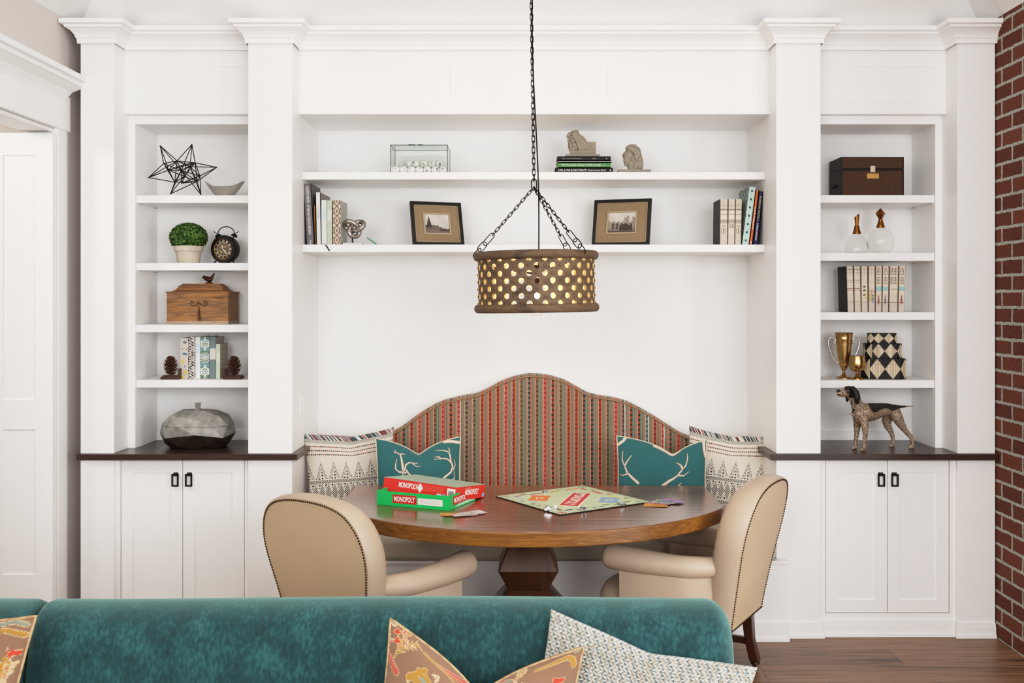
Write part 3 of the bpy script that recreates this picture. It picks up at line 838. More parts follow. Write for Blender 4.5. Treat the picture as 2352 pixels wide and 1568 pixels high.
def back(x0, x1, ztop, name='back_cushion', rl=.028, rt=.028):
    vs = []; mb = MB()
    n = 40
    prof = [(-.05, .40), (-.055, .50), (-.045, .62), (-.02, .70), (.0, .745), (.03, .775), (.075, .79), (.13, .785), (.175, .765), (.2, .72), (.205, .60), (.205, .30), (.205, .12), (-.03, .12), (-.05, .3)]
    k = len(prof)
    W_ = x1 - x0
    es = [1 - math.cos(PI / 2 * i / 10) for i in range(11)]
    us = [rl * e for e in es] + [rl + (W_ - rl - rt) * i / 30 for i in range(1, 30)] + [W_ - rt * e for e in es[::-1]]
    n = len(us) - 1
    for i in range(n + 1):
        x = x0 + us[i]
        rr, e = (rl, us[i]) if us[i] < W_ / 2 else (rt, W_ - us[i])
        e = max(0, e); am = .22 * min(1, rr / .062 + .1)
        f = 1 - math.sqrt(max(0, 1 - (1 - min(1, e / rr)) ** 2)) if e < rr else 0
        for y, z in prof:
            yc, zc = .08, .45
            zz = zc + (z - zc) * (1 - am * f) if z > zc else z
            yy = yc + (y - yc) * (1 - .35 * f)
            zz = zz * 1.0 + (ztop - .79) * smooth(.4, .79, z)
            zz += .004 * math.sin(3.1 * x + 1) * smooth(.5, .8, z)
            vs.append((x, yy, float(zz)))
    fs = [(i * k + j, i * k + (j + 1) % k, (i + 1) * k + (j + 1) % k, (i + 1) * k + j) for i in range(n) for j in range(k)]
    fs += [tuple(range(k)), tuple(n * k + j for j in range(k))[::-1]]
    mb.add(vs, fs)
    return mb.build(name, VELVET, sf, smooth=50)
xs_ = WX(88, 2.93) + .382
ztp = WZ(1381, 2.97)
back(xs_ + .003, x_r, ztp, rt=.062); back(xs_ - 1.0, xs_ - .003, ztp)
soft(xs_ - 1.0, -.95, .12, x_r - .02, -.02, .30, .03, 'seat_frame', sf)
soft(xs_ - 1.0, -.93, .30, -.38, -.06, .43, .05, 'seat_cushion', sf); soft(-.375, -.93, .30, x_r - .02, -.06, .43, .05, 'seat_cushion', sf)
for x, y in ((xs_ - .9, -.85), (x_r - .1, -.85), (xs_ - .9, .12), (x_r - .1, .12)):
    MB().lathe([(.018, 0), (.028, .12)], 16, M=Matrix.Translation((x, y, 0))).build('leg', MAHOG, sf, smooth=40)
# ------------------------------------------------------------------ painted cloth helpers
def stroke(U, V, C, pts, w0, w1, col, edge=None, ew=.008):
    """brush a tapering line into the colour field C."""
    pts = [np.array(p, float) for p in pts]
    L = [0.]
    for a, b in zip(pts, pts[1:]): L.append(L[-1] + np.linalg.norm(b - a))
    D = np.full(U.shape, 9.); W = np.full(U.shape, 1.); S = np.zeros(U.shape)
    for i, (a, b) in enumerate(zip(pts, pts[1:])):
        d = b - a; l2 = max(d @ d, 1e-9)
        t_ = np.clip(((U - a[0]) * d[0] + (V - a[1]) * d[1]) / l2, 0, 1)
        px, py = U - a[0] - t_ * d[0], V - a[1] - t_ * d[1]
        dd = np.hypot(px, py)
        ww = w0 + (w1 - w0) * (L[i] + t_ * math.sqrt(l2)) / L[-1]
        k = dd - ww
        m = k < D - W
        D = np.where(m, dd, D); W = np.where(m, ww, W)
        S = np.where(m, (px * d[1] - py * d[0]) / math.sqrt(l2) / np.maximum(ww, 1e-6), S)
    if edge is not None: C[(D < W + ew) & (D >= W)] = edge
    msk = D < W
    c = np.array(col)[None, :] * (1 - .28 * np.clip(S[msk], 0, 1))[:, None]
    C[msk] = c
def blob(U, V, C, x, y, rx, ry, col, ang=0):
    c, s = math.cos(ang), math.sin(ang)
    a = ((U - x) * c + (V - y) * s) / rx; b = (-(U - x) * s + (V - y) * c) / ry
    C[a * a + b * b < 1] = col
def polyfill(U, V, C, pts, col, edge=None, ew=.014):
    ins = np.zeros(U.shape, bool); n = len(pts)
    for i in range(n):
        x0, y0 = pts[i]; x1, y1 = pts[(i + 1) % n]
        if y0 == y1: continue
        c = ((y0 > V) != (y1 > V)) & (U < (x1 - x0) * (V - y0) / (y1 - y0) + x0)
        ins ^= c
    if edge is not None: stroke(U, V, C, list(pts) + [pts[0]], ew, ew, edge)
    C[ins] = col

def pillow(label, cat, w, h, t, center, yaw, lean_, roll, colfn, nu, nv, chop=0., pinch=.07, m=None, group=None, piping=None, disp=None, back=None, ear=.0, chopw=.3, chopx=0.):
    M = Matrix.Translation(center) @ Matrix.Rotation(R(yaw), 4, 'Z') @ Matrix.Rotation(R(lean_), 4, 'X') @ Matrix.Rotation(R(roll), 4, 'Y')
    gu, gv = np.meshgrid(np.linspace(-1, 1, nu), np.linspace(-1, 1, nv))
    U, V = gu.ravel(), gv.ravel()
    def shape(U, V, side):
        x = w / 2 * U * (1 - pinch * (1 - V ** 2)); z = h / 2 * V * (1 - pinch * (1 - U ** 2))
        th = t / 2 * ((1 - U ** 2).clip(0) ** .55 * (1 - V ** 2).clip(0) ** .55)
        g = np.exp(-np.sqrt((U - chopx) ** 2 + .004) / chopw * 1.15) * 1.12
        k = chop * ((V + 1) / 2) ** 2.2
        z = z - k * g * h + ear * np.abs(U) ** 3 * np.clip(V, 0, 1) ** 2 * h
        th = th * (1 - .35 * g * ((V + 1) / 2) ** 2 * (chop > 0))
        x = x * (1 - .0 * k)
        th = th + .004 * np.sin(5 * U + 3 * V) * (1 - U ** 2) * (1 - V ** 2)
        return x, side * th, z
    x, y, z = shape(U, V, -1)
    C = colfn(U.copy(), V.copy())
    if disp is not None: y = y - disp(U, V) * ((1 - U ** 2) * (1 - V ** 2)).clip(0) ** .15
    f = np.stack([x, y, z], 1)
    bu, bv = np.meshgrid(np.linspace(-1, 1, 25), np.linspace(-1, 1, 25)); BU, BV = bu.ravel(), bv.ravel()
    bx, by, bz = shape(BU, BV, 1)
    fb = np.stack([bx, by, bz], 1)
    mb = MB()
    mb.v = [tuple(p) for p in np.concatenate([f, fb])]
    mb.f = [(j * nu + i, j * nu + i + 1, (j + 1) * nu + i + 1, (j + 1) * nu + i) for j in range(nv - 1) for i in range(nu - 1)]
    o = nu * nv
    mb.f += [(o + j * 25 + i, o + (j + 1) * 25 + i, o + (j + 1) * 25 + i + 1, o + j * 25 + i + 1) for j in range(24) for i in range(24)]
    mb.m = [0] * len(mb.f)
    me = mb.mesh('throw_pillow', m or ATTRC)
    bc = np.array(back if back is not None else C.mean(0))
    Cc = np.concatenate([C, np.tile(bc, (625, 1))])
    ob = finish('throw_pillow', me, None, smooth=180, col=Cc)
    ob.matrix_world = M
    tag(ob, label, cat, group)
    if piping is not None:
        ring = []
        q = np.linspace(-1, 1, 30)
        for a, b in ([(s, -1) for s in q] + [(1, s) for s in q[1:]] + [(s, 1) for s in q[::-1][1:]] + [(-1, s) for s in q[::-1][1:-1]]):
            xx, yy, zz = shape(np.array([a]), np.array([float(b)]), -1); ring.append((xx[0], yy[0], zz[0]))
        MB().tube(ring, .0042, 6, closed=True).build('piping', piping, ob, smooth=180)
    return ob

# ---- embroidered zigzag cloth
def zig(flip):
    rs = np.random.RandomState(3 + flip)
    def fn(U, V):
        u = (U + 1) / 2; v = (V + 1) / 2
        base = np.array(rgb(216, 206, 192)); ink = np.array(rgb(42, 45, 52))
        C = np.tile(base, (len(U), 1))
        n = 7.
        fx = np.abs(((u * n + .5) % 1) - .5) * 2          # 0 at tooth centre, 1 at valley
        dot = ((np.floor(u * 80) + np.floor(v * 80)) % 2 == 0)
        dot2 = ((np.floor(u * 56) % 2 == 0) & (np.floor(v * 56) % 2 == 0))
        def put(m, c): C[m] = c
        # large teeth
        b0, b1 = .50, .70
        hgt = b0 + (b1 - b0) * (1 - fx) ** 1.15
        inT = (v > b0) & (v < hgt)
        e = (hgt - v) / (b1 - b0)
        put(inT & ((e < .16) | ((e > .24) & (e < .36))) & dot, ink)
        put(inT & (e > .42) & dot2, ink)
        # band
        put((v > .455) & (v < .495) & dot, ink); put((v > .495) & (v < .502), np.array(rgb(232, 224, 210)))
        # small diamonds
        fx2 = np.abs(((u * n * 2 + .5) % 1) - .5) * 2
        dn = np.abs(v - .345) / .11
        put((dn + fx2 < 1.0) & dot, ink)
        put((v > .31) & (v < .455) & (dn + fx2 > 1.25) & (v > .40) & dot2, ink)
        put((v > .235) & (v < .29) & (dn + fx2 > 1.25) & dot2, ink)
        put((v > .19) & (v < .225) & dot, ink)
        # hanging teeth
        hg = .185 - .19 * (1 - fx)
        inT = (v < .185) & (v > hg); e = (v - hg) / .19
        put(inT & ((e < .16) | ((e > .24) & (e < .36))) & dot, ink); put(inT & (e > .42) & dot2, ink)
        # running stitches
        for k, vv in enumerate((.775, .82, .865)):
            w_ = vv + .004 * np.sin(u * 9)
            ds = np.floor(u * 46 + k * .5)
            m = (np.abs(v - w_) < .0065) & ((u * 46 + k * .5) % 1 < .72)
            put(m, np.array(rgb(58, 46, 46)))
            put(m & (np.sin(ds * 1.7 + k) > .55), np.array(rgb(165, 66, 60)))
        # multicoloured fringe at the top
        top = v > .905 - .0 * u
        cols = np.array([rgb(70, 74, 80), rgb(225, 218, 205), rgb(60, 62, 68), rgb(205, 196, 182), rgb(150, 52, 50), rgb(50, 96, 104), rgb(225, 218, 205), rgb(48, 48, 54)])
        k = (np.floor((u + (v - .9) * .7) * 120)).astype(int)
        lut = rs.randint(0, 8, 200)
        m2 = v > .945
        C[top] = cols[np.where((k[top] % 2) == 0, 1, 0)]
        C[m2] = cols[lut[k[m2] % 200]]
        return C
    return fn
BPIPE = mat('cream piping', rgb(200, 186, 165), .9)
pillow('cream cushion with black zigzag embroidery, in the left corner of the bench', 'cushion', .475, .475, .15, (WX(806, 5.45), 5.47, .735), 16, -10, -2, zig(0), 330, 330, chop=.035, group='zigzag cushions on the bench', ear=.02)
pillow('cream cushion with black zigzag embroidery, in the right corner of the bench', 'cushion', .475, .475, .15, (WX(1680, 5.42), 5.46, .735), -18, -10, 4, zig(1), 330, 330, chop=.02, group='zigzag cushions on the bench', ear=.02)
# ---- teal antler lumbar cushions
TEALC = rgb(44, 96, 98)
BONE = rgb(214, 198, 180); BONED = rgb(96, 72, 62)
def antler_l(U, V):
    C = np.tile(np.array(TEALC), (len(U), 1)) * (1 + .06 * np.sin(V * 160)[:, None] * np.sin(U * 140)[:, None])
    def q(x, y): return ((x - 1568) / 535., (800 - y) / 570.)     # from the photograph's cushion
    S = [([(1700, 800), (1560, 740), (1430, 660), (1385, 590), (1395, 530), (1440, 480), (1520, 450), (1545, 430)], .045, .018),
         ([(1360, 620), (1350, 520), (1340, 430), (1325, 390), (1265, 370)], .05, .02), ([(1330, 400), (1350, 370), (1390, 365)], .03, .012), ([(1275, 375), (1262, 340)], .02, .008), ([(1275, 372), (1248, 385)], .02, .008),
         ([(1390, 650), (1310, 655), (1265, 620), (1262, 560), (1285, 470)], .04, .008), ([(1490, 480), (1540, 500), (1590, 480)], .025, .006),
         ([(1375, 590), (1355, 660), (1350, 710), (1390, 770)], .028, .012),
         ([(1690, 800), (1750, 785), (1810, 795)], .03, .03), ([(1840, 815), (1900, 750), (1985, 690), (2010, 620), (1995, 560), (1930, 500), (1860, 480), (1760, 465)], .048, .01), ([(1850, 480), (1820, 440), (1755, 430)], .025, .006),
         ([(1985, 560), (1975, 470), (1955, 410), (1880, 365), (1780, 330)], .034, .006), ([(1958, 410), (1965, 375), (1940, 345)], .022, .006), ([(2020, 660), (2045, 600), (2030, 520)], .02, .005), ([(1890, 775), (1980, 800), (2030, 780), (2030, 680)], .03, .008),
         ([(1440, 800), (1530, 775), (1600, 770)], .03, .02)]
    for pts, a, b in S: stroke(U, V, C, [q(*p) for p in pts], a * .62, b * .62, BONE, BONED)
    stroke(U, V, C, [(.62, .98), (.8, .93), (.99, .86)], .04, .03, BONE, BONED)
    return C
def antler_r(U, V):
    C = np.tile(np.array(TEALC), (len(U), 1)) * (1 + .06 * np.sin(V * 160)[:, None] * np.sin(U * 140)[:, None])
    def q(x, y): return ((x - 668) / 545., (800 - y) / 570.)
    S = [([(380, 830), (300, 760), (240, 700), (205, 610), (175, 540), (190, 420)], .05, .008), ([(210, 610), (250, 540), (300, 465)], .03, .008), ([(245, 715), (190, 740), (150, 728)], .028, .01),
         ([(700, 830), (780, 740), (870, 670), (930, 590), (970, 540), (990, 460), (985, 350)], .055, .01), ([(935, 575), (910, 510), (850, 430)], .034, .008), ([(880, 670), (950, 690), (1010, 640)], .034, .008), ([(880, 830), (925, 790)], .02, .01)]
    for pts, a, b in S: stroke(U, V, C, [q(*p) for p in pts], a * .62, b * .62, BONE, BONED)
    stroke(U, V, C, [(-.98, .8), (-.86, .9), (-.8, .99)], .03, .03, BONE, BONED)
    stroke(U, V, C, [(.93, .99), (.95, .8), (.99, .6)], .035, .02, BONE, BONED)
    stroke(U, V, C, [(-.15, .97), (.2, .96), (.4, .99)], .04, .03, BONE, BONED)
    return C
pillow('teal cushion printed with curled deer antlers, behind the game boxes', 'cushion', .435, .46, .14, (WX(962, 5.33), 5.33, .74), 9, -12, 0, antler_l, 330, 330, chop=.19, piping=BPIPE, pinch=.05, chopw=.5)
pillow('teal cushion printed with two branching antlers, on the right of the bench', 'cushion', .46, .46, .14, (WX(1519, 5.33), 5.33, .74), -9, -12, 0, antler_r, 330, 330, chop=.19, piping=BPIPE, pinch=.05, chopw=.5, chopx=.25)

# ---- sofa cushions
BR = rgb(126, 95, 74)
def chin(kind):
    rs = np.random.RandomState(5 + kind)
    gold, coral, cream, sage, rust = rgb(160, 116, 48), rgb(184, 82, 68), rgb(190, 160, 124), rgb(124, 132, 114), rgb(190, 62, 40)
    def branch(U, V, C, x, y, a, l, col, n=6):
        tip = (x + math.cos(a) * l, y + math.sin(a) * l)
        stroke(U, V, C, [(x, y), ((x + tip[0]) / 2 + .02, (y + tip[1]) / 2), tip], .014, .006, col, cream)
        for k in range(n):
            s_ = .25 + .75 * k / n; px, py = x + (tip[0] - x) * s_, y + (tip[1] - y) * s_
            aa = a + (.9 if k % 2 else -.9) + rs.uniform(-.2, .2)
            q = (px + math.cos(aa) * l * .28, py + math.sin(aa) * l * .28)
            stroke(U, V, C, [(px, py), q], .012, .004, gold if k % 3 else coral, cream)
            blob(U, V, C, q[0], q[1], .028, .016, gold if k % 2 else cream, aa)
    def deer(U, V, C, x, y, s, col, d=1):
        B = [(-.5, .1), (-.45, .3), (-.2, .34), (.15, .3), (.3, .4), (.38, .7), (.3, .78), (.42, .86), (.55, .8), (.72, .68), (.66, .6), (.54, .6), (.5, .3), (.42, .05), (.5, -.25), (.62, -.5), (.54, -.52), (.36, -.22), (.25, -.02), (-.2, -.02), (-.28, -.2), (-.2, -.5), (-.3, -.52), (-.42, -.2), (-.6, -.45), (-.68, -.4), (-.5, -.1)]
        polyfill(U, V, C, [(x + d * a * s, y + b * s) for a, b in B], col, cream)
        for a, b in ((-.3, .2), (-.1, .22), (.1, .2), (-.2, .1), (.05, .1), (.3, .25)): blob(U, V, C, x + d * a * s, y + b * s, s * .045, s * .045, cream)
    def fn(U, V):
        C = np.tile(np.array(BR), (len(U), 1)) * (1 + .05 * np.sin(U * 7 + V * 5))[:, None]
        if kind == 0:
            def p(x, y): # place of a motif on the cloth, measured from the photograph's close-up
                X, Y_ = 780 + x / 3.015, 1048 + y / 3.015
                u = (X - 1112) / 228.
                return (u, .97 - (Y_ - (1426 + (u + 1) * 36)) / 236. + (.24 * 1.9 * math.exp(-abs(u - .0) / .52) if True else 0))
            K = dict(ew=.0045)
            def st(pts, w0, w1, col, e=cream): stroke(U, V, C, [p(*q) for q in pts], w0, w1, col, e, ew=.0045)
            def sprig(x, y, a, l, cols, n=7):
                tip = (x + math.cos(a) * l, y - math.sin(a) * l)
                st([(x, y), ((x + tip[0]) / 2 + 6, (y + tip[1]) / 2), tip], .008, .003, cols[0])
                for k in range(n):
                    f = .2 + .8 * k / n; px, py = x + (tip[0] - x) * f, y + (tip[1] - y) * f
                    aa = a + (.8 if k % 2 else -.8) + rs.uniform(-.25, .25); ll = l * rs.uniform(.22, .38)
                    e_ = (px + math.cos(aa) * ll, py - math.sin(aa) * ll)
                    st([(px, py), ((px + e_[0]) / 2 + 4, (py + e_[1]) / 2 - 3), e_], .010, .002, cols[k % len(cols)])
            C[(np.hypot(U - p(335, 1168)[0], V - p(335, 1168)[1]) < .05)] = cream
            blob(U, V, C, *p(338, 1166), .042, .035, sage); st([(300, 1180), (325, 1150), (360, 1150), (385, 1185)], .006, .006, cream)
            sprig(365, 1395, 1.15, 190, [gold, gold, coral]); sprig(400, 1330, .35, 150, [gold, cream, gold]); sprig(450, 1300, 1.9, 90, [coral, gold])
            for x, y in ((375, 1225), (378, 1282)):
                polyfill(U, V, C, [p(x + dx, y + dy) for dx, dy in ((-30, 15), (-14, -4), (0, -22), (12, -2), (30, 4), (14, 14), (4, 22))], rust, cream, .004)
            st([(272, 1340), (305, 1365), (340, 1410), (368, 1450), (388, 1482)], .012, .034, coral)
            for k in range(9): st([(285 + k * 11, 1348 + k * 13), (296 + k * 11, 1340 + k * 13)], .003, .003, cream, None)
            sprig(258, 1420, 1.2, 170, [cream, coral, cream], 8)
            sprig(255, 1500, 1.5, 80, [coral, cream], 5)
            horse = [(470, 1502), (490, 1480), (520, 1478), (545, 1465), (548, 1440), (575, 1448), (600, 1436), (622, 1442), (618, 1470), (628, 1500), (655, 1530), (668, 1560), (640, 1580), (590, 1590), (545, 1580), (540, 1550), (520, 1535), (495, 1530), (500, 1550), (485, 1552), (475, 1525)]
            polyfill(U, V, C, [p(*q) for q in horse], gold, cream, .005)
            for x, y in ((560, 1500), (590, 1480), (600, 1520)): st([(x, y), (x + 26, y + 22)], .004, .003, cream, None)
            blob(U, V, C, *p(595, 1528), .04, .024, sage)
            st([(690, 1400), (740, 1425), (800, 1452), (860, 1480), (930, 1500)], .016, .042, coral)
            for k in range(16): st([(700 + k * 14, 1402 + k * 6.5), (708 + k * 14, 1418 + k * 6.5)], .003, .003, cream, None)
            st([(590, 1330), (640, 1368), (700, 1405), (770, 1460), (840, 1530)], .010, .008, gold)
            st([(1000, 1505), (1060, 1490), (1110, 1500), (1160, 1485), (1222, 1492)], .022, .012, sage)
            st([(1090, 1480), (1130, 1470), (1170, 1480)], .012, .008, coral)
            sprig(1240, 1490, .7, 95, [gold, cream, gold], 8); sprig(1262, 1492, 1.5, 70, [gold, cream], 6)
            st([(1380, 1452), (1450, 1440), (1520, 1425), (1590, 1415), (1630, 1440), (1645, 1480)], .012, .022, gold)
            for k in range(12): st([(1400 + k * 18, 1440 - k * 2), (1408 + k * 18, 1455 - k * 2)], .003, .003, cream, None)
            blob(U, V, C, *p(1650, 1385), .04, .025, sage)
            polyfill(U, V, C, [p(*q) for q in ((1515, 1535), (1560, 1550), (1600, 1548), (1585, 1580), (1520, 1580))], rust, cream, .005)
            for x, y, a in ((690, 1535, 1.2), (705, 1520, 2.2), (1240, 1560, 1.4), (860, 1565, 1.), (1255, 1565, .6)): sprig(x, y, a, 55, [cream, coral, cream], 4)
        else:
            stroke(U, V, C, [(.45, .84), (.6, .88), (.78, .90), (.97, .84)], .016, .02, gold, cream)
            stroke(U, V, C, [(.66, .95), (.82, .975), (.96, .93)], .02, .014, sage, cream)
            polyfill(U, V, C, [(.86, .74), (.87, .66), (.90, .71), (.985, .705), (.98, .67), (.92, .66), (.9, .62)], rust, cream, .005)
            deer(U, V, C, .76, .52, .24, rgb(190, 112, 36), -1); branch(U, V, C, .9, .42, 1.5, .2, cream, 6)
            polyfill(U, V, C, [(.5, .34), (.96, .39), (.97, .3), (.5, .26)], rust, cream, .006)
        for _ in range(14):
            x, y = rs.uniform(-.9, .9, 2); blob(U, V, C, x, y, .018, .012, cream, rs.uniform(0, 3))
        return C
    return fn
CPIPE = mat('woven piping', rgb(186, 150, 112), .9, var=(60, .4))
ys_ = 2.62
pillow('brown cushion printed with golden deer and coral sprigs, standing in the middle of the sofa', 'cushion', .515, .56, .17, (WX(1080, 2.64), 2.69, .52), 0, -14, 8, chin(0), 520, 520, chop=.24, piping=CPIPE, ear=.03, chopw=.6)
pillow('brown printed cushion at the left edge of the picture, on the sofa', 'cushion', .56, .54, .17, (WX(-212, 2.68), 2.72, .575), -8, -14, 3, chin(1), 200, 200, chop=.05, piping=CPIPE, ear=.02)
def knit(U, V):
    rs = np.random.RandomState(9)
    a = V * 26; row = np.floor(a)
    col = np.floor(U * 22 + .35 * np.abs((a % 1) - .5))
    h = np.abs(np.sin(row * 12.9898 + col * 78.233) * 43758.5453) % 1
    cream = np.array(rgb(196, 190, 178)); blue = np.array(rgb(108, 128, 134)); tan = np.array(rgb(180, 168, 150))
    C = np.where((h < .55)[:, None], cream, np.where((h < .8)[:, None], tan, cream * .85))
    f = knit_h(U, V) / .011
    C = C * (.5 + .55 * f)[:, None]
    ed = (((U * 22 + V * 9) % 2) < .9) & (f < .6)
    C[ed] = blue * .8
    return C
def knit_h(U, V):
    d = 22.
    a = V * 26.; row = np.floor(a); ph = (a - row) - .5
    x = U * d + np.where(row % 2 == 0, 1, -1) * ph * .9
    lu = np.abs(((x) % 1) - .5) * 2
    k = np.sqrt(np.clip(1 - lu ** 2, 0, 1)) * np.sqrt(np.clip(1 - (ph * 1.9) ** 2, 0, 1))
    return .011 * k
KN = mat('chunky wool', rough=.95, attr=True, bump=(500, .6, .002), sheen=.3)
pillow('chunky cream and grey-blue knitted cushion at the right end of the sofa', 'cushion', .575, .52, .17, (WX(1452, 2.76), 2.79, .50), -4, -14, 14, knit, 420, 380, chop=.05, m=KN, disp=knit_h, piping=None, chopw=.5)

# ------------------------------------------------------------------ pendant lamp
LWD = wood('weathered lamp wood', [rgb(66, 51, 37), rgb(106, 84, 62), rgb(84, 65, 48)], (8, 8, 30), .7)
LIN = mat('warm lamp lining', rgb(216, 180, 122), .6)
lx, ly = .063, 4.6
lp = thing('pendant_lamp', 'round perforated wooden drum pendant lamp hanging on black chains above the table', 'pendant lamp', (lx, ly, 1.627))
RD = .256; ROW = .0315; NC = 24; ZB = .006
mb = MB()
def cylp(s, z, r): # s in columns
    a = 2 * PI * s / NC
    return (r * math.cos(a), r * math.sin(a), z)
for side, (rad, mi) in enumerate(((RD, 0), (RD - .012, 1))):
    for j in range(7):
        zc = ZB + ROW * (j + .5)
        for i in range(NC):
            s0 = i + (.5 if j % 2 else 0) + .5
            sq = []
            for k in range(8): # boundary of the cell, 16 points
                pass
            bnd = [(-.5, -.5), (-.25, -.5), (0, -.5), (.25, -.5), (.5, -.5), (.5, -.25), (.5, 0), (.5, .25), (.5, .5), (.25, .5), (0, .5), (-.25, .5), (-.5, .5), (-.5, .25), (-.5, 0), (-.5, -.25)]
            hole = []
            for bx, bz in bnd:
                a = math.atan2(bz * ROW, bx * .067)
                a = math.atan2(bz, bx)
                hole.append((.0127 * math.cos(a) / (2 * PI * RD / NC), .0127 * math.sin(a)))
            vs = [cylp(s0 + bx, zc + bz * ROW, rad) for bx, bz in bnd] + [cylp(s0 + hx_, zc + hz_, rad) for hx_, hz_ in hole]
            fs = [(k, (k + 1) % 16, 16 + (k + 1) % 16, 16 + k) for k in range(16)]
            if side: fs = [f[::-1] for f in fs]
            mb.add(vs, fs, mi)
            if side == 0:   # hole rim through the thickness, and the stud between holes
                vs = [cylp(s0 + hx_, zc + hz_, RD) for hx_, hz_ in hole] + [cylp(s0 + hx_, zc + hz_, RD - .012) for hx_, hz_ in hole]
                mb.add(vs, [(k, 16 + k, 16 + (k + 1) % 16, (k + 1) % 16) for k in range(16)], 1)
                a = 2 * PI * (s0 + .5) / NC
                mb.sphere((0, 0, 0), (.004, .0075, .0075), 8, 5, 0, Matrix.Translation((RD * math.cos(a), RD * math.sin(a), zc)) @ Matrix.Rotation(a, 4, 'Z'))
mb.build('drum_shade', [LWD, LIN], lp, smooth=30, recalc=False)
def rimring(z, name):
    pr = []
    for k in range(14):
        a = 2 * PI * k / 14; pr.append((.2600 + .0155 * math.cos(a), .019 * math.sin(a)))
    mb = MB().grid(72, 15, lambda u, v: (pr[int(round(v * 14)) % 14][0] * math.cos(2 * PI * u), pr[int(round(v * 14)) % 14][0] * math.sin(2 * PI * u), z + pr[int(round(v * 14)) % 14][1]), cu=True)
    return mb.build(name, LWD, lp, smooth=180)
rimring(.0, 'rim'); rimring(.228, 'rim')
def link(mb, c, ax, side, L_, W_, r):
    ax = V3(ax).normalized(); side = V3(side); side = (side - ax * side.dot(ax)).normalized()
    pts = []
    hl = L_ / 2 - W_ / 2
    for k in range(6):
        a = -PI / 2 + PI * k / 5; pts.append(V3(c) + ax * (hl + W_ / 2 * math.cos(a)) + side * (W_ / 2 * math.sin(a)))
    for k in range(6):
        a = PI / 2 + PI * k / 5; pts.append(V3(c) + ax * (-hl + W_ / 2 * math.cos(a)) + side * (W_ / 2 * math.sin(a)))
    mb.tube(pts, r, 6, closed=True)
def chain(p0, p1, pitch, W_, r, big=0):
    p0, p1 = V3(p0), V3(p1); d = p1 - p0; n = max(1, int(round(d.length / pitch))); mb = MB()
    s1 = d.cross(V3((0, 1, .01))).normalized(); s2 = d.normalized().cross(s1)
    for k in range(n):
        c = p0 + d * ((k + .5) / n); sd = s1 * .92 + s2 * .4 if k % 2 else s2 * .92 - s1 * .4
        link(mb, c, d, sd, d.length / n * 1.32, W_, r)
    return mb
zj = WZ(430, ly) - 1.627
j0 = V3((WX(1231, ly) - lx, 0, zj))
chain(j0 + V3((0, 0, .03)), (j0.x + .002, 0, ZC + rise - 1.627 - .03), .0245, .0125, .0021).build('chain', IRON, lp, smooth=180)
zr = .245
for a, big in ((178, 1), (52, 1), (-42, 1)):
    e = V3((.262 * math.cos(R(a)), .262 * math.sin(R(a)) , zr))
    d = (e - j0).normalized()
    b1 = j0 + (e - j0) * .72; b2 = j0 + (e - j0) * .80
    mb = chain(j0, b1, .022, .0115, .0019)
    link(mb, b1 + d * .026, d, d.cross(V3((0, 1, 0))), .066, .021, .0022)
    link(mb, b1 + d * .07, d, d.cross(V3((0, 1, .2))), .05, .026, .0024)
    link(mb, e - d * .004, d, d.cross(V3((1, .4, 0))), .05, .03, .0026)
    mb.build('chain', IRON, lp, smooth=180)
mb = MB(); link(mb, j0 + V3((0, 0, .012)), (0, 0, 1), (1, 0, 0), .05, .022, .0026); mb.build('hook_ring', IRON, lp, smooth=180)
pts = []
zt_ = ZC + rise - 1.627 - .02
for k in range(60):
    u = k / 59; z = zt_ + (.19 - zt_) * u
    pts.append((j0.x + .012 + .012 * math.sin(9 * u) * (1 - u * .4) - .012 * smooth(.0, .2, u) * 0, .012, z))
MB().tube([(float(a), b, float(c)) for a, b, c in pts], .0032, 6).build('cord', IRON, lp, smooth=180)
MB().lathe([(.0, zt_ - .03), (.03, zt_ - .03), (.06, zt_ - .005), (.06, zt_ + .02), (0, zt_ + .02)], 24, cap=False).build('canopy', IRON, lp, smooth=40)
MB().lathe([(0, .19), (.02, .188), (.022, .11), (.018, .09), (0, .09)], 20, cap=False).build('socket', IRON, lp, smooth=40)
bl = MB().lathe([(.013, .10), (.016, .085), (.032, .066), (.042, .04), (.044, .018), (.036, -.012), (.02, -.032), (0.001, -.036)], 28, cap=False).build('bulb', glass_thin('bulb glass', (1, .98, .95), .01, .0), lp, smooth=180)
MB().sphere((0, 0, .052), (.011, .011, .015), 12, 8).build('filament', emis('bulb filament', (1, .80, .52), 60), bl, smooth=180)
mb = MB()
for a in (60, 180, 300): mb.cyl((0, 0, .15), (.25 * math.cos(R(a)), .25 * math.sin(R(a)), .19), .004, n=8)
mb.build('spider_frame', IRON, lp)
l_ = bpy.data.lights.new('bulb_light', 'POINT'); l_.energy = 9; l_.color = (1, .84, .60); l_.shadow_soft_size = .03
o_ = bpy.data.objects.new('bulb_light', l_); COL.objects.link(o_); o_.location = (lx, ly, 1.627 + .07)
lp.rotation_euler = (0, R(-.9), 0)
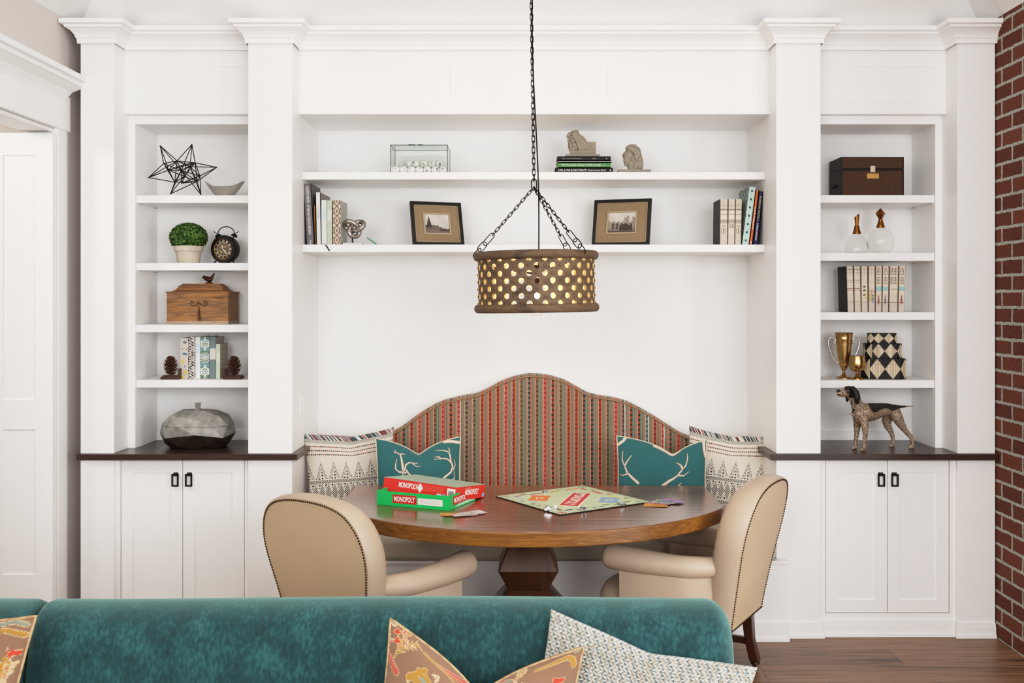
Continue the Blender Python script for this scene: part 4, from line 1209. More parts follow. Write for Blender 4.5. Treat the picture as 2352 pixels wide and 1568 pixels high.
# ------------------------------------------------------------------ books
def mcol(name, c, rough=.55): return mat(name, c, rough, bump=(300, .08), spec=.3)
def gridpart(name, parent, w, h, M, colfn, nu, nv, m=None):
    """flat printed panel, u right and v up in 0..1."""
    mb = MB().grid(nu, nv, lambda u, v: ((u - .5) * w, (v - .5) * h, 0))
    gu, gv = np.meshgrid(np.linspace(0, 1, nu), np.linspace(0, 1, nv))
    return mb.build(name, m or ATTR, parent, col=colfn(gu.ravel(), gv.ravel()), M=M, recalc=False)
def book(label, px, Y, z, h, d, cover, lean_=0, spine=None, letter=None, side=None, group=None, cat='book', ns=(24, 150), w=None, dx=0):
    """upright book; px = (left, right) of the spine in the photograph at its foot."""
    x0, x1 = WX(px[0], Y), WX(px[1], Y); w = w or (x1 - x0)
    c = .0028
    t = thing('book', label, cat, (0, 0, 0), 0, group)
    mb = MB().box(-w / 2, 0, 0, -w / 2 + c, d, h).box(w / 2 - c, 0, 0, w / 2, d, h).box(-w / 2, 0, 0, w / 2, c, h)
    mb.build('cover', cover, t)
    MB().box(-w / 2 + c, c, .003, w / 2 - c, d - .004, h - .003).build('page_block', PAGES, t)
    if spine: gridpart('spine_print', t, w, h, frame((0, -.0004, h / 2), (1, 0, 0), (0, 0, 1)), spine, *ns)
    if side:
        sd, fn = side
        if sd > 0: M = frame((w / 2 + .0004, d / 2, h / 2), (0, 1, 0), (0, 0, 1))
        else: M = frame((-w / 2 - .0004, d / 2, h / 2), (0, -1, 0), (0, 0, 1))
        gridpart('board_print', t, d, h, M, fn, 60, 90)
    if letter:
        for st, lw, lh, zc, lm, down in letter:
            if down: M = frame((0, -.0006, zc), (0, 0, -1), (1, 0, 0))
            else: M = frame((0, -.0006, zc), (0, 0, 1), (-1, 0, 0))
            text(st, lw, lh, lm, t, M, 'spine_lettering')
    a = R(lean_)
    lo = min(0, -w / 2 * -math.sin(a) * -1, w / 2 * -math.sin(a))
    zz = min(-x * math.sin(a) for x in (-w / 2, w / 2))
    # foot centre stays at the photographed foot
    t.location = ((x0 + x1) / 2 + dx, Y, z - zz + .0005); t.rotation_euler = (0, a, 0)
    return t
zN = NS[1]
YB_ = 5.43
grey = mcol('slate grey cloth', rgb(112, 108, 112)); whitec = mcol('white jacket', rgb(222, 218, 214)); mint = mcol('mint white jacket', rgb(214, 220, 212)); sage = mcol('sage cloth', rgb(184, 194, 172)); ochre = mcol('ochre cloth', rgb(172, 128, 72))
blackc = mcol('black board', rgb(28, 26, 24)); orange = mcol('orange jacket', rgb(218, 112, 48)); navy = mcol('navy jacket', rgb(44, 44, 92)); greenc = mcol('green jacket', rgb(78, 128, 76)); creamc = mcol('cream board', rgb(214, 200, 178)); slate = mcol('slate cloth', rgb(108, 122, 124)); palegreen = mcol('pale green cloth', rgb(190, 204, 178))
book('tall slate grey book with white lettering, leaning on the left niche wall', (704, 722), YB_, zN, .318, .25, grey, -3.2, letter=[('ANDREW MARTIN', .085, .016, .262, LETW, True), ('INTERIOR DESIGN REVIEW', .155, .013, .13, LETW, True), ('teNeues', .026, .009, .012, LETW, False)], dx=.0)
book('thin ochre book squeezed between the slate grey book and the white book', (722.4, 726.2), YB_, zN, .205, .18, ochre, -1.5)
def band_text(c0, c1, va, vb, ink):
    def fn(u, v):
        C = np.tile(np.array(c0), (len(u), 1)); m = (v > va) & (v < vb); C[m] = c1
        m &= (np.sin(v * 420) > .3) & (u > .2) & (u < .8) & (np.sin(u * 57 + v * 900) > -.4); C[m] = ink
        return C
    return fn
def slanty(c, ink):
    def fn(u, v):
        C = np.tile(np.array(c), (len(u), 1)); m = (np.sin(v * 300) > .2) & (np.sin(u * 130 + np.floor(v * 48) * 2.3) > -.2); C[m] = ink; return C
    return fn
book('white jacketed book with grey spine lettering, taller than the mint one beside it', (727, 738.4), YB_, zN, .273, .27, whitec, -1.2, letter=[('INTERIORS', .06, .010, .17, LETG, True)], side=(1, slanty(rgb(150, 140, 132), rgb(136, 126, 118))))
book('pale mint-white book with a light blue text band on the spine', (739, 750.6), YB_, zN, .233, .2, mint, -.4, spine=band_text(rgb(216, 222, 214), rgb(206, 224, 222), .56, .8, rgb(140, 178, 182)))
book('plain sage green book with a pale text label, beside the patterned book', (751.4, 763), YB_, zN, .232, .2, sage, -.2, spine=band_text(rgb(184, 194, 172), rgb(196, 204, 184), .55, .78, rgb(232, 234, 222)))
def damask(u, v):
    C = np.tile(np.array(rgb(206, 176, 160)), (len(u), 1)); k = np.array(rgb(48, 42, 40)); g = np.array(rgb(150, 140, 118))
    q = (v * 4.6) % 1; a = np.abs(u - .5) * 2
    C[np.abs(a - .75 * np.abs(np.sin(q * PI))) < .11] = k
    C[((q - .5) / .2) ** 2 + (a / .3) ** 2 < 1] = g
    C[((q - .5) / .09) ** 2 + (a / .13) ** 2 < 1] = k
    C[(np.abs(q - .02) < .05) & (a < .25)] = k; C[(np.abs(q - .25) < .05) & (a > .78)] = k; C[(np.abs(q - .75) < .05) & (a > .78)] = k
    return C
book('book with a pink and black leaf pattern on its spine, last of its row', (765, 782.5), YB_, zN, .232, .2, creamc, 0, spine=damask, side=(1, slanty(rgb(186, 188, 176), rgb(158, 160, 150))))
# black ribbon marker hanging over the shelf edge
rb = [(738, 560.5), (741, 558.6), (745, 559.5), (749, 564), (753, 570), (757, 576.5)]
mb = MB(); vs = []
for i, (x, y) in enumerate(rb):
    Yr = SF - .004 if i > 2 else SF + .03 - .011 * i
    a = P(x, y, Yr); 
    if i <= 2: a.z = NS[1] + .003 + (.002 if i == 1 else 0)
    vs += [a - V3((.004, 0, 0)), a + V3((.004, 0, .001))]
mb.add(vs, [(2 * i, 2 * i + 1, 2 * i + 3, 2 * i + 2) for i in range(len(rb) - 1)])
tag(mb.build('ribbon_bookmark', BLACK, smooth=60), 'black ribbon bookmark hanging over the edge of the lower niche shelf', 'bookmark')

# storybook spines
def street(kind, seed):
    rs = np.random.RandomState(seed)
    def fn(u, v):
        C = np.tile(np.array(rgb(220, 204, 184)), (len(u), 1)); ink = np.array(rgb(70, 58, 52)); soft_ = np.array(rgb(160, 142, 126))
        def line(m, c=ink): C[m] = c
        dk = (v < .22); C[dk] = np.array(rgb(206, 190, 178))
        spots = (np.sin(u * 31 + v * 170 + seed) * np.sin(u * 47 - v * 120) > .55) & (v < .4); C[spots] = np.array([rgb(186, 150, 140), rgb(168, 160, 160), rgb(196, 182, 150)])[rs.randint(3)]
        if kind == 'grid':
            w_ = (v > .78) & (v < .985) & (u > .14) & (u < .9)
            line(w_ & ((np.abs(((u - .14) / .76 * 5) % 1 - .5) > .36) | (np.abs(((v - .78) / .205 * 8) % 1 - .5) > .36)), soft_)
            line(np.abs(v - .775) < .006); line(np.abs(v - .665) < .006); line(np.abs(v - .76) < .004)
            line((v > .5) & (v < .555) & (np.sin(u * 40 + v * 200 + seed) > -.1)); line((v > .47) & (v < .5) & (np.sin(u * 60) > .2))
            if seed % 2: line((v > .37) & (v < .455) & (u > .2) & ((u * 5.2) % 1 < .45))
            else:
                for cx in (.35, .68): line((np.abs(np.hypot((u - cx) / .13, np.maximum(0, (v - .36)) / .07) - 1) < .12) & (v > .36)); line((np.abs(np.abs(u - cx) - .13) < .025) & (v > .24) & (v < .36))
        elif kind == 'plain':
            w_ = (v > .8) & (v < .99) & (u > .1) & (u < .92)
            line(w_ & ((np.abs(((u - .1) / .82 * 2) % 1 - .5) > .43) | (np.abs(((v - .8) / .19 * 3) % 1 - .5) > .44)))
            line((np.abs(v - .51) < .005)); line((v > .46) & (v < .49) & (np.sin(u * 17 + seed) > .2), np.array(rgb(196, 120, 116)))
            line((v > .64) & (v < .70) & (np.sin(u * 52 + seed) > .1) & (np.abs(v - .67) > .012), np.array(rgb(96, 82, 74)))
            line(np.abs(v - .225) < .006, soft_)
        elif kind == 'lamp':
            w_ = (v > .8) & (v < .99) & (u > .1) & (u < .92)
            line(w_ & ((np.abs(((u - .1) / .82 * 2) % 1 - .5) > .43) | (np.abs(((v - .8) / .19 * 3) % 1 - .5) > .44)), soft_)
            for yy in (.55, .47, .37): line(((u - .5) / .2) ** 2 + ((v - yy) / .018) ** 2 < 1)
            line((v > .28) & (v < .42) & (np.abs(u - .7) < .12), np.array(rgb(206, 190, 130))); line(np.abs(v - .22) < .006, soft_)
        elif kind == 'window':
            w_ = (v > .8) & (v < .99) & (u > .1) & (u < .92)
            line(w_ & ((np.abs(((u - .1) / .82 * 2) % 1 - .5) > .43) | (np.abs(((v - .8) / .19 * 3) % 1 - .5) > .44)), soft_)
            line((v > .22) & (v < .5) & (u > .15) & (u < .9) & ((np.abs(u - .53) > .34) | (np.abs((v * 11) % 1 - .5) > .42) | (np.abs(u - .53) < .03)))
            line((v > .24) & (v < .42) & (u > .22) & (u < .5), np.array(rgb(214, 186, 116))); line(((u - .68) / .12) ** 2 + ((v - .27) / .09) ** 2 < 1, np.array(rgb(120, 150, 150)))
        else:
            n = 2 if kind == 'arch2' else 1
            for cz in (.82, .625):
                for k in range(n):
                    cx = .5 if n == 1 else (.3 if k == 0 else .7); hw = .26 if n == 1 else .18
                    d = np.maximum(np.abs(u - cx) / hw, 0)
                    top = cz + .09 + .05 * np.sqrt(np.clip(1 - ((u - cx) / hw) ** 2, 0, 1))
                    ins_ = (np.abs(u - cx) < hw) & (v > cz - .01) & (v < top)
                    bd = ins_ & ((np.abs(u - cx) > hw - .05) | (v < cz + .002) | (v > top - .012) | (np.abs(u - cx) < .022) | (np.abs(v - cz - .07) < .005))
                    line(bd)
            if kind == 'arch':
                line((v > .46) & (v < .55), np.array(rgb(150, 192, 190)))
                line(((u - .5) / .17) ** 2 + ((v - .24) / .08) ** 2 < 1, np.array([rgb(150, 92, 92), rgb(120, 120, 140), rgb(150, 150, 110)][seed % 3])); line(((u - .5) / .09) ** 2 + ((v - .34) / .02) ** 2 < 1, np.array(rgb(90, 70, 60)))
            else:
                line((v > .47) & (v < .51) & (np.sin(u * 70) > 0), soft_); line((v > .22) & (v < .44) & (u > .2) & (u < .85) & ((np.abs(u - .52) > .3) | (np.abs(u - .52) < .02)), soft_)
            line(np.abs(v - .205) < .008, np.array(rgb(130, 100, 84)))
        e = (u < .07) | (u > .95); C[e] = np.array(rgb(96, 80, 70))
        return C
    return fn
for k, (a, b, tx_) in enumerate(((1653, 1670.6, 'storybook with a drawn house front, black board showing on its left side'), (1671.4, 1687, 'storybook with a drawn colonnaded front, middle of three in the right niche row'), (1687.8, 1702, 'storybook with a drawn shop front, next to the teal patterned book'))):
    book(tx_, (a, b), YB_, zN, .238, .19, blackc if k == 0 else creamc, .5 + .3 * k, spine=street('grid', 2 + k), group='drawn house-front storybooks in the niche', ns=(36, 200))
def hexes(u, v):
    C = np.tile(np.array(rgb(204, 222, 216)), (len(u), 1)); q = (v * 7) % 1 - .5; x = (u - .5)
    r = np.hypot(x * .9, q * .95); C[(r < .42) & (r > .36)] = rgb(140, 196, 186); C[(r < .3) & (r > .24)] = rgb(176, 210, 200); C[r < .15] = rgb(30, 74, 84); return C
def diam(u, v):
    C = np.tile(np.array(rgb(168, 180, 176)), (len(u), 1)); a = (u * 7) % 1 - .5; b = ((v * 9 + .5 * (np.floor(u * 7) % 2)) % 1) - .5
    C[np.abs(a) / .25 + np.abs(b) / .38 < 1] = rgb(40, 52, 54); return C
tealc = mcol('pale teal board', rgb(190, 208, 202))
book('pale teal book with dotted medallions, leaning right in the niche', (1703.5, 1717.5), YB_, zN, .302, .25, tealc, 7.2, spine=hexes, side=(-1, diam), dx=.003)
book('narrow orange book leaning between the teal and navy books', (1719.5, 1726.5), YB_, zN, .287, .22, orange, 7.0, letter=[('THE BUNGALOW', .12, .009, .14, LETW, True), ('R', .011, .012, .014, LETW, False)], dx=.003)
book('navy and black book with pale lettering, against the right wall of the niche', (1728.5, 1738.5), YB_, zN, .28, .22, navy, 6.2, letter=[('PROFESSIONAL PRACTICE', .118, .010, .195, LETY, True), ('for', .012, .008, .126, LETY, True), ('INTERIOR DESIGNERS', .09, .009, .068, LETW, True)], dx=.003)
zr_ = RS[2]
tops_ = [(1943.6, 1958.8), (1960.5, 1975.7), (1977, 1992.7), (1994, 2010), (2011.4, 2025.7), (2027, 2041.8), (2042.7, 2064), (2065, 2080)]
bots_ = [(1946.5, 1961.5), (1962.6, 1977.3), (1978.5, 1993.3), (1994.6, 2009.4), (2010.6, 2024.6), (2025.8, 2040), (2041.2, 2061.4), (2062.6, 2077)]
kinds = ['plain', 'plain', 'lamp', 'window', 'arch', 'arch', 'arch2', 'arch']
lab = ['storybook with black side board showing, first of the right bookcase row', 'second storybook from the left in the right bookcase, plain drawn shop sign', 'storybook with drawn hanging lamps on its spine, in the right bookcase', 'storybook with a drawn yellow-lit window on its spine, in the right bookcase', 'storybook with an arched window and blue awning, left of a similar one', 'storybook with an arched window and blue awning, left of the widest storybook', 'widest storybook, two arched windows side by side above double doors', 'last storybook on the right, arched window above a blue awning']
for k in range(8):
    ang = math.degrees(math.atan2((sum(tops_[k]) - sum(bots_[k])) / 2, 105))
    book(lab[k], bots_[k], 5.42, zr_, .237, .15, blackc if k == 0 else creamc, ang, spine=street(kinds[k], 11 + k), group='drawn house-front storybooks in the right bookcase', ns=(36, 200))
# left bookcase row
zl = LS[3]
def bugs(u, v):
    C = np.tile(np.array(rgb(204, 192, 182)), (len(u), 1)); bl_ = rgb(92, 122, 138); ye = rgb(214, 190, 92); gr = rgb(128, 132, 140)
    for (x, y, rx, ry, c) in ((.6, .89, .25, .03, bl_), (.45, .9, .2, .012, bl_), (.55, .61, .3, .03, bl_), (.75, .59, .15, .02, bl_), (.35, .42, .22, .035, ye), (.2, .4, .1, .05, ye), (.6, .3, .1, .03, gr), (.25, .73, .2, .012, gr), (.8, .72, .1, .02, gr)):
        C[((u - x) / rx) ** 2 + ((v - y) / ry) ** 2 < 1] = c
    for (x, y) in ((.72, .155), (.3, .03)):
        d = np.maximum(np.abs(u - x) / .34, (np.abs(u - x) / .34) * .5 + np.abs(v - y) / .075)
        C[d < 1] = gr; C[d < .86] = rgb(212, 200, 190); C[d < .7] = ye
    return C
def arab(u, v):
    C = np.tile(np.array(rgb(206, 196, 186)), (len(u), 1)); f = np.sin(v * 52 + 3 * np.sin(u * 7)) * np.sin(u * 9 + 2.4 * np.sin(v * 26)) + .5 * np.sin(v * 95 + u * 11)
    C[f > .25] = rgb(52, 46, 50); return C
def star12(u, v):
    C = np.tile(np.array(rgb(112, 148, 154)), (len(u), 1)); C[np.sin(v * 33) > .3] = rgb(98, 122, 104); w = rgb(222, 222, 206)
    x = (u - .5); y = (v - .5) * 4.75; r = np.hypot(x, y); a = np.arctan2(y, x)
    C[(np.abs(((a / (2 * PI) * 14) % 1) - .5) < .18) & (r < .62) & (r > .2)] = w; C[r < .22] = w; C[r < .15] = rgb(188, 178, 160)
    for yy in (-1.55, 1.55):
        r2 = np.hypot(x, y - yy); C[(np.abs(r2 - .42) < .06) | (np.abs(r2 - .17) < .05)] = w
        a2 = np.arctan2(y - yy, x); C[(np.abs(((a2 / (2 * PI) * 6) % 1) - .5) < .13) & (r2 < .75) & (r2 > .2)] = w
    return C
book('cream book with blue leaves and yellow hexagons on the spine', (414.2, 432), 5.42, zl, .211, .15, creamc, 0, spine=bugs, ns=(40, 180))
book('book with black arabesque scrollwork on a cream spine', (432.6, 448.4), 5.42, zl, .215, .15, creamc, 0, spine=arab, ns=(40, 180))
book('narrow white book with a pale blue text band, between two patterned books', (449, 460), 5.42, zl, .2155, .15, whitec, 0, spine=band_text(rgb(226, 226, 224), rgb(206, 222, 226), .6, .86, rgb(168, 194, 204)))
book('book with white star tracery on a teal spine', (460.6, 481), 5.42, zl, .218, .15, slate, 0, spine=star12, ns=(48, 200))
book('slate blue book with a pale paper label on the spine', (482, 495.5), 5.42, zl, .217, .15, slate, 0, spine=band_text(rgb(112, 126, 128), rgb(216, 210, 202), .46, .72, rgb(190, 186, 178)), side=(1, slanty(rgb(176, 170, 158), rgb(140, 132, 122))))
book('short pale green book beside the right pine cone bookend', (496.4, 505.6), 5.42, zl, .18, .14, palegreen, 0, spine=band_text(rgb(190, 204, 178), rgb(204, 212, 190), .5, .75, rgb(232, 234, 220)), side=(1, slanty(rgb(176, 168, 152), rgb(132, 122, 110))))
# flat stack on the upper niche shelf
def flatbook(label, x0, x1, y0, y1, Y, cover, letters, d=.2, tilt=0):
    z0 = flatbook.z; w = WX(x1, Y) - WX(x0, Y); h = (y1 - y0) * Y / F
    t = thing('book', label, 'book', ((WX(x0, Y) + WX(x1, Y)) / 2, Y, z0), R(tilt), 'books stacked flat on the upper niche shelf')
    c = .0028
    MB().box(-w / 2, 0, 0, w / 2, d, c).box(-w / 2, 0, h - c, w / 2, d, h).box(-w / 2, 0, 0, w / 2, c, h).build('cover', cover, t)
    MB().box(-w / 2 + .003, c, c, w / 2 - .003, d - .004, h - c).build('page_block', PAGES, t)
    for st, lw, lh, xc, lm in letters: text(st, lw, lh, lm, t, frame((xc * w, -.0004, h / 2), (1, 0, 0), (0, 0, 1)), 'spine_lettering')
    flatbook.z = z0 + h + .0006
flatbook.z = NS[0] + .0005
YS_ = 5.42
zb_ = flatbook.z
flatbook('black book at the bottom of the flat stack, large white lettering on its spine', 1275, 1408, 385.6, 397, YS_, blackc, [('LIVE, LOVE & DECORATE', .145, .012, -.2, LETW), ('Martyn Lawrence Bullard', .092, .010, .22, LETW), ('R', .008, .010, .46, LETW)])
flatbook('green book in the flat stack with white serif lettering', 1280.5, 1403, 374.8, 386.8, YS_, greenc, [('The Schumacher Library of Wallcoverings', .205, .012, -.06, LETW), ('rizzoli', .018, .004, .37, LETW)], d=.19)
flatbook('thin grey-white book in the flat stack, above the green book', 1281, 1405, 371, 374.6, YS_, whitec, [], d=.19)
flatbook('black book on top of the flat stack, under the lion-maned stone bust', 1280, 1403, 361.2, 371, YS_, blackc, [('Rooms, Interior Inspiration Book 1', .105, .007, -.22, LETG), ('Rizzoli', .02, .006, .19, LETG), ('o', .004, .005, .42, LETW)], d=.19)

# ------------------------------------------------------------------ carved stone busts
def bust(label, parts, boxes, Y, name='stone_bust'):
    k = .000263 * Y / 5.5
    def q(x, y, dy=0): return V3((WX(1250 + x / 8.711, Y), Y + dy, WZ(280 + y / 8.711, Y)))
    mb = MB()
    for ch in parts: mb.chain([(q(x, y, dy), r * k) for x, y, r, dy in ch], 16)
    for x0, y0, x1, y1, d in boxes:
        a, b = q(x0, y1), q(x1, y0); mb.box(a.x, Y - d, a.z, b.x, Y + d, b.z)
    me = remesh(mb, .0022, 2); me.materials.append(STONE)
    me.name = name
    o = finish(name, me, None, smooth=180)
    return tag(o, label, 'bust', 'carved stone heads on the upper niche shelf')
Yb = 5.50
topz = flatbook.z; want = 280 + 700 / 8.711; base_y = HY - (topz - CH) * F / Yb; sh = (base_y - want) * 8.711
def locks(a0, a1, b0, b1, n, r, dy, bend=0):
    """carved hair: n grooves running from the line a0-a1 to the line b0-b1."""
    out = []
    for i in range(n):
        f = i / max(1, n - 1)
        A = (a0[0] + (a1[0] - a0[0]) * f, a0[1] + (a1[1] - a0[1]) * f); B = (b0[0] + (b1[0] - b0[0]) * f, b0[1] + (b1[1] - b0[1]) * f)
        out.append([(A[0] + (B[0] - A[0]) * t_ + bend * math.sin(PI * t_), A[1] + (B[1] - A[1]) * t_ - bend * math.sin(PI * t_), r, dy) for t_ in (0, .33, .66, 1)])
    return out
p1 = [[(470, 258, 34, 0), (520, 215, 46, 0), (600, 215, 62, 0), (660, 270, 80, 0), (730, 380, 92, 0), (790, 480, 90, 0)], [(600, 330, 78, 0), (560, 320, 62, 0)],
      [(500, 300, 30, 0), (472, 330, 17, 0), (470, 352, 15, 0)], [(500, 372, 20, 0), (480, 386, 11, 0)], [(505, 400, 18, 0), (486, 412, 11, 0)],
      [(530, 400, 50, 0), (520, 450, 50, 0), (530, 505, 44, 0), (532, 545, 30, 0)], [(600, 560, 78, 0), (640, 450, 88, 0)], [(560, 600, 45, 0)],
      [(500, 283, 12, -.014), (560, 275, 14, -.02), (615, 292, 13, -.026)], [(545, 305, 9, -.020), (585, 307, 9, -.022)], [(560, 350, 22, -.014)]]
rs_ = random.Random(8)
for i in range(46):
    p1.append([(rs_.uniform(505, 640), rs_.uniform(395, 545), rs_.uniform(12, 20), rs_.uniform(-.024, -.016))])
p1 += locks((600, 190), (560, 235), (850, 480), (700, 560), 7, 13, -.026, 18) + locks((600, 190), (690, 230), (860, 420), (870, 440), 3, 14, -.022, 25)
b1 = [(558, 140, 690, 200, .018), (520, 560, 1000, 650, .028), (420, 640, 1105, 706, .045)]
blk = [[(760 + 55 * i, 410 + 45 * j, 40, d) for j in range(5)] for i in range(5) for d in (-.02, .02)]
bust('stone bust of a bearded head with swept-back mane, on top of the book stack', [[(x, y + sh, r, d) for x, y, r, d in c] for c in p1], [(a, b + sh, c, d + sh, e) for a, b, c, d, e in b1 + [(720, 378, 1030, 640, .026)]], Yb)
Yb = 5.46; base_y = HY - (NS[0] - CH) * F / Yb; sh = (base_y - (280 + 1010 / 8.711)) * 8.711
p2 = [[(1690, 640, 112, 0), (1665, 740, 86, 0), (1645, 815, 50, 0)], [(1590, 610, 20, 0), (1575, 655, 20, 0), (1582, 682, 17, 0)], [(1600, 715, 15, 0)], [(1604, 742, 15, 0)], [(1620, 800, 30, 0)],
      [(1740, 530, 108, 0), (1830, 560, 104, 0), (1880, 680, 80, 0), (1900, 780, 84, 0), (1900, 860, 84, 0)], [(1680, 500, 58, 0)], [(1740, 800, 80, 0), (1735, 930, 70, 0)], [(1790, 700, 95, 0), (1820, 820, 80, 0), (1830, 920, 70, 0)],
      [(1600, 600, 11, -.016), (1650, 592, 12, -.024), (1690, 604, 11, -.029)], [(1630, 625, 9, -.020), (1665, 628, 9, -.024)], [(1640, 690, 30, -.012)], [(1795, 660, 18, -.029), (1800, 700, 15, -.027)]]
p2 += locks((1650, 480), (1740, 560), (1900, 620), (1830, 760), 6, 14, -.027, 30) + locks((1840, 800), (1860, 850), (1960, 800), (1950, 900), 4, 15, -.018, 14)
b2 = [(1705, 425, 1840, 500, .018), (1470, 940, 2120, 1012, .045)]
bust('stone bust of a smooth-faced woman with tied hair, right of the book stack', [[(x, y + sh, r, d) for x, y, r, d in c] for c in p2], [(a, b + sh, c, d + sh, e) for a, b, c, d, e in b2], Yb)

# ------------------------------------------------------------------ glass case of numbered balls
Yg = 5.45; gx0, gx1 = WX(897, Yg), WX(1027.5, Yg); gz0, gz1 = NS[0] + .0005, WZ(333, Yg); gd = .2
t = thing('glass_display_box', 'clear glass display box with dark metal edges holding white numbered balls', 'glass box', ((gx0 + gx1) / 2, Yg, gz0))
gw = (gx1 - gx0) / 2; gh = gz1 - gz0
mb = MB(); e = .0016
for x in (-gw, gw):
    mb.cyl((x, 0, 0), (x, gd, 0), e, n=6).cyl((x, 0, gh), (x, gd, gh), e, n=6)
    for y in (0, gd): mb.cyl((x, y, 0), (x, y, gh), e, n=6)
for y in (0, gd):
    for z in (0, gh): mb.cyl((-gw, y, z), (gw, y, z), e, n=6)
mb.box(-.055, -.003, gh - .002, -.02, .002, gh + .003).box(-.005, -.003, gh - .002, .02, .002, gh + .003)
mb.build('frame', IRON, t)
for nm, bx in (('front_pane', (-gw, -.001, 0, gw, .001, gh)), ('back_pane', (-gw, gd - .001, 0, gw, gd + .001, gh)), ('side_pane', (-gw - .001, 0, 0, -gw + .001, gd, gh)), ('side_pane', (gw - .001, 0, 0, gw + .001, gd, gh)), ('lid_pane', (-gw, 0, gh - .001, gw, gd, gh + .001)), ('bottom_pane', (-gw, 0, .0, gw, gd, .002))):
    MB().box(*bx).build(nm, PANE, t)
BALL = mat('white ball', rgb(226, 224, 216), .3)
rb_ = .0208
proto = MB().sphere((0, 0, 0), rb_, 20, 12).mesh('numbered_ball', BALL); proto.polygons.foreach_set('use_smooth', [True] * len(proto.polygons))
spots = []
for j in range(4):
    for i in range(6 + (j % 2 == 0)):
        spots.append((-gw + .0235 + (i + (0 if j % 2 == 0 else .5)) * .0415, .0235 + j * .042, rb_ + .0025))
for j in range(3):
    for i in range(6):
        if (i * 7 + j * 3) % 5 == 0 and i < 5: continue
        spots.append((-gw + .045 + i * .0415 + (.01 if j % 2 else 0), .045 + j * .044, rb_ + .0025 + .0325))
for (x, y, z) in ((.085, .06, .092), (.05, .07, .09)): pass
digits = {}
for n, (x, y, z) in enumerate(spots):
    o = bpy.data.objects.new('numbered_ball', proto); COL.objects.link(o)
    o.location = (t.location.x + x, Yg + y, gz0 + z); o.rotation_euler = (rnd.uniform(-.5, .5), rnd.uniform(-1.5, 1.5), rnd.uniform(-.6, .6))
    tag(o, 'white ball with a black number lying in the glass display box', 'ball', 'white numbered balls in the glass box')
    d = rnd.randint(1, 9)
    if d not in digits:
        c = text(str(d), .009, .014, BLACK, o, frame((0, -rb_ - .0004, 0), (1, 0, 0), (0, 0, 1)), 'number', lift=0)
        digits[d] = c.data
        a = vcos(c.data); a[:, 1] = -.0012 - np.sqrt(np.clip((rb_ + .0003) ** 2 - a[:, 0] ** 2 - a[:, 2] ** 2, 0, 1)); c.data.vertices.foreach_set('co', a.ravel())
    else:
        c = bpy.data.objects.new('number', digits[d]); COL.objects.link(c); c.parent = o

# ------------------------------------------------------------------ framed sepia photographs
LINEN = mat('linen mount', rgb(150, 128, 100), .95, bump=(700, .6, .002), var=(200, .2))
FBLK = mat('distressed black frame', rgb(26, 23, 21), .4, var=(40, .3))
CHAM = mat('champagne fillet', rgb(176, 158, 132), .4, .4)
def land(kind):
    def fn(u, v):
        sky = np.array(rgb(196, 188, 178)); C = sky[None, :] * (.85 + .3 * v)[:, None] * (1 + .08 * np.sin(u * 9 + v * 6))[:, None]
        dk = np.array(rgb(66, 56, 50)); md = np.array(rgb(120, 106, 96))
        if kind == 0:
            g = v < .42 - .18 * smooth(.4, .9, u) + .02 * np.sin(u * 40); C[g] = md * (.8 + .4 * np.sin(u[g] * 60 + v[g] * 90)[:, None] * .4)
            C[(v < .2 - .1 * u)] = md * .9; C[(v > .3) & (v < .9) & (np.abs(u - .17) < .1 * (.92 - v) / .5)] = dk
            C[(u > .6) & (v < .22) & (v > .12)] = dk * 1.2; C[(v > .36) & (v < .42) & (np.sin(u * 50) > .2) & (u < .6)] = dk
        else:
            wall_ = (v < .55 + .25 * (u > .45) * (np.sin(u * 21) > -.2) + .05 * np.sin(u * 37)); C[wall_] = np.array(rgb(158, 144, 130)) * (.85 + .15 * np.sin(u[wall_] * 44 + v[wall_] * 30))[:, None]
            for cx in (.18, .33, .5, .68, .84): C[(np.hypot((u - cx) / .05, np.maximum(0, v - .38) / .1) < 1) & (v > .16)] = np.array(rgb(84, 74, 66))
            C[(v < .18)] = md; C[(u > .42) & (u < .9) & (v < .45 - .5 * np.abs(u - .62)) & (v > .08)] = dk; C[v < .06] = dk
        return C
    return fn
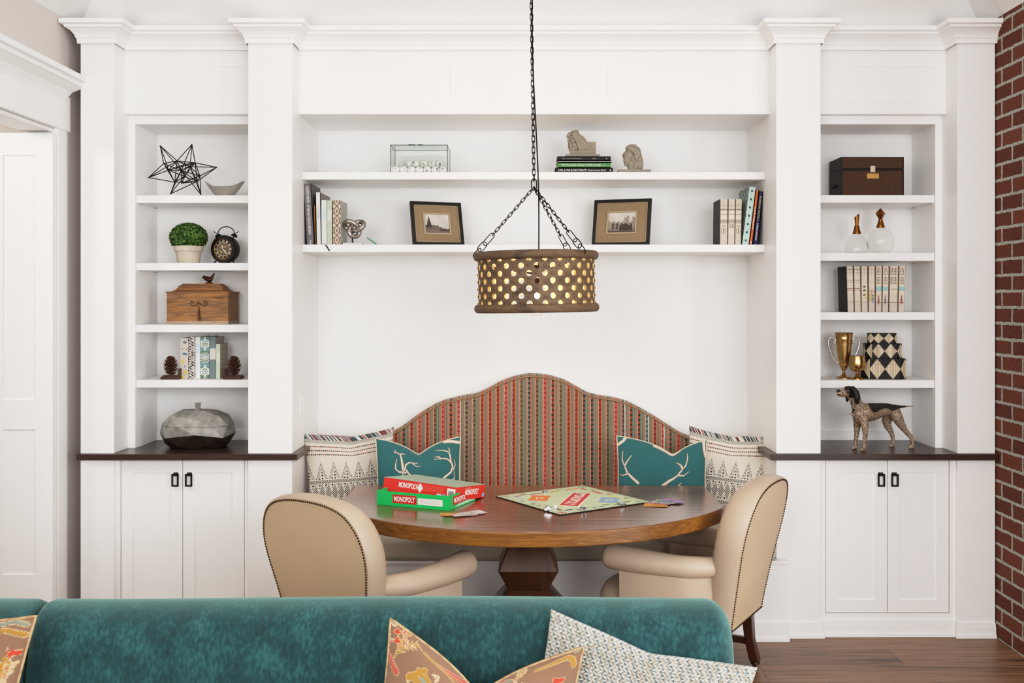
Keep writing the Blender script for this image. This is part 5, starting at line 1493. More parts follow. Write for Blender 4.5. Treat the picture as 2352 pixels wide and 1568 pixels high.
def pframe(label, cx_px, top_px, w, h, yaw, lean_, roll, kind):
    Y = 5.55
    t = thing('picture_frame', label, 'picture frame', (0, 0, 0), 0, 'framed photographs on the lower niche shelf')
    M = Matrix.Rotation(R(yaw), 4, 'Z') @ Matrix.Rotation(R(lean_), 4, 'X') @ Matrix.Rotation(R(roll), 4, 'Y')
    lo = min((M @ V3((x, y, z))).z for x in (-w / 2, w / 2) for y in (0, .018) for z in (0, h))
    M.translation = V3((WX(cx_px, Y), Y, NS[1] - lo + .0005))
    t.matrix_world = M
    b = .019
    mb = MB()
    for x0, z0, x1, z1 in ((-w / 2, 0, w / 2, b), (-w / 2, h - b, w / 2, h), (-w / 2, b, -w / 2 + b, h - b), (w / 2 - b, b, w / 2, h - b)): mb.box(x0, 0, z0, x1, .018, z1)
    mb.build('frame', FBLK, t, bevel=.0015)
    iw, ih = w / 2 - b, h / 2 - b
    mb = MB(); c = .0035
    for x0, z0, x1, z1 in ((-iw, b, iw, b + c), (-iw, h - b - c, iw, h - b), (-iw, b, -iw + c, h - b), (iw - c, b, iw, h - b)): mb.box(x0, .003, z0, x1, .01, z1)
    mb.build('fillet', CHAM, t)
    MB().box(-iw, .009, b, iw, .012, h - b).build('mount', LINEN, t)
    pw, ph = w * .235, h * .21
    zc = h * .5
    mb = MB(); f_ = .009
    for x0, z0, x1, z1 in ((-pw - f_, zc - ph - f_, pw + f_, zc - ph), (-pw - f_, zc + ph, pw + f_, zc + ph + f_), (-pw - f_, zc - ph, -pw, zc + ph), (pw, zc - ph, pw + f_, zc + ph)): mb.box(x0, .003, z0, x1, .01, z1)
    mb.build('inner_frame', CHAM, t, bevel=.001)
    gridpart('photograph', t, pw * 2, ph * 2, frame((0, .0085, zc), (1, 0, 0), (0, 0, 1)), land(kind), 120, 90, mat('photo print', rough=.4, attr=True))
    MB().box(-.02, .018, .0, .02, .021, h * .6).build('easel_back', FBLK, t)
pframe('black framed sepia photograph of a hillside with a cypress, left of the lamp', 1009, 457, .285, .245, 22, -15, 0, 0)
pframe('black framed sepia photograph of ruined arches, right of the lamp', 1424, 446, .315, .258, -20, -13, 0, 1)

# ------------------------------------------------------------------ knot sculpture, glass dish
t = thing('knot_sculpture', 'silver knotted rope sculpture on a black rod and pale stone base', 'sculpture', (WX(811, 5.47), 5.47, NS[1]))
MB().box(-.05, -.03, 0, .05, .03, .012).build('base', mat('pale stone', rgb(206, 206, 196), .6), t, bevel=.002)
MB().cyl((-.003, 0, .01), (-.003, 0, .07), .0042, n=10).build('rod', IRON, t)
pts = []
for k in range(90):
    a = 2 * PI * k / 90
    x, y, z = math.sin(a) + 2 * math.sin(2 * a), math.cos(a) - 2 * math.cos(2 * a), -math.sin(3 * a)
    pts.append((x * .0185 + .006, z * .016, y * .0155 + .093))
MB().tube(pts, .0125, 12, closed=True).build('knot', mat('hammered silver', rgb(176, 168, 160), .28, 1, bump=(120, .8, .004)), t, smooth=180)
t = thing('glass_dish', 'small tilted clear glass dish with a green edge, right of the knot sculpture', 'dish', (WX(858, 5.46), 5.46, NS[1]))
mb = MB(); vs = []
for i in range(13):
    a = PI * .5 * i / 12
    vs += [(-.03 + .05 * (1 - math.cos(a)), -.028, .036 * math.cos(a) + .003), (-.03 + .09 * (1 - math.cos(a)), .04, .036 * math.cos(a) + .003)]
mb.add(vs, [(2 * i, 2 * i + 1, 2 * i + 3, 2 * i + 2) for i in range(12)])
MB_ = mb.build('bowl', glass_thin('dish glass', (.86, .9, .87), .08), t, smooth=180)
MB().tube([(-.03 + .05 * (1 - math.cos(PI * .5 * i / 12)), -.028, .036 * math.cos(PI * .5 * i / 12) + .003) for i in range(13)], .0035, 8).build('rim', mat('green glass edge', rgb(70, 140, 104), .2), t, smooth=180)
MB().box(.01, -.02, 0, .075, .035, .003).build('foot', PANE, t)
# ------------------------------------------------------------------ left bookcase objects
Y5 = 5.46
# wire star
t = MB()
zc_ = LS[0]
def s_(x, y, d): p = P(x, y, Y5); p.y += d; return p
tips = [(371, 336, -.02), (445, 333.5, -.03), (495, 383, .02), (343, 408, -.01), (399, 447.2, -.05), (464, 447.2, -.02), (416, 372, .08), (430, 425, -.09)]
inner = [(380.5, 377, -.03), (383, 389, .03), (444, 372, .03), (442, 385, -.04), (459, 404, .0), (457, 418, -.03), (397, 417, .03), (411, 371, -.03), (415, 402, .06), (425, 395, -.06)]
tw = [s_(*p) for p in tips]; iw_ = [s_(*p) for p in inner]
sole = LS[0] + .003
for p in tw: p.z = max(p.z, sole)
mb = MB()
used_ = set()
for a in tw:
    near = sorted(range(len(iw_)), key=lambda i: (iw_[i] - a).length)[:4]
    for i in near: mb.cyl(a, iw_[i], .0024, n=6)
    for i in near:
        for j in near:
            if i < j and (i, j) not in used_ and (iw_[i] - iw_[j]).length < .16: used_.add((i, j)); mb.cyl(iw_[i], iw_[j], .0024, n=6)
for p in tw + iw_: mb.sphere(p, .0036, 8, 6)
tag(mb.build('wire_star', mat('dark bronze wire', rgb(44, 38, 32), .4, .8), smooth=60), 'open wire star sculpture of dark bronze rods on the top shelf of the left bookcase', 'sculpture')
# silver boat bowl
w_ = (562 - 470) * Y5 / F
prof = [(.30, 0), (.34, .004), (.55, .22), (.78, .58), (1.0, 1.0)]
def bowlpt(u, v, ins=0):
    a = 2 * PI * u; k = len(prof) - 1; q = v * k; i = min(int(q), k - 1); f = q - i
    r = prof[i][0] + (prof[i + 1][0] - prof[i][0]) * f; z = prof[i][1] + (prof[i + 1][1] - prof[i][1]) * f
    hh = .052 + .034 * abs(math.cos(a)) ** 3
    return ((r - ins) * w_ / 2 * math.cos(a), (r - ins) * w_ * .3 * math.sin(a), z * hh + (ins * .1 if v < .3 else 0))
mb = MB().grid(48, 14, lambda u, v: bowlpt(u, v), cu=True).grid(48, 14, lambda u, v: bowlpt(u, v, .03), cu=True, flip=True)
nb_ = 48 * 13
mb.f += [(nb_ + i, nb_ + (i + 1) % 48, 48 * 14 + nb_ + (i + 1) % 48, 48 * 14 + nb_ + i) for i in range(48)]; mb.m += [0] * 48
mb.f.append(tuple(range(48))); mb.m.append(0)
o = mb.build('silver_bowl', mat('brushed silver', rgb(196, 192, 184), .32, .9, var=(14, .2)), smooth=50)
o.location = (WX(516, Y5), Y5, LS[0] + .0005)
tag(o, 'silver boat-shaped bowl with raised ends beside the wire star', 'bowl')
# boxwood
t = thing('potted_boxwood', 'clipped boxwood ball in a pale clay pot on the second shelf of the left bookcase', 'plant', (WX(433, 5.45), 5.45, LS[1] + .0005))
k = 5.45 / F
MB().lathe([(0, 0), (.052, 0), (.056, .004), (.0655, .062), (.074, .064), (.0755, .09), (.072, .0915), (.066, .0915), (.064, .078), (0, .078)], 36, cap=False).build('pot', mat('pale clay', rgb(196, 184, 166), .85, var=(22, .18), bump=(90, .3, .002)), t, smooth=40)
mb = MB()
rs = np.random.RandomState(4)
for _ in range(4200):
    v = rs.normal(size=3); v /= np.linalg.norm(v)
    if v[2] < -.55: v[2] = -v[2]
    r = 1 - .22 * rs.rand() ** 2
    p = np.array([v[0] * .095, v[1] * .085, v[2] * .074]) * r
    p[2] += .135
    if p[2] < .084: p[2] = .084 + rs.rand() * .01
    n = v + rs.normal(size=3) * .55; n /= np.linalg.norm(n)
    a = np.cross(n, rs.normal(size=3)); a /= np.linalg.norm(a); b = np.cross(n, a)
    L_ = .0080 * rs.uniform(.8, 1.25); W_ = L_ * .5
    q = [p - a * L_, p - a * L_ * .4 - b * W_ + n * .001, p + a * L_ * .5 - b * W_ * .85, p + a * L_, p + a * L_ * .5 + b * W_ * .85, p - a * L_ * .4 + b * W_ + n * .001]
    mb.add([tuple(x) for x in q], [(0, 1, 2, 3, 4, 5)], int(rs.randint(3)))
mb.build('foliage', [mat('leaf green', rgb(52, 88, 26), .45), mat('leaf deep green', rgb(30, 56, 18), .5), mat('leaf light green', rgb(92, 122, 40), .4)], t, recalc=False)
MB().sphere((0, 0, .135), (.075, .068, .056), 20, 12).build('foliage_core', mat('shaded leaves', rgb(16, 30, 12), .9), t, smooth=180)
# alarm clock
t = thing('alarm_clock', 'round black twin-bell alarm clock with a floral roman-numeral dial, right of the boxwood', 'clock', (WX(513, 5.47), 5.47, LS[1] + .0005), R(-15))
RC, DC = .0715, .058; zc_ = .076
Mx = Matrix.Translation((0, 0, zc_)) @ Matrix.Rotation(R(90), 4, 'X')
MB().lathe([(0, -DC), (.055, -DC), (RC - .004, -DC * .9), (RC, -DC * .6), (RC + .002, -.01), (RC + .002, 0), (RC, .005), (.0545, .0045), (.0535, 0), (0, 0)], 48, M=Mx, cap=False).build('case', IRON, t, smooth=45)
def dial(u, v):
    C = np.tile(np.array(rgb(58, 44, 36)), (len(u), 1)); x, y = u - .5, v - .5; r = np.hypot(x, y)
    C[(np.abs(np.hypot(np.abs(x) - .11, np.abs(y) - .12) - .05) < .014) & (r < .3)] = rgb(164, 146, 108)
    C[(np.sin(x * 60) * np.sin(y * 66 + 1) > .45) & (r < .3) & (r > .06)] = rgb(182, 164, 122)
    C[(np.abs(r - .47) < .008) | (np.abs(r - .325) < .004)] = rgb(206, 192, 160)
    return C
MB().lathe([(.0535, 0), (.0005, .0004)], 64, M=Mx, cap=False)
mb = MB(); nr = 26; na = 96; uv = [(.5, .5)]; vs = [(0, 0, .0006)]
for i in range(1, nr + 1):
    for j in range(na):
        r = .0537 * i / nr; a = 2 * PI * j / na; vs.append((r * math.cos(a), r * math.sin(a), .0006)); uv.append((.5 + .5 * i / nr * math.cos(a), .5 + .5 * i / nr * math.sin(a)))
fs = [(0, 1 + j, 1 + (j + 1) % na) for j in range(na)] + [(1 + i * na + j, 1 + (i + 1) * na + j, 1 + (i + 1) * na + (j + 1) % na, 1 + i * na + (j + 1) % na) for i in range(nr - 1) for j in range(na)]
mb.add(vs, fs); uv = np.array(uv)
MD = Matrix.Translation((0, -.0002, zc_)) @ Matrix.Rotation(R(90), 4, 'X')
mb.build('dial', ATTR, t, col=dial(uv[:, 0], uv[:, 1]), M=MD, recalc=False)
NUM = mat('ivory numerals', rgb(216, 204, 176), .6)
for i, s in enumerate(['XII', 'I', 'II', 'III', 'IIII', 'V', 'VI', 'VII', 'VIII', 'IX', 'X', 'XI']):
    a = PI / 2 - 2 * PI * i / 12; d = V3((math.cos(a), 0, math.sin(a)))
    text(s, .0035 + .0028 * min(len(s), 4), .0125, NUM, t, frame(V3((0, -.0014, zc_)) + d * .0425, (d.z, 0, -d.x), d), 'numeral')
MB().lathe([(.052, .0), (.0545, .0015), (.0565, .0)], 48, cap=False, M=Matrix.Translation((0, -.001, zc_)) @ Matrix.Rotation(R(90), 4, 'X')).build('bezel', BRASS, t, smooth=180)
for nm, a, L_ in (('hour_hand', 104, .024), ('minute_hand', -52, .038)):
    d = V3((math.cos(R(a)), 0, math.sin(R(a)))); p = V3((0, -.0025, zc_)); n_ = V3((-d.z, 0, d.x))
    MB().add([p - d * .008 - n_ * .0012, p + n_ * -.0022 + d * L_ * .6, p + d * L_, p + n_ * .0022 + d * L_ * .6, p - d * .008 + n_ * .0012], [(0, 1, 2, 3, 4)]).build(nm, LETW, t)
for sx in (-1, 1):
    a = PI / 2 - sx * .62; b = V3((math.cos(a) * RC, .028, zc_ + math.sin(a) * RC)); dv = V3((sx * .42, 0, .9)).normalized()
    mb = MB(); mb.cyl(b - dv * .004, b + dv * .012, .003, n=8)
    rot = V3((0, 0, 1)).rotation_difference(dv).to_matrix().to_4x4()
    mb.lathe([(.017, 0), (.0165, .006), (.012, .012), (.004, .0155), (.0, .016)], 20, M=Matrix.Translation(b + dv * .010) @ rot, cap=False).build('bell', IRON, t, smooth=40)
    MB().tube([b + dv * .026, b + dv * .032 + V3((sx * .004, 0, 0)), b + dv * .036 + V3((sx * .012, 0, -.002)), b + dv * .042 + V3((sx * .013, 0, 0))], [.002, .002, .002, .0028], 6).build('bell_finial', IRON, t, smooth=180)
    fx = sx * .048
    MB().cyl((fx * .8, .012, .028), (fx * 1.25, .006, .003), .0045, .0035, n=8).build('foot', IRON, t, smooth=60)
pts = [(math.cos(q) * .048, .028, zc_ + RC + .012 + math.sin(q) * .036) for q in [PI * i / 20 for i in range(21)]]
MB().tube(pts, .0026, 8).build('handle', IRON, t, smooth=180)
MB().box(-.012, .0, 0.0, .012, .05, .012).build('base_pad', IRON, t, bevel=.003)
# carved chest with bird
Yc = 5.43; CHW = wood('weathered chest wood', [rgb(92, 64, 40), rgb(164, 114, 64), rgb(120, 88, 60), rgb(178, 128, 74)], (4, 30, 34), .6, bump=.25)
zt = lambda y: WZ(y, Yc) - LS[2]
cw = (524 - 383) * Yc / F / 2; cdp = .2
t = thing('wooden_chest', 'weathered wooden casket with a scrolled iron mount and bird knob, in the left bookcase', 'box', ((WX(383, Yc) + WX(524, Yc)) / 2, Yc, LS[2] + .0005))
zs1, zs2, zs3 = zt(682), zt(671), zt(651)
MB().box(-cw, 0, 0, cw, cdp, zs1 - .0015).build('body', CHW, t, bevel=.002)
MB().box(-cw - .0006, -.0006, 0, cw + .0006, cdp, .016).build('foot_band', mat('worn whitewash', rgb(178, 156, 136), .8, var=(60, .4), vscale=(.3, 1, 3)), t)
mb = MB(); vs = []
lv = [(0, zs1), (0, zs2 - .003), (.006, zs2 - .002), (.006, zs2 + .002), (-.018, zs2 + .004), (-.034, zs2 + .012), (-.042, zs2 + .024), (-.046, zs2 + .028), (-.046, zs2 + .034), (-.056, zs3 - .008), (-.060, zs3), ]
for o_, z in lv: vs += [(-cw - o_, -o_, z), (cw + o_, -o_, z), (cw + o_, cdp + o_, z), (-cw - o_, cdp + o_, z)]
n = len(lv)
mb.add(vs, [(j * 4 + i, j * 4 + (i + 1) % 4, (j + 1) * 4 + (i + 1) % 4, (j + 1) * 4 + i) for j in range(n - 1) for i in range(4)] + [(3, 2, 1, 0), tuple((n - 1) * 4 + i for i in range(4))])
ld = mb.build('lid', CHW, t)
RUST = mat('rusty brown iron', rgb(88, 52, 34), .5, .3)
k = Yc / F
bx = (466 - (383 + 524) / 2) * k
mb = MB(); q = lambda x, y, r: (V3((bx + x * k, .10, zs3 + y * k)), r * k)
mb.chain([q(-10, 15, 4.2), q(-5, 12, 5.5), q(3, 10, 6.2), q(7, 13, 4)]); mb.chain([q(6, 13, 4), q(13, 23, 2.0)]); mb.chain([q(-12, 15, 3), q(-15.5, 13.5, .8)]); mb.chain([q(-1, 6, 2), q(-1, 0.5, 2.2)]); mb.chain([q(4, 6, 2), q(4, 0.5, 2.2)]); mb.chain([q(-6, 1, 2), q(8, 1, 2)])
me = remesh(mb, .0014, 3); me.materials.append(mat('bird bronze', rgb(84, 46, 32), .35, .4, var=(50, .3))); me.name = 'bird_knob'
finish('bird_knob', me, ld, smooth=180)
mb = MB(); zc2 = zt(697); bx2 = (457 - (383 + 524) / 2) * k
for sx in (-1, 1):
    pts = [(bx2, -.004, zc2 + .006)]
    pts += [(bx2 + sx * (.004 + .024 * u), -.004, zc2 + .004 - .014 * math.sin(PI * u * .6)) for u in (.2, .4, .6, .8)]
    for i in range(16):
        a = -PI * .45 + i * .36; r = .0145 - .0007 * i; pts.append((bx2 + sx * (.033 + r * math.cos(a) * .9), -.004, zc2 + .003 + r * math.sin(a)))
    mb.tube(pts, .0019, 6)
mb.sphere((bx2, -.004, zc2 + .006), .0035, 8, 6)
mb.build('scroll_mount', RUST, t, smooth=180)
mb = MB().cyl((bx2, -.005, zc2), (bx2 + .001, -.005, zc2 - .026), .0012, n=6).sphere((bx2 + .001, -.005, zc2 - .03), (.0045, .0035, .005), 10, 8).tube([(bx2 + .001, -.005, zc2 - .032), (bx2 + .001, -.006, zc2 - .055), (bx2 + .003, -.006, zc2 - .088)], [.0035, .0055, .007], 10)
mb.build('tassel', RUST, t, smooth=60)
# pine cone bookends
CONE = mat('pine cone scale', rgb(86, 48, 32), .5, var=(70, .35)); BROWN = mat('brown carved wood', rgb(76, 46, 34), .45, var=(30, .25))
def bookend(label, x, sgn, zone, upx):
    t = thing('pine_cone_bookend', label, 'bookend', (WX(x, 5.40), 5.40, LS[3] + .0005), 0, 'pine cone bookends')
    b0, b1 = (-.046, .046)
    mb = MB().box(b0, -.035, 0, b1, .045, .012).box(b0 + .006, -.028, .012, b1 - .004, .04, .02)
    mb.build('base', BROWN, t, bevel=.002)
    ux = -sgn * .042
    MB().box(ux - .004, -.02, .012, ux + .004, .05, .055).build('upright', BROWN, t, bevel=.002)
    mb = MB(); n = 84; cx = sgn * .004; cz = .02
    for i in range(n):
        u = i / n; z = cz + .004 + .086 * u; r = .040 * (math.sin(PI * min(1, .12 + .80 * u)) ** .75) * (1 - .28 * u)
        a = i * 2.39996; d = V3((math.cos(a), math.sin(a), .25 + .75 * u)); d.normalize()
        s = V3((-math.sin(a), math.cos(a), 0)); up_ = d.cross(s)
        c = V3((cx, 0, z)) + V3((math.cos(a), math.sin(a), 0)) * r * .2; L_ = r * .82 + .006; W_ = .0082 * (1 - .4 * u)
        p = [c - s * W_ * .5, c + s * W_ * .5, c + d * L_ * .8 + s * W_, c + d * L_ + V3((0, 0, .002)), c + d * L_ * .8 - s * W_]
        q = [x_ + V3((0, 0, -.003)) for x_ in p]
        mb.add(p + q, [(0, 1, 2, 3, 4), (9, 8, 7, 6, 5)] + [(j, 5 + j, 5 + (j + 1) % 5, (j + 1) % 5) for j in range(5)])
    mb.sphere((cx, 0, cz + .042), (.013, .013, .038), 12, 10)
    mb.build('pine_cone', CONE, t, recalc=True)
bookend('brown pine cone bookend at the left end of the patterned book row', 394, -1, 0, 0)
bookend('brown pine cone bookend on the right of the book row, upright showing', 536, 1, 0, 0)
# faceted lidded box
Yf = 5.38
t = thing('faceted_box', 'faceted grey and dark brown metal box with a flat-topped handle on the left worktop', 'box', (WX(455, Yf), Yf, CT + .0005))
rs = np.random.RandomState(12); pts = []
k = Yf / F
def ring(z, rx, ry, n, ph, jz=0):
    for i in range(n):
        a = 2 * PI * (i + ph) / n; e = .8
        pts.append((rx * math.copysign(abs(math.cos(a)) ** e, math.cos(a)), ry * math.copysign(abs(math.sin(a)) ** e, math.sin(a)), z + jz * (-1) ** i))
ring(0, .142, .090, 7, .2); ring(.020, .168, .105, 8, .6, .006); ring(.066, .192, .128, 8, .1, .009); ring(.122, .178, .118, 8, .55, .004); ring(.160, .152, .098, 7, .25, .005); ring(.190, .098, .06, 5, .1)
bm = bmesh.new()
for p in pts: bm.verts.new(p)
bmesh.ops.convex_hull(bm, input=bm.verts)
bmesh.ops.delete(bm, geom=[v for v in bm.verts if not v.link_faces], context='VERTS')
bmesh.ops.dissolve_limit(bm, angle_limit=R(6), verts=bm.verts, edges=bm.edges)
bmesh.ops.recalc_face_normals(bm, faces=bm.faces)
FG = mat('worn pewter leaf', rgb(152, 149, 143), .5, .5, var=(26, .35), bump=(160, .2, .002)); FD = mat('dark bronze leaf', rgb(66, 54, 46), .38, .6, var=(26, .3), bump=(160, .2, .002))
for part, (co, no) in (('body', ((0, 0, .112), (0, 0, 1))), ('lid', ((0, 0, .1135), (0, 0, -1)))):
    b2 = bm.copy()
    g = bmesh.ops.bisect_plane(b2, geom=b2.verts[:] + b2.edges[:] + b2.faces[:], plane_co=co, plane_no=no, clear_outer=True)
    ed = [e for e in g['geom_cut'] if isinstance(e, bmesh.types.BMEdge)]
    bmesh.ops.contextual_create(b2, geom=ed)
    bmesh.ops.recalc_face_normals(b2, faces=b2.faces)
    me = bpy.data.meshes.new(part); b2.to_mesh(me); b2.free(); me.materials.append(FG); me.materials.append(FD)
    for p in me.polygons: p.material_index = 1 if p.center.z < .074 else 0
    o = finish(part, me, t)
bm.free()
mb = MB().lathe([(.012, .183), (.0145, .2), (.018, .226), (.018, .228), (0, .228)], 4, M=Matrix.Rotation(R(45), 4, 'Z')); mb.build('handle', SILVER, t)

# ------------------------------------------------------------------ right bookcase objects
Yt = 5.43
tw2 = (2076 - 1932) * Yt / F; th = WZ(360.5, Yt) - RS[0]; k = Yt / F
t = thing('tweed_trunk', 'brown woven storage trunk with dark leather edges and a metal latch, right bookcase top shelf', 'box', ((WX(1932, Yt) + WX(2076, Yt)) / 2, Yt, RS[0] + .0005))
TW = mat('brown basket weave', rgb(82, 56, 38), .85, var=(420, .5), bump=(500, .6, .002)); LTH = mat('dark brown leather', rgb(34, 24, 20), .5, spec=.25)
hz = th - (388 - 360.5) * k; hw = tw2 / 2; dd = .205
MB().box(-hw + .001, .001, .001, hw - .001, dd, hz - .001).build('body', TW, t)
l_ = MB().box(-hw + .001, .001, hz + .001, hw - .001, dd, th - .001).build('lid', TW, t)
mb = MB(); e = .008
mb.box(-hw, 0, 0, hw, e, .004).box(-hw, -.0005, hz - .011, hw, .003, hz - .0005)
for sx in (-1, 1): mb.box(min(sx * hw, sx * (hw - .007)), -.0004, 0, max(sx * hw, sx * (hw - .007)), .004, hz - .0005)
mb.box(-hw - .0006, 0, 0, -hw + .002, dd, hz - .0005).box(hw - .002, 0, 0, hw + .0006, dd, hz - .0005)
mb.build('body_trim', LTH, t, bevel=.0008)
mb = MB().box(-hw, -.0005, hz + .0005, hw, .003, hz + .005).box(-hw, -.0005, th - .004, hw, .003, th)
for sx in (-1, 1): mb.box(min(sx * hw, sx * (hw - .007)), -.0004, hz + .0005, max(sx * hw, sx * (hw - .007)), .004, th)
mb.box(-hw - .0006, 0, hz + .0005, -hw + .002, dd, th).box(hw - .002, 0, hz + .0005, hw + .0006, dd, th).box(-hw, 0, th - .002, hw, dd, th)
mb.build('lid_trim', LTH, l_, bevel=.0008)
lx_ = (2004.5 - 2004) * k
MB().box(lx_ - .0125, -.004, hz - .018, lx_ + .0125, 0, hz + .016).box(lx_ - .007, -.007, hz - .014, lx_ + .007, -.004, hz + .004).build('latch', mat('pale nickel', rgb(196, 184, 160), .3, .9), t, bevel=.001)
MB().box(lx_ - .03, -.0015, hz - .05, lx_ + .032, 0, hz - .024).build('name_plate', mat('brass plate', rgb(180, 136, 80), .35, .7), t, bevel=.0005)
MB().tube([(-hw - .001, .07, .06), (-hw - .008, .075, .064), (-hw - .008, .135, .064), (-hw - .001, .14, .06)], .005, 8).build('side_handle', LTH, t, smooth=60)
# perfume bottles
CRACK = None
def crackle():
    m, t_, b = nt('crackle glass'); t_.nodes.remove(b)
    vo = N(t_, 'ShaderNodeTexVoronoi', feature='DISTANCE_TO_EDGE'); vo.inputs['Scale'].default_value = 110
    tc = N(t_, 'ShaderNodeTexCoord'); t_.links.new(tc.outputs['Object'], vo.inputs['Vector'])
    bp = N(t_, 'ShaderNodeBump'); bp.inputs['Strength'].default_value = .25; bp.inputs['Distance'].default_value = .003; t_.links.new(vo.outputs['Distance'], bp.inputs['Height'])
    tr = N(t_, 'ShaderNodeBsdfTransparent'); tr.inputs['Color'].default_value = (*rgb(254, 254, 253), 1)
    gl = N(t_, 'ShaderNodeBsdfGlossy'); gl.inputs['Roughness'].default_value = .06; t_.links.new(bp.outputs[0], gl.inputs['Normal'])
    lw = N(t_, 'ShaderNodeLayerWeight'); lw.inputs['Blend'].default_value = .35; t_.links.new(bp.outputs[0], lw.inputs['Normal'])
    mx = N(t_, 'ShaderNodeMixShader'); t_.links.new(math_(t_, 'ADD', math_(t_, 'MULTIPLY', math_(t_, 'POWER', lw.outputs['Facing'], 3.), .3), .02), mx.inputs[0])
    t_.links.new(tr.outputs[0], mx.inputs[1]); t_.links.new(gl.outputs[0], mx.inputs[2]); t_.links.new(mx.outputs[0], t_.nodes['Material Output'].inputs['Surface'])
    return m
CRACK = crackle()
Yp = 5.44; k = Yp / F; BR_ = mat('antique brass', rgb(150, 98, 46), .28, 1, var=(40, .2))
t = thing('perfume_bottle', 'teardrop clear glass bottle with a slanted brass stopper', 'bottle', (WX(1968, Yp), Yp, RS[1] + .0005))
def b_(pr, n=4):
    out = []
    if len(pr) > 8:
        for i in range(len(pr) - 1):
            a, b, c, d = pr[max(i - 1, 0)], pr[i], pr[i + 1], pr[min(i + 2, len(pr) - 1)]
            for s in range(n):
                u = s / n; out.append(tuple(.5 * (2 * b[j] + (c[j] - a[j]) * u + (2 * a[j] - 5 * b[j] + 4 * c[j] - d[j]) * u * u + (3 * b[j] - a[j] - 3 * c[j] + d[j]) * u ** 3) for j in (0, 1)))
        out.append(pr[-1])
    else: out = pr
    return [(max(r, .05) * k if r else 0, (581.5 - y) * k) for r, y in out]
MB().lathe(b_([(20, 581.5), (25, 580), (26.3, 574), (26, 565), (23.5, 555), (18.5, 545), (12, 538), (8, 535), (7, 533), (5, 533), (5, 536), (11, 541), (17.5, 548), (22.5, 557), (25, 566), (25.3, 574), (24, 579), (0.1, 580)]), 40, cap=False).build('glass_body', CRACK, t, smooth=180)
MB().lathe(b_([(9.5, 536), (9.5, 534), (7.5, 528), (5.5, 520), (5, 517), (0, 516)]), 24, cap=False).build('collar', BR_, t, smooth=40)
mb = MB(); n = 20; vs = []
for z, r in ((518, 3.6), (505, 4.8)): vs += [(r * k * math.cos(2 * PI * i / n), r * k * math.sin(2 * PI * i / n), (581.5 - z) * k) for i in range(n)]
vs += [(5.8 * k * math.cos(2 * PI * i / n), 5.8 * k * math.sin(2 * PI * i / n), (581.5 - 494 + 5 * math.cos(2 * PI * i / n)) * k) for i in range(n)]
mb.add(vs, [(j * n + i, j * n + (i + 1) % n, (j + 1) * n + (i + 1) % n, (j + 1) * n + i) for j in (0, 1) for i in range(n)] + [tuple(range(n))[::-1], tuple(2 * n + i for i in range(n))])
mb.build('stopper', BR_, t, smooth=40)
t = thing('perfume_bottle', 'round clear glass bottle with a diamond-shaped brass stopper', 'bottle', (WX(2022.5, Yp + .03), Yp + .03, RS[1] + .0005))
pr = [(15, 581.5), (22, 578), (27.5, 569), (30.5, 556), (30, 545), (26, 533), (19, 525), (11, 521), (8, 519), (6, 519), (6, 522), (10, 524), (18, 528), (25, 536), (29, 547), (29.3, 556), (26.5, 568), (21, 577), (.1, 580)]
MB().lathe(b_(pr), 44, cap=False).build('glass_body', CRACK, t, smooth=180)
MB().lathe(b_([(9.5, 521), (9.5, 518), (7, 511), (5.6, 506), (5.6, 503), (0, 502)]), 24, cap=False).build('collar', BR_, t, smooth=40)
MB().lathe(b_([(4, 503), (12.5, 488.5), (12.5, 487.5), (.1, 475.5)]), 4, M=Matrix.Rotation(R(12), 4, 'Z'), cap=False).build('stopper', BR_, t)
# trophy and goblet
Yo = 5.47; k = Yo / F
zb3 = (868 - 763)
t = thing('trophy_cup', 'tall brass two-handled trophy cup on the shelf above the hound', 'trophy', (WX(1938, Yo), Yo, RS[3] + .0005))
b_ = lambda pr: [(r * k, z * k) for r, z in pr]
MB().lathe(b_([(20.5, 105), (21, 104), (20.5, 102.5), (19.6, 101), (19, 92), (19.4, 90.5), (18.8, 89), (18.2, 80), (16, 58), (12.5, 38), (8, 25), (4.5, 20.5), (4, 20), (0, 20)]) + [], 44, cap=False).build('cup', GOLD, t, smooth=40)
MB().lathe(b_([(20, 104.5), (19, 100), (18, 80), (15.6, 58), (12, 39), (0, 30)]), 40, cap=False).build('cup_lining', GOLD, t, smooth=40)
MB().lathe(b_([(3.4, 21), (4.4, 19), (2.8, 17.5), (2.6, 14), (4.2, 12), (3, 10.5), (4.5, 8), (11, 4.5), (17, 2.5), (18, 1.5), (18, 0), (0, 0)]), 36, cap=False).build('foot', GOLD, t, smooth=40)
for sx in (-1, 1):
    q = [(18.5, 82), (22, 80), (20.5, 84.5), (19, 88), (24, 94), (31, 93.5), (35.5, 86), (35, 75), (31, 62), (24, 46), (12, 31)]
    pts = [(sx * a * k, 0, b * k) for a, b in q]; pp = []
    for i in range(len(pts) - 1):
        p0, p1, p2, p3 = [V3(pts[min(max(i + d, 0), len(pts) - 1)]) for d in (-1, 0, 1, 2)]
        for s in range(5):
            u = s / 5; pp.append(.5 * (2 * p1 + (p2 - p0) * u + (2 * p0 - 5 * p1 + 4 * p2 - p3) * u * u + (3 * p1 - p0 - 3 * p2 + p3) * u ** 3))
    MB().tube(pp + [V3(pts[-1])], .0034, 8).build('handle', SILVER, t, smooth=180)
Yo = 5.40; k = Yo / F
t = thing('goblet', 'small brass goblet standing in front of the trophy cup', 'goblet', (WX(1969, Yo), Yo, RS[3] + .0005))
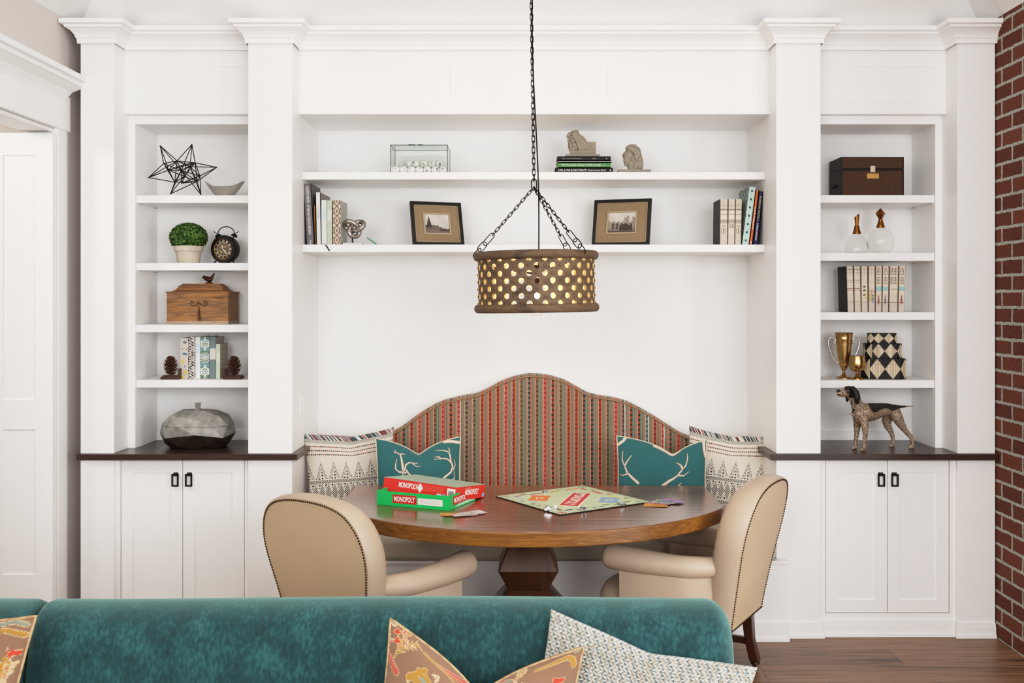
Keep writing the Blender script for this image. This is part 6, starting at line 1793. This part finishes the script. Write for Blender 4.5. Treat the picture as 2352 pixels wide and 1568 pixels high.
MB().lathe(b_([(16.5, 54), (17, 54), (18.6, 46), (19.5, 36), (18.5, 28), (13, 21), (6, 18), (0, 17.5)]) , 40, cap=False).lathe(b_([(16.5, 54), (18, 46), (18.9, 36), (17.5, 28), (0, 20)]), 40, cap=False).build('bowl', GOLD, t, smooth=60)
MB().lathe(b_([(5.5, 19), (3.6, 16), (3.2, 12), (4.6, 10.5), (3.6, 9), (6, 6), (13, 3), (15.5, 1.8), (15.5, 0), (0, 0)]), 36, cap=False).build('stem_foot', GOLD, t, smooth=40)
# three nesting boxes
def bonebox(label, x0, x1, y0, y1, z0, Y, per, ph, depth):
    w = (x1 - x0) * Y / F; h = (y1 - y0) * Y / F; c = w * .16; hw, hd = w / 2, depth / 2
    out = [(-hw + c, -hd), (hw - c, -hd), (hw, -hd + c), (hw, hd - c), (hw - c, hd), (-hw + c, hd), (-hw, hd - c), (-hw, -hd + c)]
    t = thing('bone_inlay_box', label, 'box', ((WX(x0, Y) + WX(x1, Y)) / 2, Y + hd - .02, z0), R(-7), 'black and bone harlequin boxes')
    L_ = [0]; 
    for i in range(8): a, b = out[i], out[(i + 1) % 8]; L_.append(L_[-1] + math.hypot(b[0] - a[0], b[1] - a[1]))
    hs = h * .93
    def side(za, zb):
        mb = MB(); C = []
        for i in range(8):
            a, b = out[i], out[(i + 1) % 8]; nn = 60 if i in (0, 1, 7) else 16; nv_ = 60
            M0 = len(mb.v)
            for v in range(nv_ + 1):
                for u in range(nn + 1):
                    f = u / nn; z = za + (zb - za) * v / nv_
                    mb.v.append((a[0] + (b[0] - a[0]) * f, a[1] + (b[1] - a[1]) * f, z))
                    s = L_[i] + f * (L_[i + 1] - L_[i]); vz = z / h
                    q = abs(((s - L_[1] / 2) / per + ph) % 1 - .5) * 2
                    if abs(2 * vz - 1) > q + .0: col = rgb(24, 22, 22) if True else 0
                    else:
                        col = rgb(214, 196, 168); st = math.sin(math.floor(s / .0062) * 7.3); col = tuple(x * (.9 + .12 * st) for x in col)
                        if (s / .0062) % 1 < .1: col = rgb(150, 128, 100)
                    C.append(col)
            for v in range(nv_):
                for u in range(nn):
                    p = M0 + v * (nn + 1) + u; mb.f.append((p, p + 1, p + nn + 2, p + nn + 1)); mb.m.append(0)
        n0 = len(mb.v)
        for z in (za, zb):
            for x, y in out: mb.v.append((x, y, z)); C.append(rgb(24, 22, 22))
        mb.f += [tuple(n0 + i for i in range(8))[::-1], tuple(n0 + 8 + i for i in range(8))]; mb.m += [0, 0]
        return mb, C
    mb, C = side(0, h * .72); mb.build('body', mat('polished inlay', rough=.45, attr=True, spec=.25), t, col=np.array(C), recalc=False)
    mb, C = side(h * .728, h); mb.build('lid', mat('polished inlay', rough=.45, attr=True, spec=.25), t, col=np.array(C), recalc=False)
    return z0 + h
z_ = RS[3] + .0005
z_ = bonebox('largest black and bone diamond inlay box, at the bottom of the stack', 1984, 2084, 826.5, 873, z_, 5.43, .0785, .5, .15) + .0004
z_ = bonebox('middle black and bone diamond inlay box in the stack of three', 1991, 2073, 792.5, 826.5, z_, 5.45, .062, .5, .115) + .0004
bonebox('smallest black and bone diamond inlay box, on top of the stack', 1997, 2061, 769, 792.5, z_, 5.465, .052, .5, .085)

# ------------------------------------------------------------------ hound figurine
def q(cx, cy, r, Y):
    p, rr = P(1890 + cx / 5.225, 750 + cy / 5.225, Y), r / 5.225 * Y / F
    if cy > 1421: p.z = CT + rr * .96       # paws rest on the worktop
    return (p, rr)
N1, N2, H1, H2, MD_ = 5.235, 5.30, 5.325, 5.385, 5.31
mb = MB()
mb.chain([q(450, 1000, 95, 5.27), q(500, 1030, 112, 5.275), q(580, 1020, 108, 5.29), q(680, 1000, 88, 5.31), q(770, 990, 76, 5.33), q(840, 1000, 72, 5.345)])
mb.chain([q(430, 1040, 84, 5.265), q(455, 1100, 70, 5.265)])
mb.chain([q(420, 950, 78, 5.26), q(375, 860, 60, 5.255), q(330, 790, 62, 5.25)])
mb.chain([q(320, 775, 68, 5.25), q(295, 770, 62, 5.245)]); mb.chain([q(280, 785, 48, 5.242), q(225, 795, 36, 5.235), q(195, 790, 32, 5.232)]); mb.chain([q(190, 772, 24, 5.232), q(175, 764, 16, 5.23)]); mb.chain([q(260, 815, 28, 5.24), q(195, 820, 18, 5.235)])
mb.chain([q(480, 1090, 66, N1 + .012), q(505, 1180, 46, N1), q(512, 1290, 30, N1), q(500, 1400, 24, N1 + .002), q(492, 1448, 26, N1)]); mb.chain([q(495, 1462, 26, N1), q(468, 1472, 24, N1 - .008)])
mb.chain([q(420, 1100, 60, N2 - .012), q(412, 1190, 42, N2), q(405, 1290, 28, N2), q(392, 1390, 23, N2), q(388, 1432, 26, N2)]); mb.chain([q(388, 1446, 25, N2), q(362, 1454, 22, N2 - .008)])
mb.chain([q(850, 1010, 78, H1 + .01), q(890, 1080, 70, H1), q(940, 1170, 50, H1), q(1000, 1255, 32, H1), q(1062, 1322, 27, H1), q(1075, 1390, 22, H1), q(1075, 1415, 25, H1)]); mb.chain([q(1075, 1428, 25, H1), q(1050, 1434, 23, H1 - .006)])
mb.chain([q(800, 1040, 62, H2 - .015), q(765, 1120, 58, H2), q(775, 1180, 46, H2), q(825, 1270, 29, H2), q(842, 1340, 24, H2), q(838, 1395, 22, H2)]); mb.chain([q(838, 1424, 24, H2), q(812, 1424, 22, H2 - .006)])
mb.chain([q(860, 955, 26, 5.345), q(930, 956, 17, 5.36), q(1000, 953, 12, 5.375), q(1092, 947, 6, 5.39)])
me = remesh(mb, .003, 4, .5); me.name = 'body'
co = vcos(me); zmin = float(co[:, 2].min())
o_ = thing('hound_figurine', 'mottled brown hound figurine with black ears and saddle standing on the right worktop', 'figurine', (WX(2010, 5.31), 5.31, CT - .0016))
Ld = Matrix.Translation((-o_.location.x, -o_.location.y, -zmin))
cxp = (co[:, 0] * F / co[:, 1] + CX - 1890) * 5.225; cyp = (HY - (co[:, 2] - CH) * F / co[:, 1] - 750) * 5.225
rs = np.random.RandomState(2)
C = np.tile(np.array(rgb(142, 118, 96)), (len(co), 1))
nz = np.array([noise.noise(V3((p[0] * 270, p[1] * 270, p[2] * 130))) + .6 * noise.noise(V3((p[0] * 560, p[1] * 560, p[2] * 270))) for p in co])
C = np.where((nz > .12)[:, None], np.array(rgb(182, 163, 140)), np.where((nz < -.28)[:, None], np.array(rgb(96, 72, 54)), C))
low = 1015 - 40 * np.abs((cxp - 600) / 140) ** 2
sad = (cxp > 525) & (cxp < 885) & (cyp < np.interp(cxp, [525, 560, 600, 650, 700, 760, 840, 870, 885], [905, 960, 1020, 1020, 990, 970, 1010, 1010, 990]))
tail = (cxp > 860) & (cxp < 1000) & (cyp < 985)
head = (cyp < 850) & (cxp > np.interp(cyp, [690, 720, 760, 830], [228, 255, 268, 300])) & (cxp < 480) & ~((cyp > 800) & (cxp < 310))
nose = (cxp < 212) & (cyp < 782); mouth = (cxp < 215) & (np.abs(cyp - 812) < 7)
C[sad | tail | head] = rgb(34, 27, 23); C[nose | mouth] = rgb(24, 20, 18)
C[(np.hypot(cxp - 356, cyp - 1000) < 24)] = rgb(30, 24, 22)
me.transform(Ld); RESIN = mat('painted resin', rough=.4, attr=True, bump=(260, .35, .003)); crevice_shade(RESIN); me.materials.append(RESIN)
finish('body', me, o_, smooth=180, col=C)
EARM = mat('black painted ear', rgb(28, 23, 21), .35, bump=(120, .4, .003))
for pts in ([q(362, 735, 30, 5.215), q(400, 790, 40, 5.205), q(412, 850, 42, 5.205), q(408, 900, 30, 5.208)], [q(300, 800, 20, 5.285), q(292, 850, 24, 5.29), q(292, 885, 18, 5.29)]):
    mb = MB().chain([(p - V3((o_.location.x, o_.location.y, zmin)), r * .95) for p, r in pts])
    me = remesh(mb, .003, 3); me.materials.append(EARM); me.name = 'ear'; finish('ear', me, o_, smooth=180)
p_, r_ = q(272, 742, 9, 5.222); MB().sphere(p_ - V3((o_.location.x, o_.location.y, zmin)), r_, 10, 8).build('eye', BLACK, o_, smooth=180)
pc = [q(320, 1040, 9, 5.245)[0], q(345, 1050, 9, 5.232)[0], q(385, 1050, 9, 5.226)[0]]
MB().tube([p - V3((o_.location.x, o_.location.y, zmin)) for p in pc], .0032, 8).build('collar_tag', STONE, o_, smooth=180)
# ------------------------------------------------------------------ board game on the table
ZT = .7606
RED = mat('glossy red card', rgb(222, 52, 40), .35); GRN = mat('glossy green card', rgb(24, 178, 92), .35); CARDW = mat('white card', rgb(226, 226, 216), .5); DKIN = mat('dark box inside', rgb(40, 44, 38), .7)
RLAB = mat('red label', rgb(196, 34, 34), .4); WLAB = mat('white label', rgb(228, 222, 216), .5)
def boxsides(L_, D, H, th, mi=0):
    return MB().box(0, 0, 0, L_, th, H).box(0, D - th, 0, L_, D, H).box(0, th, 0, th, D - th, H).box(L_ - th, th, 0, L_, D - th, H)
A = TB(866, 1158.5, .76); B = TB(1031, 1173, .76)
yaw = math.atan2(B.y - A.y, B.x - A.x); Lb = (B - A).length; Db = .262; Hb = .062
t = thing('green_game_box', 'open green board game box tray on the table, under the red lid', 'game box', (A.x, A.y, ZT), yaw)
mb = boxsides(Lb, Db, Hb, .003); mb.build('side_walls', GRN, t)
MB().box(.003, .003, 0, Lb - .003, Db - .003, .003).build('base_card', DKIN, t)
MB().box(.02, .02, .003, Lb - .02, Db - .02, .034).build('insert', DKIN, t, bevel=.004)
M = frame((Lb * .39, -.0003, Hb * .52), (1, 0, 0), (0, 0, 1))
gp = MB().box(-Lb * .165, -.0185, 0, Lb * .165, .0185, .0006).build('title_label', RLAB, t, M=M); text('MONOPOLY', Lb * .29, .024, LETW, gp, M @ Matrix.Translation((0, 0, .0008)), bold=.02)
M = frame((Lb * .745, -.0003, Hb * .47), (1, 0, 0), (0, 0, 1))
wl = MB().box(-Lb * .17, -.014, 0, Lb * .17, .014, .0006).build('white_label', WLAB, t, M=M)
for i, (s, y) in enumerate((('HASBRO GAMING THE FAST-DEALING', .006), ('PROPERTY TRADING GAME', .0), ('THE FAST-DEALING GAME', -.006))):
    text(s, Lb * (.3, .22, .26)[i], .0026, LETG, wl, M @ Matrix.Translation((0, y, .0008)))
MB().add([(Lb + .0004, .05, .004), (Lb + .0004, Db - .002, .004), (Lb + .0004, Db - .002, Hb - .002), (Lb + .0004, .16, .03)], [(0, 1, 2, 3)]).build('pale_flash', mat('pale green print', rgb(160, 222, 186), .4), t)
M = frame((Lb + .0006, Db * .42, Hb * .56), (0, 1, 0), (0, 0, 1))
gp = MB().box(-.07, -.0185, 0, .07, .0185, .0006).build('title_label', RLAB, t, M=M); text('MONOPOLY', .124, .024, LETW, gp, M @ Matrix.Translation((0, 0, .0008)), bold=.02)
# lid resting at a slant on the tray
Hl = .058; Ll = .374; Dl = .272
ml = Matrix.Translation((-.627, 4.70, .8075)) @ Matrix.Rotation(R(-26), 4, 'Z') @ Matrix.Rotation(R(2.6), 4, 'Y') @ Matrix.Rotation(R(-6.3), 4, 'X')
t = thing('red_game_box', 'red board game box lid lying at a slant on the green tray', 'game box')
t.matrix_world = ml
boxsides(Ll, Dl, Hl, .003).build('side_walls', RED, t)
MB().box(0, 0, Hl - .001, Ll, Dl, Hl + .0015).build('top_card', mat('grey-green lid print', rgb(150, 168, 150), .4), t)
M = frame((Ll * .345, -.0003, Hl * .62), (1, 0, 0), (0, 0, 1)); text('MONOPOLY', Ll * .26, .024, LETW, t, M, bold=.025)
M = frame((Ll * .51, -.0004, Hl * .58), (1, 0, 0), (0, 0, 1)); MB().add([(-.016, 0, 0), (0, -.022, 0), (.016, 0, 0), (0, .022, 0)], [(0, 1, 2, 3)]).build('diamond_label', WLAB, t, M=M)
M = frame((Ll * .72, -.0003, Hl * .6), (1, 0, 0), (0, 0, 1))
for i in range(5): text('the fast dealing property trading game for two to eight players', Ll * (.30 - .02 * (i % 2)), .0022, mat('faint lettering', rgb(240, 170, 150), .5) if i == 0 else bpy.data.materials['faint lettering'], t, M @ Matrix.Translation((-.012, .012 - i * .0052, 0)), 'small_lettering')
M = frame((Ll * .935, -.0004, Hl * .48), (1, 0, 0), (0, 0, 1)); bp = MB().box(-.0205, -.021, 0, .0205, .021, .0006).build('barcode_label', WLAB, t, M=M)
mb = MB(); x = -.014
rb2 = random.Random(3)
while x < .014: w_ = rb2.uniform(.0006, .0018); mb.box(x, -.015, .0007, x + w_, .011, .0009); x += w_ + rb2.uniform(.0007, .0016)
mb.build('bars', BLACK, bp, M=M)
BLUL = mat('light blue label', rgb(120, 180, 214), .5)
M = frame((Ll * .80, -.0004, Hl * .22), (1, 0, 0), (0, 0, 1)); MB().box(-.021, -.007, 0, .001, .007, .0005).build('blue_label', mat('pale label', rgb(196, 214, 224), .5), t, M=M); MB().sphere((.014, 0, 0), (.0105, .008, .0006), 16, 6).build('blue_badge', BLUL, t, M=M)
M = frame((Ll + .0003, Dl * .53, Hl * .55), (0, 1, 0), (0, 0, 1)); text('MONOPOLY', .125, .026, LETW, t, M, bold=.025)
M = frame((Ll + .0003, Dl * .93, Hl * .22), (0, 1, 0), (0, 0, 1)); MB().sphere((0, 0, 0), (.0105, .010, .0006), 16, 6).build('blue_badge', BLUL, t, M=M)
M = frame((Ll + .0003, Dl * .40, Hl * .85), (0, 1, 0), (0, 0, 1)); text('THE FAST DEALING GAME', .055, .0026, LETW, t, M, 'small_lettering')

# the board
c = (TB(1142, 1140, .76) + TB(1480, 1156, .76) + TB(1340, 1115.3, .76) + TB(1297, 1184.6, .76)) / 4
e1 = TB(1297, 1184.6, .76) - TB(1142, 1140, .76); e2 = TB(1340, 1115.3, .76) - TB(1142, 1140, .76)
yawb = math.atan2(e1.y, e1.x); S = .5
t = thing('game_board', 'square pale green board game board lying open on the table', 'board game', (c.x, c.y, ZT), yawb)
MB().box(-S / 2, -S / 2, 0, S / 2, S / 2, .004).build('board', BLACK, t)
def brd(u, v):
    base = np.array(rgb(188, 204, 170)); C = np.tile(base, (len(u), 1)); ln = np.array(rgb(120, 134, 112))
    a = .13; side = []
    def P_(m, c): C[m] = c
    P_((np.abs(u - v) < .006) | (np.abs(u + v - 1) < .006), np.array(rgb(222, 230, 206)))
    inn = (u > a) & (u < 1 - a) & (v > a) & (v < 1 - a)
    P_(~inn, base)
    for q in (a, 1 - a): P_(((np.abs(u - q) < .002) | (np.abs(v - q) < .002)), ln)
    w = (1 - 2 * a) / 9
    cols = [[rgb(112, 66, 52), None, rgb(112, 66, 52), None, None, rgb(160, 196, 206), None, rgb(160, 196, 206), rgb(160, 196, 206)], [rgb(180, 60, 110), None, rgb(180, 60, 110), rgb(180, 60, 110), None, rgb(222, 130, 50), None, rgb(222, 130, 50), rgb(222, 130, 50)], [rgb(200, 44, 40), None, rgb(200, 44, 40), rgb(200, 44, 40), None, rgb(222, 200, 70), rgb(222, 200, 70), None, rgb(222, 200, 70)], [rgb(40, 130, 70), rgb(40, 130, 70), None, rgb(40, 130, 70), None, None, rgb(48, 66, 130), None, rgb(48, 66, 130)]]
    ink = np.array(rgb(62, 72, 66))
    for s in range(4):
        if s == 0: x, y = 1 - u, v
        elif s == 1: x, y = 1 - v, u
        elif s == 2: x, y = u, 1 - v
        else: x, y = v, 1 - u
        if s in (1,): x, y = v, u
        if s == 3: x, y = 1 - v, 1 - u
        for k in range(9):
            x0 = a + k * w; cell = (x > x0) & (x < x0 + w) & (y < a)
            P_(cell & (np.abs(x - x0) < .0025), ln)
            if cols[s][k] is not None: P_(cell & (y > a - .032), np.array(cols[s][k]))
            else: P_(cell & (((x - x0 - w / 2) / (w * .3)) ** 2 + ((y - .07) / .025) ** 2 < 1) & (np.sin(x * 300) * np.sin(y * 260) > -.2), ink)
            P_(cell & (np.abs(y - .02) < .005) & (np.abs(x - x0 - w / 2) < w * .3), ln)
    for (x, y) in ((.06, .06), (.94, .06), (.06, .94), (.94, .94)):
        r = np.hypot(u - x, v - y); P_((r < .045) & (np.sin(u * 210 + v * 170) > .3), ink)
    P_((u > .94 - .05) & (v < .09) & (v > .03) & (np.sin(u * 150) > .2), np.array(rgb(200, 50, 44)))
    return C
gridpart('board_print', t, S - .004, S - .004, frame((0, 0, .0042), (1, 0, 0), (0, 1, 0)), brd, 200, 200, mat('matt board print', rough=.35, attr=True))
Mi = Matrix.Rotation(-yawb, 4, 'Z') @ Matrix.Translation((-c.x, -c.y, -ZT))
def onb(x, y): p = Mi @ TB(x, y, .764); return p
p1, p2 = onb(1306, 1161), onb(1337, 1133.5)
d = (p1 - p2); up = V3((0, 0, 1)).cross(d.normalized())
M = frame(((p1 + p2) / 2).to_tuple()[:2] + (.0044,), d, up)
bl = d.length
ring_ = MB().box(-bl / 2 - .012, -.047, 0, bl / 2 + .012, .047, .0004).build('title_border', WLAB, t, M=M)
rl = MB().box(-bl / 2 - .006, -.041, .0004, bl / 2 + .006, .041, .0007).build('title_label', RLAB, t, M=M); text('MONOPOLY', bl * .92, .05, LETW, rl, M @ Matrix.Translation((0, 0, .0009)), bold=.01)
for x, y, col, nm in ((1239, 1144, rgb(222, 112, 54), 'orange_card_zone'), (1399, 1148.5, rgb(128, 160, 190), 'blue_card_zone')):
    p = onb(x, y); M = frame((p.x, p.y, .0045), (math.cos(R(45)), math.sin(R(45)), 0), (-math.sin(R(45)), math.cos(R(45)), 0))
    z = MB().box(-.042, -.06, 0, .042, .06, .0003).build(nm, mat(nm.replace('_', ' '), col, .4), t, M=M)
    mb = MB(); 
    for k in range(24):
        a0, a1 = 2 * PI * k / 24, 2 * PI * (k + 1) / 24
        mb.add([(.018 * math.cos(a0), .022 * math.sin(a0), .0005), (.018 * math.cos(a1), .022 * math.sin(a1), .0005), (.012 * math.cos(a1), .016 * math.sin(a1), .0005), (.012 * math.cos(a0), .016 * math.sin(a0), .0005)], [(0, 1, 2, 3)])
    mb.build('card_emblem', WLAB, z, M=M)
# playing pieces
PIECE = mat('silver playing piece', rgb(168, 168, 170), .25, 1)
def piece(name, label, x, y, mb, rz=0):
    p = TB(x, y, .7648); o = mb.build(name, PIECE, smooth=40); o.location = p; o.rotation_euler = (0, 0, rz)
    return tag(o, label, 'game piece', 'silver playing pieces on the board')
car = MB().box(-.017, -.007, .004, .017, .007, .012).box(-.006, -.0065, .012, .009, .0065, .019)
for sx in (-.010, .010):
    for sy in (-.008, .008): car.cyl((sx, sy - .0015, .005), (sx, sy + .0015, .005), .005, n=12)
piece('car_token', 'silver car-shaped playing piece near the front corner of the board', 1258, 1172, car, .2)
die = MB().box(-.006, -.006, 0, .006, .006, .012)
o = die.build('die', mat('white die', rgb(236, 236, 232), .3), bevel=.0015); o.location = TB(1275, 1166, .7648); o.rotation_euler = (0, 0, .4)
pp = MB()
for dx in (-.003, .003):
    for dz in (.003, .009): pp.sphere((dx, -.0061, dz), (.001, .0003, .001), 6, 4)
pp.build('pips', BLACK, o); tag(o, 'small white die on the board behind the car-shaped piece', 'die')
dog = MB().chain([(V3((-.010, 0, .012)), .005), (V3((.008, 0, .011)), .0045)], 8).chain([(V3((-.012, 0, .015)), .004), (V3((-.018, 0, .02)), .0042), (V3((-.024, 0, .018)), .0022)], 8)
for sx in (-.010, .007):
    for sy in (-.003, .003): dog.cyl((sx, sy, 0), (sx, sy, .01), .0018, n=8)
dog.cyl((.010, 0, .013), (.014, 0, .021), .0014, n=8)
piece('dog_token', 'silver dog-shaped playing piece on the front edge of the board', 1341, 1173, dog, .5)
piece('iron_token', 'silver ship-shaped playing piece near the right corner of the board', 1428, 1160, MB().prism([(-.02, 0), (-.012, -.006), (.014, -.006), (.018, 0), (.014, .006), (-.012, .006)], 0, .008).box(-.008, -.003, .008, .008, .003, .014).cyl((0, 0, .014), (0, 0, .022), .002, n=8), -.3).name = 'ship_token'
piece('hat_token', 'silver hat-shaped playing piece on the far left edge of the board', 1251, 1130, MB().lathe([(.0125, 0), (.0125, .0015), (.008, .002), (.0085, .014), (0, .0145)], 20, cap=False))
# play money
def note(label, x, y, rz, col, dz, group, prints=True, tilt=0):
    t = thing('banknote', label, 'play money', TB(x, y, .76 + .0005), rz, group); t.location.z = .7612 + dz
    n_ = mat('note paper', col, .7)
    mb = MB().grid(9, 5, lambda u, v: ((u - .5) * .104, (v - .5) * .062, .0012 * math.sin(3 * u + 2 * v + rz * 3) * .5 + .0006))
    b = mb.build('paper', n_, t, smooth=180, recalc=False)
    dk = tuple(x_ * .35 for x_ in col); pm = mat('note print', dk, .7)
    mb = MB(); z = .0022
    for x0, y0, x1, y1 in ((-.046, -.026, .046, -.0245), (-.046, .0245, .046, .026), (-.046, -.026, -.0445, .026), (.0445, -.026, .046, .026)): mb.box(x0, y0, z, x1, y1, z + .0001)
    for k in range(20):
        a0, a1 = 2 * PI * k / 20, 2 * PI * (k + 1) / 20
        mb.add([(.014 * math.cos(a0), .011 * math.sin(a0), z), (.014 * math.cos(a1), .011 * math.sin(a1), z), (.011 * math.cos(a1), .008 * math.sin(a1), z), (.011 * math.cos(a0), .008 * math.sin(a0), z)], [(0, 1, 2, 3)])
    mb.build('border_print', pm, t, recalc=False)
G1, G2 = 'play money in front of the green tray', 'play money fanned at the right corner of the board'
OR, PK, WH, PU, YE, TE = rgb(216, 150, 78), rgb(222, 190, 190), rgb(214, 208, 204), rgb(166, 140, 186), rgb(206, 206, 128), rgb(112, 164, 170)
for lb, x, y, rz, col, dz in (('tan orange play banknote peeking out at the left of the white notes', 1040, 1181, .10, OR, 0), ('orange play banknote lying under the pink one', 1047, 1181.5, .25, OR, .001), ('pale pink play banknote under the white ones', 1066, 1183, .35, PK, .002), ('white play banknote, lower of the two by the green tray', 1078, 1181, .55, WH, .003), ('white play banknote on top, furthest right by the green tray', 1087, 1179.5, .6, WH, .004)): note(lb, x, y, rz, col, dz, G1)
for lb, x, y, rz, col, dz in (('orange play banknote at the front of the fan by the board', 1506, 1161, -.18, OR, 0), ('orange play banknote second in the fan, overlapping the board corner', 1509, 1157, -.32, OR, .001), ('lilac play banknote in the middle of the fan', 1517, 1155.5, -.45, PU, .002), ('yellow-green play banknote in the fan', 1529, 1154, -.5, YE, .003), ('teal play banknote in the fan', 1536, 1153.5, -.55, TE, .004), ('pale violet play banknote furthest right in the fan', 1544, 1153, -.7, PU, .005)): note(lb, x, y, rz, col, dz, G2)
